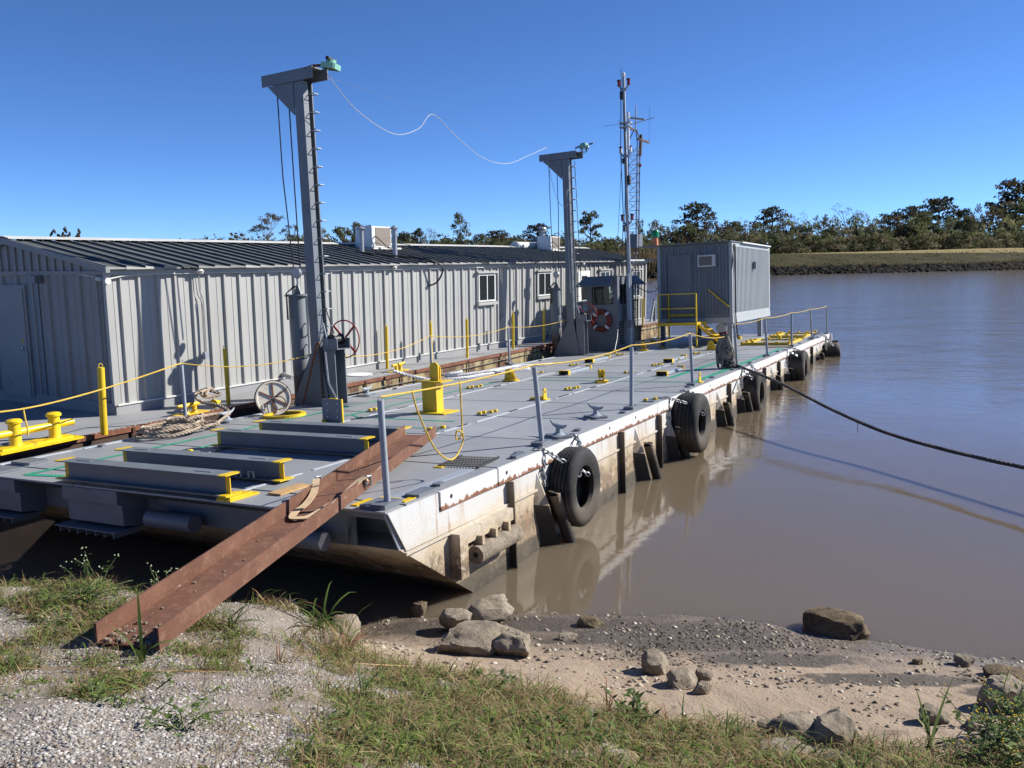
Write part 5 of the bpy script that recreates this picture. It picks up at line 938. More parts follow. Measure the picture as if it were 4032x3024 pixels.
MB().cyl((0, .1, 7.56), (0, .75, 7.57), .008, None, 5).cyl((0, .1, 7.72), (.2, .35, 7.70), .006, None, 5).cyl((0, -.12, 7.74), (0, -.7, 7.6), .035, None, 8).cyl((0, -.2, 7.5), (0, -1.05, 7.62), .012, None, 5).build('antenna_arm', 'steel', t)
MB().tube([(-.09, .06, 9.0), (-.09, .09, 8.0), (-.09, .14, 6.6), (-.09, .1, 4.5), (-.09, .22, 2.6)], .014, 5).tube([(-.09, .0, 8.2), (-.09, -.02, 6.2), (-.09, .06, 4.2), (-.09, .03, .9)], .014, 5).tube([(-.07, .1, 6.6), (-.08, .34, 3.6), (-.08, .30, 2.6)], .008, 5).build('cable', 'black', t)
MB().tube([(0, .04, 9.0), (0, .09, 9.25)], .012, 5).tube([(0, .09, 9.25), (0, .12, 9.33)], .006, 4).tube([(0, .09, 9.25), (0, .06, 9.34)], .006, 4).build('whip', 'dark', t)
t = thing('lattice_mast', 'thin lattice radio mast rising behind the pole mast', 'mast', Hm(22.92, -.6, HD)); W3 = .27; zb, zt = .01, 7.4
tri = [(W3 * math.cos(a), W3 * math.sin(a)) for a in (2.2, 4.3, .1)]
for x, y in tri: MB().tube([(x, y, zb), (x, y, zt), (x * .2, y * .2, 7.85)], .021, 6).build('leg', 'rustdk', t)
k = 0; z = zb
while z < zt - .34:
    mb = MB()
    for i in range(3):
        p, q_ = tri[i], tri[(i + 1) % 3]; mb.cyl((p[0], p[1], z), (q_[0], q_[1], z), .009, None, 4, False); mb.cyl((p[0], p[1], z), (q_[0], q_[1], z + .34), .008, None, 4, False); mb.cyl((q_[0], q_[1], z), (p[0], p[1], z + .34), .008, None, 4, False)
    mb.build('brace', 'steel', t); z += .36
MB().cyl((0, 0, 7.8), (0, 0, 8.5), .03, None, 8).cyl((0, 0, 8.5), (0, 0, 8.78), .022, None, 8).build('top_pole', 'steel', t, smooth=True); MB().box(-.9, -.05, -.03, .03, 7.8, 7.86).box(.25, 1.45, -.03, .03, 7.48, 7.56).build('side_arm', 'rustdk', t); MB().cyl((.3, 0, 7.05), (1.3, 0, 7.48), .008, None, 4).cyl((1.45, 0, 7.5), (1.45, 0, 8.95), .005, None, 4).build('stay', 'black', t)
MB().box(-.3, .3, -.25, .1, 3.2, 3.75).build('equipment_box', 'grey', t); MB().lathe([(.07, 0), (.07, .12), (0, .14)], 10, T(.5, 0, 6.45)).build('obstruction_light', 'redglass', t); MB().box(.25, .5, -.02, .02, 6.5, 6.53).build('light_arm', 'steel', t); MB().box(-.08, .02, -.05, .05, 6.9, 7.75, T(0, 0, 0) @ RY(.08)).build('folded_antenna', 'dark', t)
rope_obj('power_cable', 'black cable drooping from the booth to the container', smooth_path([(21.2, 5.3, 2.25), (21.8, 5.0, 1.95), (22.4, 4.9, 1.95), (22.86, 4.93, 2.1)], 6), .014, 'black', 'cable', False)
tag(MB().cyl((21.0, 5.3, 3.02), (22.85, 4.93, 3.04), .03, None, 8).build('cross_conduit', 'greylt', None, BM, True), 'straight grey conduit from the pole mast to the container wall', 'conduit')

# ================================================================ ROCKS ON THE SHORE
def rock(label, x, y, z, w_, h_, d_, rz, m='rock', seed=0, tilt=0.0, facet=.5, group=None, sink=.25):
    bm = bmesh.new(); bmesh.ops.create_icosphere(bm, subdivisions=4, radius=1); r2 = random.Random(seed); off = Vector((r2.uniform(0, 50), r2.uniform(0, 50), r2.uniform(0, 50)))
    planes = [(Vector((r2.uniform(-1, 1), r2.uniform(-1, 1), r2.uniform(-.6, 1))).normalized(), r2.uniform(.55, .85)) for _ in range(11)] + [(Vector((0, 0, 1)), .62)]
    for v in bm.verts:
        p = v.co.copy()
        for nn, dd in planes:
            e = p.dot(nn) - dd
            if e > 0: p -= nn * e * (.86 + .1 * facet)
        v.co = p + p.normalized() * (mnoise.fractal(p * 2.2 + off, 1, 2, 4) * .10 + mnoise.fractal(p * 6 + off, .8, 2.1, 4) * .05)
    xs = [v.co.x for v in bm.verts]; ys = [v.co.y for v in bm.verts]; zs = [v.co.z for v in bm.verts]
    for v in bm.verts: v.co = Vector((v.co.x / (max(xs) - min(xs)) * w_, v.co.y / (max(ys) - min(ys)) * d_, (v.co.z - min(zs)) / (max(zs) - min(zs)) * h_ * (1 + sink) - h_ * sink))
    me = bpy.data.meshes.new('rock'); bm.to_mesh(me); bm.free(); me.materials.append(M[m]); me.shade_smooth()
    try: me.set_sharp_from_angle(angle=math.radians(32))
    except Exception: pass
    return tag(place('rock', me, None, T(x, y, z) @ RZ(rz) @ RX(tilt)), label, 'rock', group)
RK = [('dark-topped block behind the big flat beach rock', -.25, 8.3, .02, .47, .2, .40, .3, 'rock', 3, .1), ('rounded pale rock left of the big flat beach rock', -.57, 7.95, .06, .35, .21, .34, 1.2, 'rock', 5, 0), ('largest flat pale rock on the beach below the barge', -.34, 7.36, .13, .74, .23, .54, .2, 'rock', 8, .05), ('jagged pale rock at the right end of the flat beach rock', .0, 7.22, .15, .44, .20, .36, 2.0, 'rock', 12, .1),
      ('small wet rock at the water edge under the barge bow', -1.0, 8.48, -.03, .2, .17, .2, .7, 'rockwet', 15, 0), ('large brown weedy rock sitting in the shallow water', 3.25, 7.98, -.05, .64, .25, .5, -.35, 'rockwet', 22, .2), ('dark angular rock in the middle of the beach', 1.21, 6.78, .19, .27, .17, .24, .4, 'rock', 24, 0), ('mossy low rock right of the dark angular beach rock', 1.35, 6.42, .25, .30, .14, .24, .8, 'rock', 27, 0), ('small block behind the mossy low rock', 1.57, 6.52, .23, .17, .11, .15, .2, 'rock', 30, 0), ('small pale triangular stone in front of the mossy low rock', 1.47, 6.2, .28, .17, .11, .13, .5, 'rock', 33, 0),
      ('low brown rock lying on the waterline', .78, 8.05, .0, .29, .13, .22, .1, 'rockwet', 36, 0), ('big grey boulder at the right foreground', 2.08, 5.1, .49, .42, .27, .40, .5, 'rock', 40, .1), ('grey boulder leaning left of the big foreground boulder', 1.83, 5.12, .52, .34, .21, .34, 2.2, 'rock', 43, .2), ('smooth pale stone left of the foreground boulders', 1.74, 5.3, .50, .20, .09, .15, 2.9, 'rock', 46, 0), ('flat slab in front of the foreground boulders', 1.66, 4.78, .64, .34, .12, .24, .2, 'rock', 49, .1),
      ('dark rock behind the yellow flowering weeds at the right edge', 3.66, 5.95, .27, .42, .27, .36, .9, 'rock', 52, 0), ('dark flat slab at the right edge of the waterline', 4.2, 6.75, .10, .42, .10, .34, .4, 'rockwet', 55, .1), ('tiny wet stone at the right waterline', 3.6, 7.08, .06, .12, .08, .1, .4, 'rockwet', 58, 0), ('tan stone near the right waterline', 4.02, 7.08, .06, .20, .11, .16, .4, 'rock', 60, 0), ('dark stone half hidden by the flowering weeds', 2.98, 5.6, .39, .24, .13, .2, .4, 'rock', 63, 0), ('second dark stone under the flowering weeds', 3.2, 5.45, .40, .2, .1, .16, .9, 'rock', 66, 0),
      ('shaded boulder in the dark under the barge bow', -2.2, 7.55, .1, .5, .45, .4, .9, 'rock', 69, 0), ('smaller shaded rock under the barge bow', -1.62, 7.75, .05, .34, .25, .3, .9, 'rock', 72, 0), ('low porous stone between the flat rock and the waterline', .52, 7.66, .07, .20, .07, .13, .3, 'rock', 75, 0)]
for i, (lb, x, y, z, w_, h_, d_, rz, m, sd_, ti) in enumerate(RK): rock(lb, x, y, z, w_, h_, d_, rz, m, sd_, ti)

# ================================================================ STONES, WEEDS (uncountable)
def stones(n, sample, smin, smax, cols, name, label, z0=-.15):
    pts = sample(n); n = len(pts); base = np.array([(1, 0, 0), (-.5, .87, 0), (-.5, -.87, 0), (.1, .2, .75), (.7, .75, .25), (-.8, .1, .35), (.2, -.7, .4)]); F = np.array([(0, 4, 3), (4, 1, 3), (1, 5, 3), (5, 2, 3), (2, 6, 3), (6, 0, 3), (0, 1, 4), (1, 2, 5), (2, 0, 6)])
    s_ = (smin + (smax - smin) * rng.random(n) ** 2.2) * (1 + .2 * np.clip((3.9 - pts[:, 1]) / 1.2, 0, 1)); a = rng.random(n) * 6.283; ca, sa = np.cos(a), np.sin(a); v = base[None] * (1 + rng.normal(0, .22, (n, 7, 3)))
    sx = s_[:, None] * rng.uniform(.8, 1.3, n)[:, None]; X = (v[..., 0] * ca[:, None] - v[..., 1] * sa[:, None]) * sx; Y = (v[..., 0] * sa[:, None] + v[..., 1] * ca[:, None]) * s_[:, None] * rng.uniform(.7, 1.1, n)[:, None]; Z_ = (v[..., 2] + z0) * s_[:, None] * rng.uniform(.7, 1.3, n)[:, None]
    hz = Hg(pts[:, 0], pts[:, 1]); V_ = np.stack([X + pts[:, :1], Y + pts[:, 1:2], Z_ + hz[:, None]], -1).reshape(-1, 3); Q = (F[None] + 7 * np.arange(n)[:, None, None]).reshape(-1, 3)
    cc = np.array(cols)[rng.integers(0, len(cols), n)] * rng.uniform(.7, 1.2, (n, 1)); tint = np.repeat(cc, 7, 0)
    return tag(place(name, mesh_np(name, V_, Q, tint, M['stone'])), label, 'gravel', None, 'stuff')
def nzv(x, y, f, o=0): return np.array([mnoise.noise(Vector((a * f + o, b * f, o))) for a, b in zip(x, y)])
# frame region in which the camera sees the shore
def wedge(n, y0, y1, pad=.35, bias=1.0):
    y = y0 + (y1 - y0) * rng.random(n) ** bias; return np.stack([(rng.random(n) * 2 - 1) * (y * .64 + pad), y], -1)
def veg(x, y):
    """how overgrown the ground is, 0..1"""
    d = nzv(x, y, 1.3, 5) * .55 + nzv(x, y, 3.4, 9) * .62
    top = np.clip((Hz(x, y) - .5) * 4, 0, 1); d = d + .30 * np.exp(-((x - .25) / 1.3) ** 2 - ((y - 4.4) / .9) ** 2)
    d += .42 * np.exp(-((x + .35) / .9) ** 2 - ((y - 3.5) / .75) ** 2) + .55 * np.exp(-((x + 2.95) / .6) ** 2 - ((y - 5.75) / .35) ** 2) + .35 * np.exp(-((x + .5) / .55) ** 2 - ((y - 5.2) / .6) ** 2) + .5 * np.exp(-((x - 1.0) / .6) ** 2 - ((y - 4.9) / .35) ** 2) + .5 * np.exp(-((x - 2.9) / .45) ** 2 - ((y - 4.75) / .35) ** 2)
    d -= .75 * np.exp(-((x + 1.75) / .85) ** 2 - ((y - 3.35) / .75) ** 2) + .45 * np.exp(-((x + 1.5) / .5) ** 2 - ((y - 4.95) / .5) ** 2) + .5 * np.exp(-((x + 1.85) / .4) ** 2 - ((y - 6.0) / .4) ** 2)
    d += .3 * np.exp(-((x + 3.0) / .5) ** 2 - ((y - 4.7) / .4) ** 2)
    return np.where(top > .05, (d + .02) * top, -9)
def s_gravel(n):
    p = wedge(n * 3, 2.3, 6.6); z = Hz(p[:, 0], p[:, 1]); k = (z > .62) & (veg(p[:, 0], p[:, 1]) < .45 + .2 * rng.random(len(p))) & (.55 + .9 * nzv(p[:, 0], p[:, 1], 1.9, 33) + .7 * nzv(p[:, 0], p[:, 1], 6.5, 12) + .5 * np.exp(-((p[:, 0] + 1.7) / .8) ** 2 - ((p[:, 1] - 3.2) / .8) ** 2) > rng.random(len(p))); return p[k][:n]
def s_beach(n):
    p = wedge(n * 3, 4.4, 8.6, .4); z = Hz(p[:, 0], p[:, 1]); d = nzv(p[:, 0], p[:, 1], 1.6, 2) + .55 * nzv(p[:, 0], p[:, 1], 5, 4); k = (z < .75) & (z > -.03) & (p[:, 0] > -2.2) & (d > rng.uniform(-.25, .55, len(p))); return p[k][:n]
def s_wet(n):
    p = wedge(n * 4, 6.3, 8.5, .4); z = Hz(p[:, 0], p[:, 1]); d = nzv(p[:, 0], p[:, 1], 1.1, 7); k = (z < .17) & (z > -.03) & (d + nzv(p[:, 0], p[:, 1], 3.5, 1) * .5 + np.exp(-((p[:, 0] - 1.6) / 1.3) ** 2 - ((p[:, 1] - 7.6) / .55) ** 2) * .6 > rng.uniform(.0, .75, len(p))); return p[k][:n]
stones(72000, s_gravel, .0025, .0135, [(.30, .285, .27), (.35, .335, .315), (.26, .245, .235), (.32, .285, .245), (.19, .185, .18), (.45, .425, .40), (.24, .2, .165)], 'limestone_gravel', 'crushed pale limestone gravel on the bank')
stones(5200, s_beach, .005, .032, [(.28, .23, .17), (.2, .165, .13), (.38, .33, .26), (.13, .11, .09), (.45, .4, .33)], 'beach_pebbles', 'scattered pebbles and shell on the muddy beach')
stones(6000, s_wet, .004, .022, [(.05, .042, .035), (.09, .075, .06), (.14, .115, .09), (.07, .06, .05), (.24, .2, .16)], 'wet_pebbles', 'dark wet pebbles along the waterline')
def leaves(pts, hgt, lmin, lmax, wid, cols, name, label, lean=.9, bend=.6, dens=1, m='leaf', n_seg=2, cat='weeds', flat=False):
    n = len(pts); x, y = pts[:, 0], pts[:, 1]; z = Hg(x, y); az = rng.random(n) * 6.283; L_ = rng.uniform(lmin, lmax, n); le = rng.uniform(.15, lean, n); wv = wid * rng.uniform(.6, 1.3, n)
    d = np.stack([np.cos(az), np.sin(az)], -1); perp = np.stack([-np.sin(az), np.cos(az)], -1); rows = []
    z0 = z + rng.random(n) * hgt - .005
    for i in range(n_seg + 1):
        t_ = i / n_seg; r = L_ * t_ * np.sin(le + bend * t_ * .5); hh = L_ * t_ * np.cos(le + bend * t_); ww = wv * ([.35, 1, .12] if n_seg == 2 else [.7, 1, .85, .5, .08])[i]
        c = np.stack([x + d[:, 0] * r, y + d[:, 1] * r, z0 + hh], -1); o_ = np.concatenate([perp * (ww[:, None] / 2), np.zeros((n, 1))], 1); rows += [c - o_, c + o_]
    V_ = np.stack(rows, 1).reshape(-1, 3); k = 2 * (n_seg + 1); Q = np.array([[2 * i, 2 * i + 1, 2 * i + 3, 2 * i + 2] for i in range(n_seg)]); Q = (Q[None] + k * np.arange(n)[:, None, None]).reshape(-1, 4)
    cc = np.array(cols)[rng.integers(0, len(cols), n)] * rng.uniform(.65, 1.25, (n, 1)); me = mesh_np(name, V_, Q, np.repeat(cc, k, 0), M[m])
    return tag(place(name, me), label, cat, None, 'stuff')
def s_veg(n, th, y0=2.3, y1=6.7, bias=1.0):
    p = wedge(n * 4, y0, y1, .35, bias); k = veg(p[:, 0], p[:, 1]) > th + rng.normal(0, .07, len(p)); return p[k][:n]
GREEN = [(.08, .135, .024), (.12, .185, .036), (.18, .24, .055), (.10, .145, .038), (.23, .265, .08)]; DRY = [(.30, .23, .12), (.36, .29, .16), (.22, .165, .085), (.26, .15, .075)]
def s_mix(n, lo, hi, y0=2.3, y1=6.7, hf=.5, off=0):
    """soft-edged, broken-up patches"""
    p = wedge(n * 7, y0, y1, .35, 1.0); d = veg(p[:, 0], p[:, 1]) + hf * nzv(p[:, 0], p[:, 1], 9, 3 + off) + hf * .6 * nzv(p[:, 0], p[:, 1], 22, 6 + off); k = d > rng.uniform(lo, hi, len(p)); return p[k][:n]
leaves(s_mix(24000, .06, .7), .035, .012, .034, .014, GREEN, 'clover_weeds', 'low green clover and weeds covering the bank', 1.5, .8)
leaves(s_mix(5500, .2, .8, off=20), .07, .025, .06, .022, [(.10, .155, .035), (.17, .22, .06), (.13, .17, .07)], 'broad_weeds', 'broad-leaved weeds scattered over the bank', 1.5, .7)
leaves(s_mix(22000, -.1, .7, off=40), .012, .04, .13, .0042, GREEN[1:] + DRY[:2], 'short_grass', 'short thin grass among the weeds', 1.3, .9, cat='grass')
leaves(s_mix(18000, -.3, .6, off=60), .008, .04, .17, .0038, DRY, 'dry_straw', 'dry straw and dead grass lying on the gravel', 1.5, .3, cat='straw')
def s_tuft(n):
    p = wedge(n * 10, 2.5, 6.5, .3); v = veg(p[:, 0], p[:, 1]); p = p[v > rng.uniform(.05, .7, len(p))][:n // 14]; return (p[:, None] + rng.normal(0, .022, (len(p), 14, 2))).reshape(-1, 2)
leaves(s_tuft(9800), .01, .09, .30, .0072, GREEN[1:] + DRY[:1], 'grass_tufts', 'taller grass tufts dotted over the bank', .9, 1.2, n_seg=4, cat='grass')
leaves(s_tuft(8400), .01, .09, .30, .0048, DRY, 'dry_tufts', 'dead brown grass tufts on the bank', 1.1, 1.0, n_seg=4, cat='grass')
def s_edge(n):
    p = wedge(n * 8, 4.2, 6.6, .3); z = Hz(p[:, 0], p[:, 1]); k = (z > .5) & (z < .95) & (p[:, 0] > -2.2) & (nzv(p[:, 0], p[:, 1], 2.4, 8) > rng.uniform(-.3, .5, len(p))); p = p[k][:n // 10]; return (p[:, None] + rng.normal(0, .03, (len(p), 10, 2))).reshape(-1, 2)
leaves(s_edge(4500), .01, .12, .36, .006, DRY + GREEN[1:3], 'ragged_edge_grass', 'ragged dry grass along the top edge of the beach', .8, 1.1, n_seg=4, cat='grass')
# ================================================================ INDIVIDUAL PLANTS
def clump(name, label, cat, x, y, blades, cols, group=None, seed=0, flower=None):
    """blades: list of (n, length lo, hi, width, lean lo, hi, bend)"""
    r2 = np.random.default_rng(seed); z = float(Hz(x, y)) - .01; t = thing(name, label, cat, T(x, y, z), group)
    for bi, (n, l0, l1, wd, e0, e1, bd) in enumerate(blades):
        V_, Q, TT = [], [], []
        for k in range(n):
            az = r2.uniform(0, 6.283); d = np.array([math.cos(az), math.sin(az), 0]); pp = np.array([-d[1], d[0], 0]); L_ = r2.uniform(l0, l1); e = r2.uniform(e0, e1); p = np.array([r2.normal(0, .03), r2.normal(0, .03), 0.0]); c = np.array(cols[r2.integers(0, len(cols))]) * r2.uniform(.7, 1.25); o = len(V_); a = e
            for i in range(6):
                w_ = wd * [.5, .9, 1, .85, .55, .08][i] / 2; V_ += [p - pp * w_, p + pp * w_ + np.array([0, 0, w_ * .5])]; TT += [c, c]
                p = p + (d * math.sin(a) + np.array([0, 0, 1]) * math.cos(a)) * L_ / 5; a += bd / 5 * r2.uniform(.6, 1.6)
                if i < 5: Q.append([o + 2 * i, o + 2 * i + 1, o + 2 * i + 3, o + 2 * i + 2])
        place('blades', mesh_np('blades', np.array(V_), np.array(Q), np.array(TT), M['leaf']), t)
    return t
def weed(label, x, y, hgt, nst, spread, leafw, cols, fl=None, seed=0, group=None):
    r2 = random.Random(seed); z = float(Hz(x, y)) - .01; t = thing('weed_plant', label, 'weed', T(x, y, z), group); st_ = MB(); V_, Q, TT = [], [], []; flw = MB()
    for k in range(nst):
        a = r2.uniform(0, 6.283); sp = r2.uniform(.1, spread); h_ = hgt * r2.uniform(.55, 1.05); base = Vector((r2.gauss(0, .05), r2.gauss(0, .05), 0)); tip = base + Vector((math.cos(a) * sp, math.sin(a) * sp, h_)); mid = base.lerp(tip, .5) + Vector((r2.gauss(0, .02), r2.gauss(0, .02), .03)); path = smooth_path([base, mid, tip], 3); st_.tube(path, [.0035] * len(path), 4)
        for j in range(int(7 + h_ * 14)):
            u = r2.uniform(.15, 1); p = path[min(len(path) - 1, int(u * (len(path) - 1)))] + Vector((r2.gauss(0, .01), r2.gauss(0, .01), r2.gauss(0, .012))); b = r2.uniform(0, 6.283); d = Vector((math.cos(b), math.sin(b), r2.uniform(-.5, .7))).normalized(); s2 = d.cross(Vector((0, 0, 1))).normalized(); L_ = leafw * r2.uniform(1.3, 2.6); w_ = leafw * r2.uniform(.7, 1.1) * .5; o = len(V_); c = np.array(cols[r2.randrange(len(cols))]) * r2.uniform(.7, 1.3)
            for q_ in (p, p + d * L_ * .45 + s2 * w_, p + d * L_, p + d * L_ * .45 - s2 * w_): V_.append(q_[:]); TT.append(c)
            Q.append([o, o + 1, o + 2, o + 3])
        if fl:
            for j in range(3): flw.lathe([(.0, -.003), (.0065, 0), (.005, .005), (0, .006)], 6, T(*(tip + Vector((r2.gauss(0, .025), r2.gauss(0, .025), r2.uniform(-.02, .03))))))
    st_.build('stems', mat_stem, t); place('leaves', mesh_np('leaves', np.array(V_), np.array(Q), np.array(TT), M['leaf']), t)
    if fl: tag(flw.build('flowers', fl, t), None, None, None, 'stuff')
    return t
M['bud'] = mat('pale_buds', (.42, .46, .28), .7, bump=0)
mat_stem = mat('weed_stem', (.10, .13, .045), .7, bump=0)
GR2 = [(.09, .14, .035), (.14, .19, .06), (.06, .10, .025)]; DR2 = [(.30, .21, .11), (.26, .12, .07), (.36, .28, .16), (.20, .15, .06)]
clump('grass_plant', 'broad-bladed green plant growing in front of the channel end', 'grass', -2.28, 4.86, [(7, .18, .34, .022, .1, .7, 1.2), (1, .48, .5, .02, .02, .05, .3)], GR2, None, 1)
clump('grass_clump', 'tall arching green grass at the gravel mound edge under the bow', 'grass', -1.55, 6.38, [(20, .3, .62, .016, .1, .7, 1.9)], GR2, None, 2); clump('grass_clump', 'dry reddish grass clump right of the gravel mound', 'grass', -1.28, 6.02, [(36, .2, .5, .010, .1, .9, 1.4)], DR2 + GR2[:1], None, 3)
clump('grass_clump', 'wispy grass on top of the gravel mound', 'grass', -1.95, 6.3, [(16, .12, .3, .007, .1, .8, 1.2)], DR2 + GR2, None, 4); clump('grass_clump', 'green grass tuft between channel and gravel mound', 'grass', -2.05, 5.75, [(26, .15, .34, .010, .2, .9, 1.2)], GR2, None, 5)
weed('thin weed with white flower heads left of the channel', -3.28, 6.25, .42, 7, .16, .016, GR2, 'bud', 6); weed('low leafy weed with pale buds beside the channel', -2.75, 6.25, .22, 6, .2, .014, GR2 + DR2[:1], 'bud', 7)
for i, (x, y, n, l, lb, cl) in enumerate(((.62, 5.25, 14, .34, 'stiff brown grass stalks at the beach edge', DR2), (1.0, 4.98, 18, .36, 'tall thin grass with a pale pink tip at the beach edge', DR2 + GR2), (1.28, 4.78, 16, .36, 'loose green grass left of the flat slab', GR2 + DR2[:2]), (1.55, 4.5, 12, .3, 'green grass at the bottom edge below the slab', GR2), (2.05, 4.7, 12, .22, 'thin grass in front of the big boulder', GR2), (.2, 5.35, 22, .2, 'stubby cut stalks on the bank edge', DR2), (-.55, 5.75, 24, .22, 'dark green weeds beside the dry grass', GR2), (-1.5, 5.2, 18, .22, 'brown grass tuft on the gravel', DR2), (-.9, 4.75, 26, .18, 'dense green tuft in mid bank', GR2), (-3.6, 5.2, 24, .16, 'grass tuft at the left edge', GR2 + DR2[:1]), (-2.9, 4.5, 22, .12, 'small weeds at the left gravel', GR2), (.9, 4.6, 22, .2, 'leafy tuft at the lower middle', GR2), (1.9, 4.35, 18, .24, 'leafy tuft at the bottom right', GR2))):
    clump('grass_clump', lb, 'grass', x, y, [(n, l * .5, l, .009, .1, .8, 1.1)], cl, None, 20 + i)
clump('grass_plant', 'single tall pale reed blade plant left of the flowering weeds', 'grass', 2.62, 4.95, [(6, .25, .42, .020, .2, .8, 1.0), (2, .5, .62, .018, .25, .35, .3)], GR2 + [(.3, .3, .14)], None, 50)
for i, (x, y, h_, lb) in enumerate(((3.05, 4.95, .36, 'yellow-flowering weed in front of the right edge rock'), (3.35, 5.2, .42, 'taller yellow-flowering weed at the right edge'), (2.85, 4.7, .28, 'yellow-flowering weed at the bottom right'), (3.15, 4.72, .3, 'leafy flowering weed in the bottom right corner'), (3.5, 5.35, .36, 'flowering weed farthest back at the right edge'))): weed(lb, x, y, h_, 12, .3, .032, GR2, 'yellow', 60 + i)
weed('broad-leaved weed at the bank edge in the middle', .75, 5.0, .22, 9, .22, .034, GR2, None, 80); weed('broad-leaved weed left of the beach stones', -.15, 5.3, .16, 10, .25, .030, GR2, None, 81); weed('leafy weed near the bottom middle', .35, 4.3, .12, 12, .3, .030, GR2, None, 82); weed('leafy weed patch on the left bank crest', -3.15, 5.85, .14, 16, .45, .026, GR2, None, 83); weed('leafy weed among the left gravel', -2.05, 3.95, .08, 10, .16, .024, GR2, None, 84); weed('leafy weed at the lower left gravel edge', -1.55, 3.55, .08, 10, .2, .022, GR2, None, 85)
def twig(label, pts): tag(MB().tube(smooth_path(pts, 4), .004, 4).build('dry_stalk', 'wood'), label, 'stalk')
hz_ = lambda x, y: float(Hz(x, y))
twig('long dry stalk lying right of the dry grass clump', [(-1.15, 5.75, hz_(-1.15, 5.75) + .02), (-.8, 6.0, hz_(-.8, 6) + .05), (-.5, 6.15, hz_(-.5, 6.15) + .08)]); twig('dry straw stalk at the left edge of the gravel', [(-3.0, 4.55, hz_(-3, 4.55) + .015), (-2.4, 4.6, hz_(-2.4, 4.6) + .012), (-1.7, 4.7, hz_(-1.7, 4.7) + .02)])

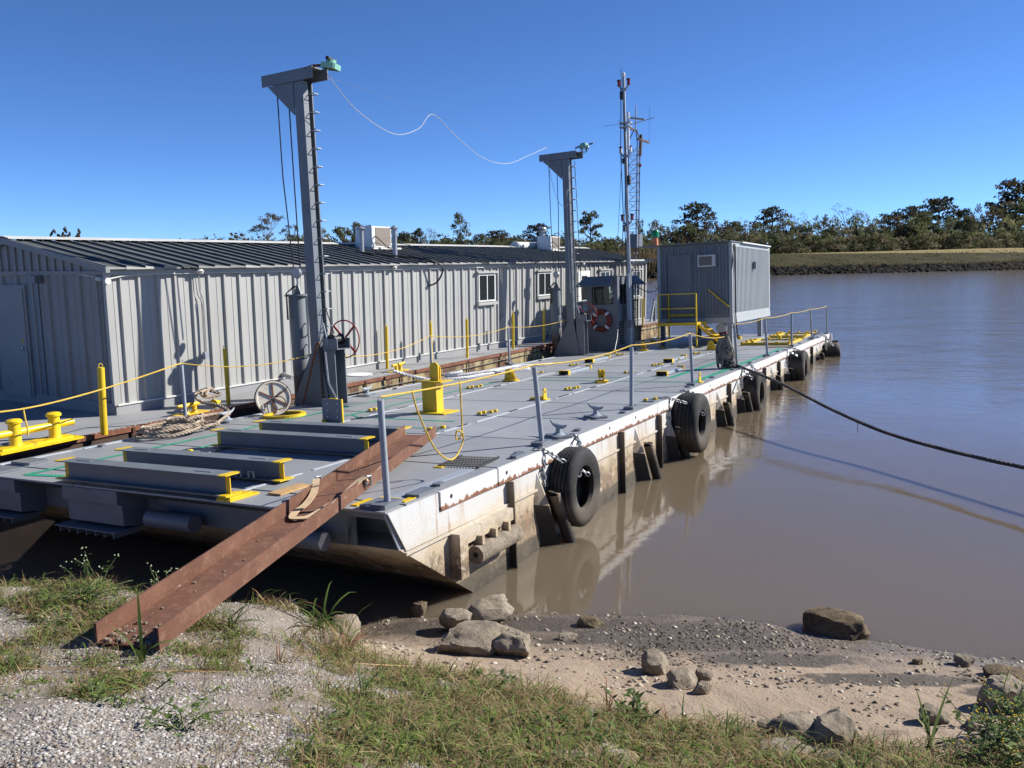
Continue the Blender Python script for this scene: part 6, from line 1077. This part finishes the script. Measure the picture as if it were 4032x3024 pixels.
# ================================================================ FAR BANK
TREES = [('sparse', -78.8, 148.1, 3.2, 6.3, 2.0, 118), ('sparse', -77.1, 149.1, 3.2, 6.7, 2.2, 145), ('sparse', -76.9, 151.6, 3.2, 6.6, 1.5, 163), ('bare', -62.7, 160.0, 3.2, 5.1, 3.8, 378), ('round', -58.5, 160.2, 3.2, 5.3, 4.1, 428), ('bare', -51.1, 164.5, 3.2, 6.4, 4.7, 528), ('bareleaf', -48.7, 171.8, 3.2, 10.0, 7.9, 577), ('round', -45.1, 165.7, 3.5, 4.7, 4.2, 600), ('bareleaf', -43.9, 171.1, 3.2, 7.7, 4.4, 628), ('willow', -41.7, 170.1, 3.2, 4.7, 4.3, 650), ('willow', -37.6, 172.5, 3.2, 7.2, 5.3, 700), ('round', -34.4, 176.7, 3.2, 7.9, 6.9, 742), ('round', -31.8, 182.9, 3.2, 9.3, 6.1, 781), ('round', -29.1, 177.5, 3.2, 6.6, 6.9, 800), ('willow', -26.3, 183.8, 3.2, 7.8, 6.1, 838), ('round', -22.3, 181.6, 3.2, 7.1, 4.0, 876), ('cypress', -20.3, 187.3, 3.2, 7.6, 4.1, 902), ('bare', -17.6, 186.6, 3.2, 7.6, 6.2, 928), ('round', -15.2, 183.4, 3.5, 5.0, 5.6, 950), ('tall', -11.4, 194.9, 3.2, 11.1, 5.2, 994), ('round', -7.1, 190.5, 3.2, 6.6, 4.8, 1034), ('cypress', -3.2, 197.5, 3.2, 7.4, 7.6, 1073), ('willow', 0.2, 192.5, 3.5, 5.6, 5.3, 1105), ('cypress', 6.4, 207.8, 3.2, 9.2, 9.1, 1160), ('willow', 8.7, 197.6, 3.5, 5.4, 6.5, 1185), ('round', 12.2, 201.9, 3.2, 5.4, 5.6, 1215), ('top', 20.3, 218.3, 3.2, 12.7, 7.5, 1275), ('bare', 16.8, 204.7, 3.2, 6.0, 5.6, 1255), ('round', 23.6, 211.0, 3.2, 5.9, 7.0, 1310), ('bare', 27.0, 210.7, 3.2, 5.5, 5.8, 1340), ('willow', 34.9, 217.7, 3.2, 6.8, 7.3, 1400), ('bareleaf', 40.7, 223.4, 3.2, 8.7, 8.7, 1440), ('cypress', 52.7, 242.1, 3.2, 16.2, 13.4, 1507), ('bareleaf', 58.3, 236.1, 3.2, 10.3, 9.4, 1560), ('bare', 62.7, 238.8, 3.2, 11.6, 8.1, 1590), ('willow', 65.9, 233.7, 3.2, 7.6, 8.0, 1625), ('cypress', 78.6, 257.5, 3.2, 15.7, 12.7, 1670), ('bare', 84.1, 256.1, 3.2, 13.7, 8.9, 1712), ('willow', 86.0, 250.2, 3.2, 11.0, 8.7, 1740), ('bareleaf', 93.0, 256.7, 3.2, 12.9, 9.0, 1775), ('willow', 96.4, 256.4, 3.2, 12.2, 10.5, 1800), ('bare', 107.8, 272.4, 3.2, 17.2, 11.3, 1838), ('willow', 105.4, 261.7, 3.2, 13.1, 9.3, 1850), ('willow', 109.8, 262.0, 3.2, 12.4, 9.4, 1880), ('cypress', 123.9, 279.6, 3.2, 14.9, 11.8, 1925), ('cypress', 134.2, 288.0, 3.2, 17.4, 14.0, 1968), ('round', 134.4, 281.2, 3.2, 15.8, 10.3, 1990), ('cypress', 152.5, 305.8, 3.2, 21.4, 19.5, 2030), ('willow', 142.1, 281.1, 3.2, 13.0, 10.4, 2040), ('cypress', 158.9, 300.3, 3.2, 17.0, 11.2, 2085), ('bare', 161.2, 297.0, 3.2, 16.0, 11.1, 2110), ('bareleaf', 170.1, 304.6, 3.2, 18.8, 9.6, 2140), ('willow', 160.3, 291.8, 3.2, 11.1, 11.0, 2120), ('cypress', 196.7, 334.3, 3.2, 30.0, 23.5, 2200), ('round', 187.9, 319.8, 3.2, 21.3, 22.4, 2195), ('round', 202.0, 330.4, 3.2, 23.7, 23.4, 2240), ('willow', 174.0, 302.2, 3.2, 14.6, 13.4, 2170), ('round', 113.8, 264.3, 3.2, 9.7, 9.5, 1900), ('round', 76.1, 239.7, 3.2, 7.8, 8.3, 1690), ('round', 125.5, 271.3, 3.2, 11.3, 9.9, 1960), ('willow', 129.2, 271.1, 3.2, 9.8, 9.9, 1985), ('round', 85.9, 245.5, 3.2, 7.2, 7.9, 1750), ('bush', -41.7, 166.4, 3.6, 4.8, 5.6, 640), ('bush', -38.8, 164.2, 4.0, 3.6, 4.7, 667), ('bush', -36.6, 166.8, 3.9, 4.5, 7.0, 697), ('bush', -35.0, 169.8, 3.7, 3.7, 6.3, 722), ('bush', -33.7, 173.7, 3.3, 4.5, 6.1, 744), ('bush', -30.2, 169.3, 4.0, 3.6, 6.5, 773), ('bush', -27.9, 170.4, 4.1, 4.2, 6.8, 800), ('bush', -26.7, 178.0, 3.3, 4.4, 6.7, 826), ('bush', -23.8, 179.0, 3.4, 4.9, 6.1, 857), ('bush', -20.4, 175.3, 4.0, 3.3, 5.2, 888), ('bush', -18.6, 179.1, 3.7, 3.5, 6.5, 911), ('bush', -16.4, 180.0, 3.7, 4.3, 5.8, 934), ('bush', -14.2, 185.6, 3.3, 4.7, 6.9, 961), ('bush', -11.2, 188.0, 3.2, 4.3, 6.9, 993), ('bush', -9.0, 189.1, 3.2, 4.2, 7.5, 1015), ('bush', -6.1, 184.7, 3.9, 3.7, 7.2, 1041), ('bush', -3.5, 185.1, 4.0, 4.5, 7.3, 1068), ('bush', -0.3, 192.9, 3.4, 5.7, 6.4, 1100), ('bush', 2.0, 194.0, 3.4, 5.2, 7.7, 1122), ('bush', 4.1, 189.4, 4.0, 3.8, 7.1, 1142), ('bush', 6.8, 198.6, 3.2, 4.3, 6.8, 1166), ('bush', 10.0, 193.1, 4.0, 4.5, 6.9, 1198), ('bush', 12.4, 197.2, 3.7, 5.1, 7.1, 1219), ('bush', 15.1, 202.6, 3.3, 6.0, 6.5, 1241), ('bush', 18.4, 200.5, 3.8, 3.6, 6.8, 1272), ('bush', 21.6, 204.2, 3.6, 4.4, 7.2, 1298), ('bush', 24.8, 205.4, 3.6, 3.7, 6.9, 1326), ('bush', 28.0, 205.6, 3.8, 5.0, 8.5, 1354), ('bush', 30.8, 204.9, 4.1, 4.0, 6.9, 1381), ('bush', 35.0, 212.3, 3.5, 5.9, 7.8, 1408), ('bush', 37.5, 212.5, 3.7, 4.4, 7.9, 1428), ('bush', 41.1, 216.9, 3.4, 4.5, 6.1, 1453), ('bush', 44.3, 220.6, 3.2, 4.8, 7.0, 1473), ('bush', 46.5, 216.7, 3.8, 4.4, 7.2, 1499), ('bush', 50.2, 221.1, 3.6, 7.2, 7.2, 1523), ('bush', 52.4, 217.8, 4.1, 5.3, 7.9, 1547), ('bush', 56.8, 222.0, 3.9, 7.1, 8.8, 1576), ('bush', 60.6, 226.0, 3.7, 7.8, 8.7, 1599), ('bush', 63.4, 226.8, 3.8, 7.3, 9.2, 1620), ('bush', 66.8, 227.5, 3.9, 5.4, 7.6, 1645), ('bush', 71.8, 232.7, 3.7, 5.6, 7.4, 1673), ('bush', 74.3, 232.1, 3.9, 6.5, 9.4, 1695), ('bush', 79.2, 235.7, 3.8, 7.8, 9.6, 1725), ('bush', 84.0, 239.1, 3.8, 5.8, 7.4, 1752), ('bush', 87.6, 240.6, 3.8, 5.8, 8.2, 1776), ('bush', 92.3, 244.5, 3.7, 7.3, 10.5, 1801), ('bush', 98.2, 252.3, 3.3, 9.5, 10.7, 1823), ('bush', 104.0, 255.8, 3.2, 8.0, 11.1, 1855), ('bush', 107.7, 257.1, 3.3, 6.8, 10.2, 1877), ('bush', 110.2, 254.5, 3.8, 7.9, 8.5, 1903), ('bush', 113.9, 256.3, 3.8, 6.8, 10.8, 1924), ('bush', 119.9, 263.1, 3.5, 6.2, 11.6, 1945), ('bush', 125.4, 265.4, 3.6, 6.1, 8.1, 1976), ('bush', 129.5, 265.6, 3.8, 8.6, 10.8, 2005), ('bush', 138.6, 276.2, 3.3, 8.5, 11.1, 2031), ('bush', 143.3, 278.3, 3.3, 9.1, 10.6, 2055), ('bush', 145.6, 274.3, 3.9, 8.0, 10.8, 2084), ('bush', 155.9, 285.2, 3.4, 9.5, 13.0, 2114), ('bush', 157.7, 279.9, 4.1, 6.0, 11.6, 2144), ('bush', 166.2, 287.1, 3.8, 9.5, 10.3, 2174), ('bush', 174.2, 293.4, 3.7, 8.3, 13.0, 2200), ('bush', 176.3, 291.9, 4.0, 9.5, 9.9, 2220), ('bush', 187.7, 304.5, 3.3, 6.5, 10.2, 2241), ('bush', 189.8, 301.4, 3.8, 8.8, 11.5, 2267), ('bush', 197.7, 306.4, 3.8, 7.7, 11.0, 2295), ('willow', 33.0, 221.0, 3.2, 10.6, 5.5, 1380), ('bush', 37.8, 223.1, 3.2, 11.0, 7.0, 1416), ('willow', 41.7, 222.8, 3.2, 9.1, 6.9, 1449), ('round', 46.2, 226.3, 3.2, 9.9, 7.9, 1481), ('round', 50.1, 228.3, 3.2, 9.0, 6.0, 1509), ('willow', 55.7, 236.0, 3.2, 8.5, 7.2, 1540), ('round', 61.3, 239.7, 3.2, 11.5, 8.5, 1576), ('bareleaf', 65.7, 238.8, 3.2, 9.6, 8.6, 1612), ('willow', 69.1, 239.2, 3.2, 10.3, 7.0, 1638), ('willow', 75.7, 247.1, 3.2, 10.0, 7.7, 1670), ('willow', 79.2, 246.0, 3.2, 12.2, 6.8, 1699), ('round', 83.4, 244.4, 3.2, 10.2, 9.2, 1735), ('bush', 93.2, 258.5, 3.2, 12.6, 9.6, 1771), ('round', 94.0, 251.0, 3.2, 9.4, 7.3, 1796), ('bush', 105.2, 265.7, 3.2, 11.6, 9.8, 1836), ('bareleaf', 110.7, 269.2, 3.2, 9.8, 9.4, 1864), ('bush', 115.4, 269.9, 3.2, 9.7, 8.9, 1894), ('bareleaf', 121.2, 274.6, 3.2, 13.2, 9.1, 1920), ('bareleaf', 124.6, 273.2, 3.2, 10.7, 11.2, 1947), ('bush', 128.5, 272.1, 3.2, 13.2, 10.5, 1978), ('bush', 139.5, 284.4, 3.2, 10.7, 10.2, 2010), ('bareleaf', 148.4, 291.6, 3.2, 12.1, 10.7, 2045), ('round', 152.6, 288.5, 3.2, 14.5, 10.2, 2083), ('round', 162.4, 298.8, 3.2, 14.0, 10.7, 2110), ('bareleaf', 167.9, 299.4, 3.2, 12.0, 9.5, 2141), ('willow', 179.5, 308.8, 3.2, 13.4, 12.4, 2179), ('willow', 182.0, 304.5, 3.2, 13.3, 9.9, 2210), ('willow', 191.5, 310.2, 3.2, 11.3, 13.3, 2245), ('round', 202.3, 320.6, 3.2, 15.6, 12.6, 2272), ('round', 204.4, 317.3, 3.2, 15.3, 9.6, 2297), ('willow', -43.0, 175.7, 3.2, 6.0, 4.5, 650), ('bush', -39.2, 171.6, 3.2, 5.1, 5.2, 680), ('bush', -37.0, 177.3, 3.2, 5.6, 4.1, 717), ('bush', -32.5, 176.3, 3.2, 5.5, 5.0, 762), ('round', -29.9, 180.8, 3.2, 5.5, 4.9, 797), ('round', -27.0, 184.2, 3.2, 4.7, 4.9, 832), ('bush', -22.9, 187.8, 3.2, 5.3, 5.5, 877), ('willow', -18.3, 188.6, 3.2, 5.1, 6.2, 924), ('willow', -14.0, 186.9, 3.2, 5.2, 5.2, 964), ('round', -10.7, 192.9, 3.2, 5.5, 4.6, 1000), ('willow', -6.3, 194.2, 3.2, 5.8, 6.2, 1043), ('round', -2.9, 198.0, 3.2, 6.3, 5.1, 1075), ('round', 1.5, 199.0, 3.2, 6.0, 4.8, 1117), ('round', 6.6, 203.9, 3.2, 6.5, 6.1, 1163), ('round', 11.1, 203.2, 3.2, 5.8, 4.7, 1204), ('willow', 14.6, 205.1, 3.2, 6.5, 5.7, 1235), ('bush', 20.1, 209.8, 3.2, 5.0, 6.8, 1280), ('willow', 25.5, 210.6, 3.2, 6.0, 6.6, 1326), ('willow', 30.7, 219.2, 3.2, 5.5, 6.2, 1362)]

def leaf_cloud(r2, clumps, leaf, cols, n):
    V_, TT = [], []
    for (c, r, wgt) in clumps:
        k = int(n * wgt); d = r2.normal(0, 1, (k, 3)); d /= np.linalg.norm(d, axis=1)[:, None]; p = np.array(c) + d * np.array(r) * r2.uniform(.45, 1.05, (k, 1)); nn = d + r2.normal(0, .45, (k, 3)); nn /= np.linalg.norm(nn, axis=1)[:, None]; a = np.cross(nn, r2.normal(0, 1, (k, 3))); a /= np.linalg.norm(a, axis=1)[:, None]; b = np.cross(nn, a); b /= np.linalg.norm(b, axis=1)[:, None]
        s_ = leaf * r2.uniform(.5, 1.2, (k, 1)); V_.append(np.stack([p - a * s_ - b * s_ * .6, p + a * s_ - b * s_ * .6, p + a * s_ * .8 + b * s_ * .7, p - a * s_ * .7 + b * s_ * .6], 1)); cc = np.array(cols[r2.integers(0, len(cols))]) * r2.uniform(.75, 1.25); TT.append(np.repeat((cc * r2.uniform(.7, 1.3, (k, 1)))[:, None], 4, 1))
    V_ = np.concatenate(V_).reshape(-1, 3); TT = np.concatenate(TT).reshape(-1, 3); return V_, np.arange(len(V_)).reshape(-1, 4), TT
def make_tree(kind, seed):
    """unit tree: height 1, width 1"""
    r2 = np.random.default_rng(seed); rr = random.Random(seed); tr = MB(); cl = []
    def limb(a, b, r0, r1): m = [(x + y) / 2 + rr.gauss(0, .02) for x, y in zip(a, b)]; tr.tube([a, m, b], [r0, (r0 + r1) / 2, r1], 5)
    if kind == 'cypress':
        tr.tube([(0, 0, 0), (.01, 0, .5), (0, .01, .97)], [.028, .02, .006], 6); cols = [(0.06, 0.0572, 0.03), (0.085, 0.0657, 0.038), (0.048, 0.053, 0.028)]
        for k in range(22):
            z = .36 + .6 * k / 21; R_ = (.5 if z < .78 else .5 * (1 - (z - .78) / .28)) * rr.uniform(.5, 1.0); a = k * 2.4 + rr.uniform(-.4, .4); c = (R_ * math.cos(a), R_ * math.sin(a), z); limb((0, 0, z - .06), c, .010, .003); cl.append((c, (.15, .15, .05), 1)); cl.append(((c[0] * .5, c[1] * .5, z), (.12, .12, .045), .7))
        n, lf = 55, .022
    elif kind in ('round', 'tall', 'top'):
        cols = [(0.0943, 0.1097, 0.0483), (0.1265, 0.128, 0.0598), (0.0782, 0.0926, 0.0437), (0.1323, 0.1073, 0.0598)]; tr.tube([(0, 0, 0), (.02, 0, .4), (-.01, .01, .9)], [.03, .022, .006], 6)
        if kind == 'tall':
            for k in range(20): z = .25 + .72 * k / 19; a = rr.uniform(0, 6.28); R_ = rr.uniform(.1, .42) * (1.1 - .5 * z); cl.append(((R_ * math.cos(a), R_ * math.sin(a), z), (.2, .2, .06), 1))
        elif kind == 'top':
            for k in range(20): z = .52 + .45 * (k / 19) ** .8; a = rr.uniform(0, 6.28); R_ = rr.uniform(.1, .42); c = (R_ * math.cos(a), R_ * math.sin(a), z); cl.append((c, (.12, .12, .05), .8)); limb((0, 0, z - .14), c, .012, .004)
            for k in range(6): cl.append(((rr.uniform(-.3, .3), rr.uniform(-.3, .3), rr.uniform(.05, .25)), (.2, .2, .1), 1))
        else:
            for k in range(30):
                a = rr.uniform(0, 6.28); z = rr.uniform(.2, .9); R_ = .44 * math.sqrt(max(.05, 1 - ((z - .5) / .5) ** 2)) * rr.uniform(.4, 1); c = (R_ * math.cos(a), R_ * math.sin(a), z); cl.append((c, (.14, .14, .09), 1)); limb((0, 0, z * .6), c, .012, .003)
        n, lf = 55, .026
    elif kind == 'willow':
        cols = [(0.161, 0.1731, 0.0759), (0.2012, 0.195, 0.0943), (0.1323, 0.1463, 0.069), (0.23, 0.2255, 0.115)]; tr.tube([(0, 0, 0), (.04, 0, .4), (.02, .01, .9)], [.028, .02, .006], 6)
        for k in range(28): a = rr.uniform(0, 6.28); z = rr.uniform(.08, .93); R_ = .42 * math.sqrt(max(.08, 1 - ((z - .42) / .58) ** 2)) * rr.uniform(.3, 1); c = (R_ * math.cos(a), R_ * math.sin(a), z); cl.append((c, (.1, .1, .10), 1)); limb((0, 0, z * .55), c, .011, .003)
        n, lf = 48, .022
    elif kind == 'bush':
        cols = [(0.1265, 0.1341, 0.0621), (0.1725, 0.1524, 0.0828), (0.1058, 0.1158, 0.0552), (0.184, 0.1585, 0.1035), (0.1552, 0.1768, 0.0759)]; tr.tube([(0, 0, 0), (.02, 0, .3), (0, .02, .8)], [.02, .014, .005], 5)
        for k in range(26): a = rr.uniform(0, 6.28); z = rr.uniform(.04, .92); R_ = .46 * math.sqrt(max(.1, 1 - (z - .1) ** 2)) * rr.uniform(.2, 1); cl.append(((R_ * math.cos(a), R_ * math.sin(a), z), (.14, .14, .11), 1))
        n, lf = 46, .026
    else:
        cols = [(.13, .095, .055), (.16, .11, .06), (.09, .08, .04)]; tr.tube([(0, 0, 0), (.01, 0, .3), (-.01, .01, .6)], [.02, .014, .008], 6)
        def grow(p, d, L_, r, dep):
            q_ = p + d * L_; tr.tube([p[:], (p.lerp(q_, .5) + Vector((rr.gauss(0, .008), rr.gauss(0, .008), 0)))[:], q_[:]], [r, r * .8, r * .6], 4)
            if dep == 0: tips.append(q_); return
            for j in range(rr.choice((2, 3, 3))): grow(q_, (d + Vector((rr.gauss(0, .45), rr.gauss(0, .45), rr.uniform(-.05, .3)))).normalized(), L_ * rr.uniform(.62, .85), r * .6, dep - 1)
        tips = []
        for j in range(5 if kind != 'sparse' else 3): a = j * 1.3 + rr.uniform(-.3, .3); grow(Vector((0, 0, .22 + .07 * j)), Vector((.7 * math.cos(a), .7 * math.sin(a), 1)).normalized(), .2, .009, 3)
        sx = max(max(abs(q_.x), abs(q_.y)) for q_ in tips); sz = max(q_.z for q_ in tips)
        for v in tr.v: v.x *= .5 / sx; v.y *= .5 / sx; v.z /= sz
        for q_ in tips: cl.append(((q_.x * .5 / sx, q_.y * .5 / sx, q_.z / sz), (.06, .06, .035), 1))
        n, lf = {'bare': (3, .014), 'bareleaf': (9, .016), 'sparse': (26, .022)}[kind], 0
        n, lf = n
    V_, Q, TT = leaf_cloud(r2, cl, lf, cols, n); return tr.mesh('trunk', M['barkpale' if kind in ('bare', 'bareleaf', 'sparse') else 'bark']), mesh_np('crown', V_, Q, TT, M['foliage'])
KD = {'cypress': 'dark spreading cypress', 'round': 'dense dark broadleaf tree', 'tall': 'tall narrow vine-covered tree', 'top': 'tall tree with leafy top', 'willow': 'olive green willow-like tree', 'bush': 'bush', 'bare': 'leafless pale tree', 'bareleaf': 'half-bare autumn tree', 'sparse': 'thin tree with few leaves'}
ZN = [(200, 'above the left end of the shed roof'), (480, 'above the shed roof left of the bow davit'), (660, 'behind the cables of the bow davit'), (835, 'behind the large roof air conditioner'), (960, 'right of the large roof air conditioner'), (1110, 'above the middle of the shed roof'), (1240, 'behind the small roof air conditioner'), (1360, 'just right of the farther davit'), (1460, 'left of the container roof'), (1600, 'above the container roof'), (1720, 'just right of the container'), (1830, 'well right of the container'), (1950, 'mid tree line'), (2060, 'right of mid tree line'), (2160, 'near the right picture edge'), (9999, 'at the right edge of the picture')]
cnt = {}
for i, tr_ in enumerate(TREES):
    z = next(n for lim, n in ZN if tr_[6] < lim); cnt.setdefault((tr_[0], z), []).append((tr_[6], i))
protos = {k: [make_tree(k, 100 + 7 * i + j) for j in range({'bush': 4, 'cypress': 3, 'round': 3, 'willow': 3, 'bare': 2, 'bareleaf': 2}.get(k, 1))] for i, k in enumerate(KD)}
ORD = ['leftmost', 'second from left', 'third from left', 'fourth from left', 'fifth from left', 'sixth from left', 'seventh from left', 'eighth from left']
for i, (k, x, y, b, h_, wd, vx) in enumerate(TREES):
    z = next(n for lim, n in ZN if vx < lim); lst = sorted(cnt[(k, z)]); lb = KD[k] + ' ' + z
    if k == 'bush': lb = 'scrubby bush in the thicket along the far levee'
    elif len(lst) > 1: lb = KD[k] + ' ' + z + ', ' + ORD[lst.index((vx, i))]
    tk, crn = protos[k][i % len(protos[k])]; e = thing('bush' if k == 'bush' else 'tree', lb, 'bush' if k == 'bush' else 'tree', T(x, y, b - .2) @ RZ((i * 2.399) % 6.283) @ Matrix.Diagonal((wd, wd, h_ + .2, 1)), 'bushes along the far levee' if k == 'bush' else 'trees beyond the far levee')
    place('trunk', tk, e); place('crown', crn, e)
# dense woodland behind, seen as one mass
wr = np.random.default_rng(5); cl_ = []
for k in range(760):
    tt = wr.uniform(-66, 300); ss = wr.uniform(48, 95); hh = (6.6 if tt < 30 else 7.2 + tt * .014) * wr.uniform(.6, 1.15); p_ = far(tt, ss, 3.0 + hh * wr.uniform(.2, .8)); cl_.append((p_[:], (3.2, 3.2, hh * .35), 1))
V_, Q, TT = leaf_cloud(wr, cl_, .42, [(.085, .085, .045), (.12, .10, .06), (.07, .074, .04)], 62); tag(place('woodland', mesh_np('woodland', V_, Q, TT, M['foliage'])), 'continuous woodland behind the levee trees', 'woodland', None, 'stuff')
# riprap along the far waterline and dry reeds above it
def far_stones(n):
    base = np.array([(1, 0, 0), (-.5, .87, 0), (-.5, -.87, 0), (.1, .2, .7), (.7, .75, .25), (-.8, .1, .35), (.2, -.7, .4)]); F = np.array([(0, 4, 3), (4, 1, 3), (1, 5, 3), (5, 2, 3), (2, 6, 3), (6, 0, 3), (0, 1, 4), (1, 2, 5), (2, 0, 6)])
    tt = rng.uniform(-25, 230, n); ss = rng.uniform(-.6, 3.4, n); s_ = .25 + .75 * rng.random(n) ** 2; v = base[None] * (1 + rng.normal(0, .25, (n, 7, 3))) * s_[:, None, None]
    P_ = np.stack([FO.x + FD.x * tt + FN.x * ss, FO.y + FD.y * tt + FN.y * ss, np.interp(ss, [0, 3.2], [0, 1.35])], -1); V_ = (v + P_[:, None]).reshape(-1, 3); Q = (F[None] + 7 * np.arange(n)[:, None, None]).reshape(-1, 3)
    return place('riprap', mesh_np('riprap', V_, Q, None, M['rockdark']))
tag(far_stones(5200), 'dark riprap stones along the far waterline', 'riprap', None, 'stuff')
def reeds(n, t0, t1, s0, s1, h0, h1, cols, name, label):
    tt = rng.uniform(t0, t1, n); ss = rng.uniform(s0, s1, n); hh = rng.uniform(h0, h1, n) * (.6 + .6 * np.array([mnoise.noise(Vector((a * .12, b * .3, 0))) + .5 for a, b in zip(tt, ss)])); az = rng.random(n) * 6.283; zz = np.array([lev(a) * (lvt(b) if a > 4 else 1) for a, b in zip(ss, tt)]) - .1; P_ = np.stack([FO.x + FD.x * tt + FN.x * ss, FO.y + FD.y * tt + FN.y * ss, zz], -1)
    w_ = .16; o_ = np.stack([np.cos(az) * w_, np.sin(az) * w_, np.zeros(n)], -1); tip = P_ + np.stack([rng.normal(0, .2, n), rng.normal(0, .2, n), hh], -1); V_ = np.stack([P_ - o_, P_ + o_, tip + o_ * .3, tip - o_ * .3], 1).reshape(-1, 3); cc = np.array(cols)[rng.integers(0, len(cols), n)] * rng.uniform(.7, 1.3, (n, 1))
    tag(place(name, mesh_np(name, V_, np.arange(4 * n).reshape(-1, 4), np.repeat(cc, 4, 0), M['foliage'])), label, 'reeds', None, 'stuff')
reeds(5000, -25, 230, 3.0, 5.5, .3, .9, [(.09, .068, .036), (.065, .052, .03), (.13, .10, .058)], 'dry_reeds', 'dry brown reeds above the far riprap'); reeds(6000, -25, 230, 6, 20, .1, .3, [(.055, .058, .02), (.075, .066, .03), (.09, .075, .036)], 'levee_grass', 'rough grass on the far levee slope')
reeds(2500, -12, 14, 1, 14, 1.5, 4.0, [(.14, .10, .055), (.18, .14, .08), (.10, .085, .045)], 'tall_reeds', 'tall tan reeds on the far bank beside the container')
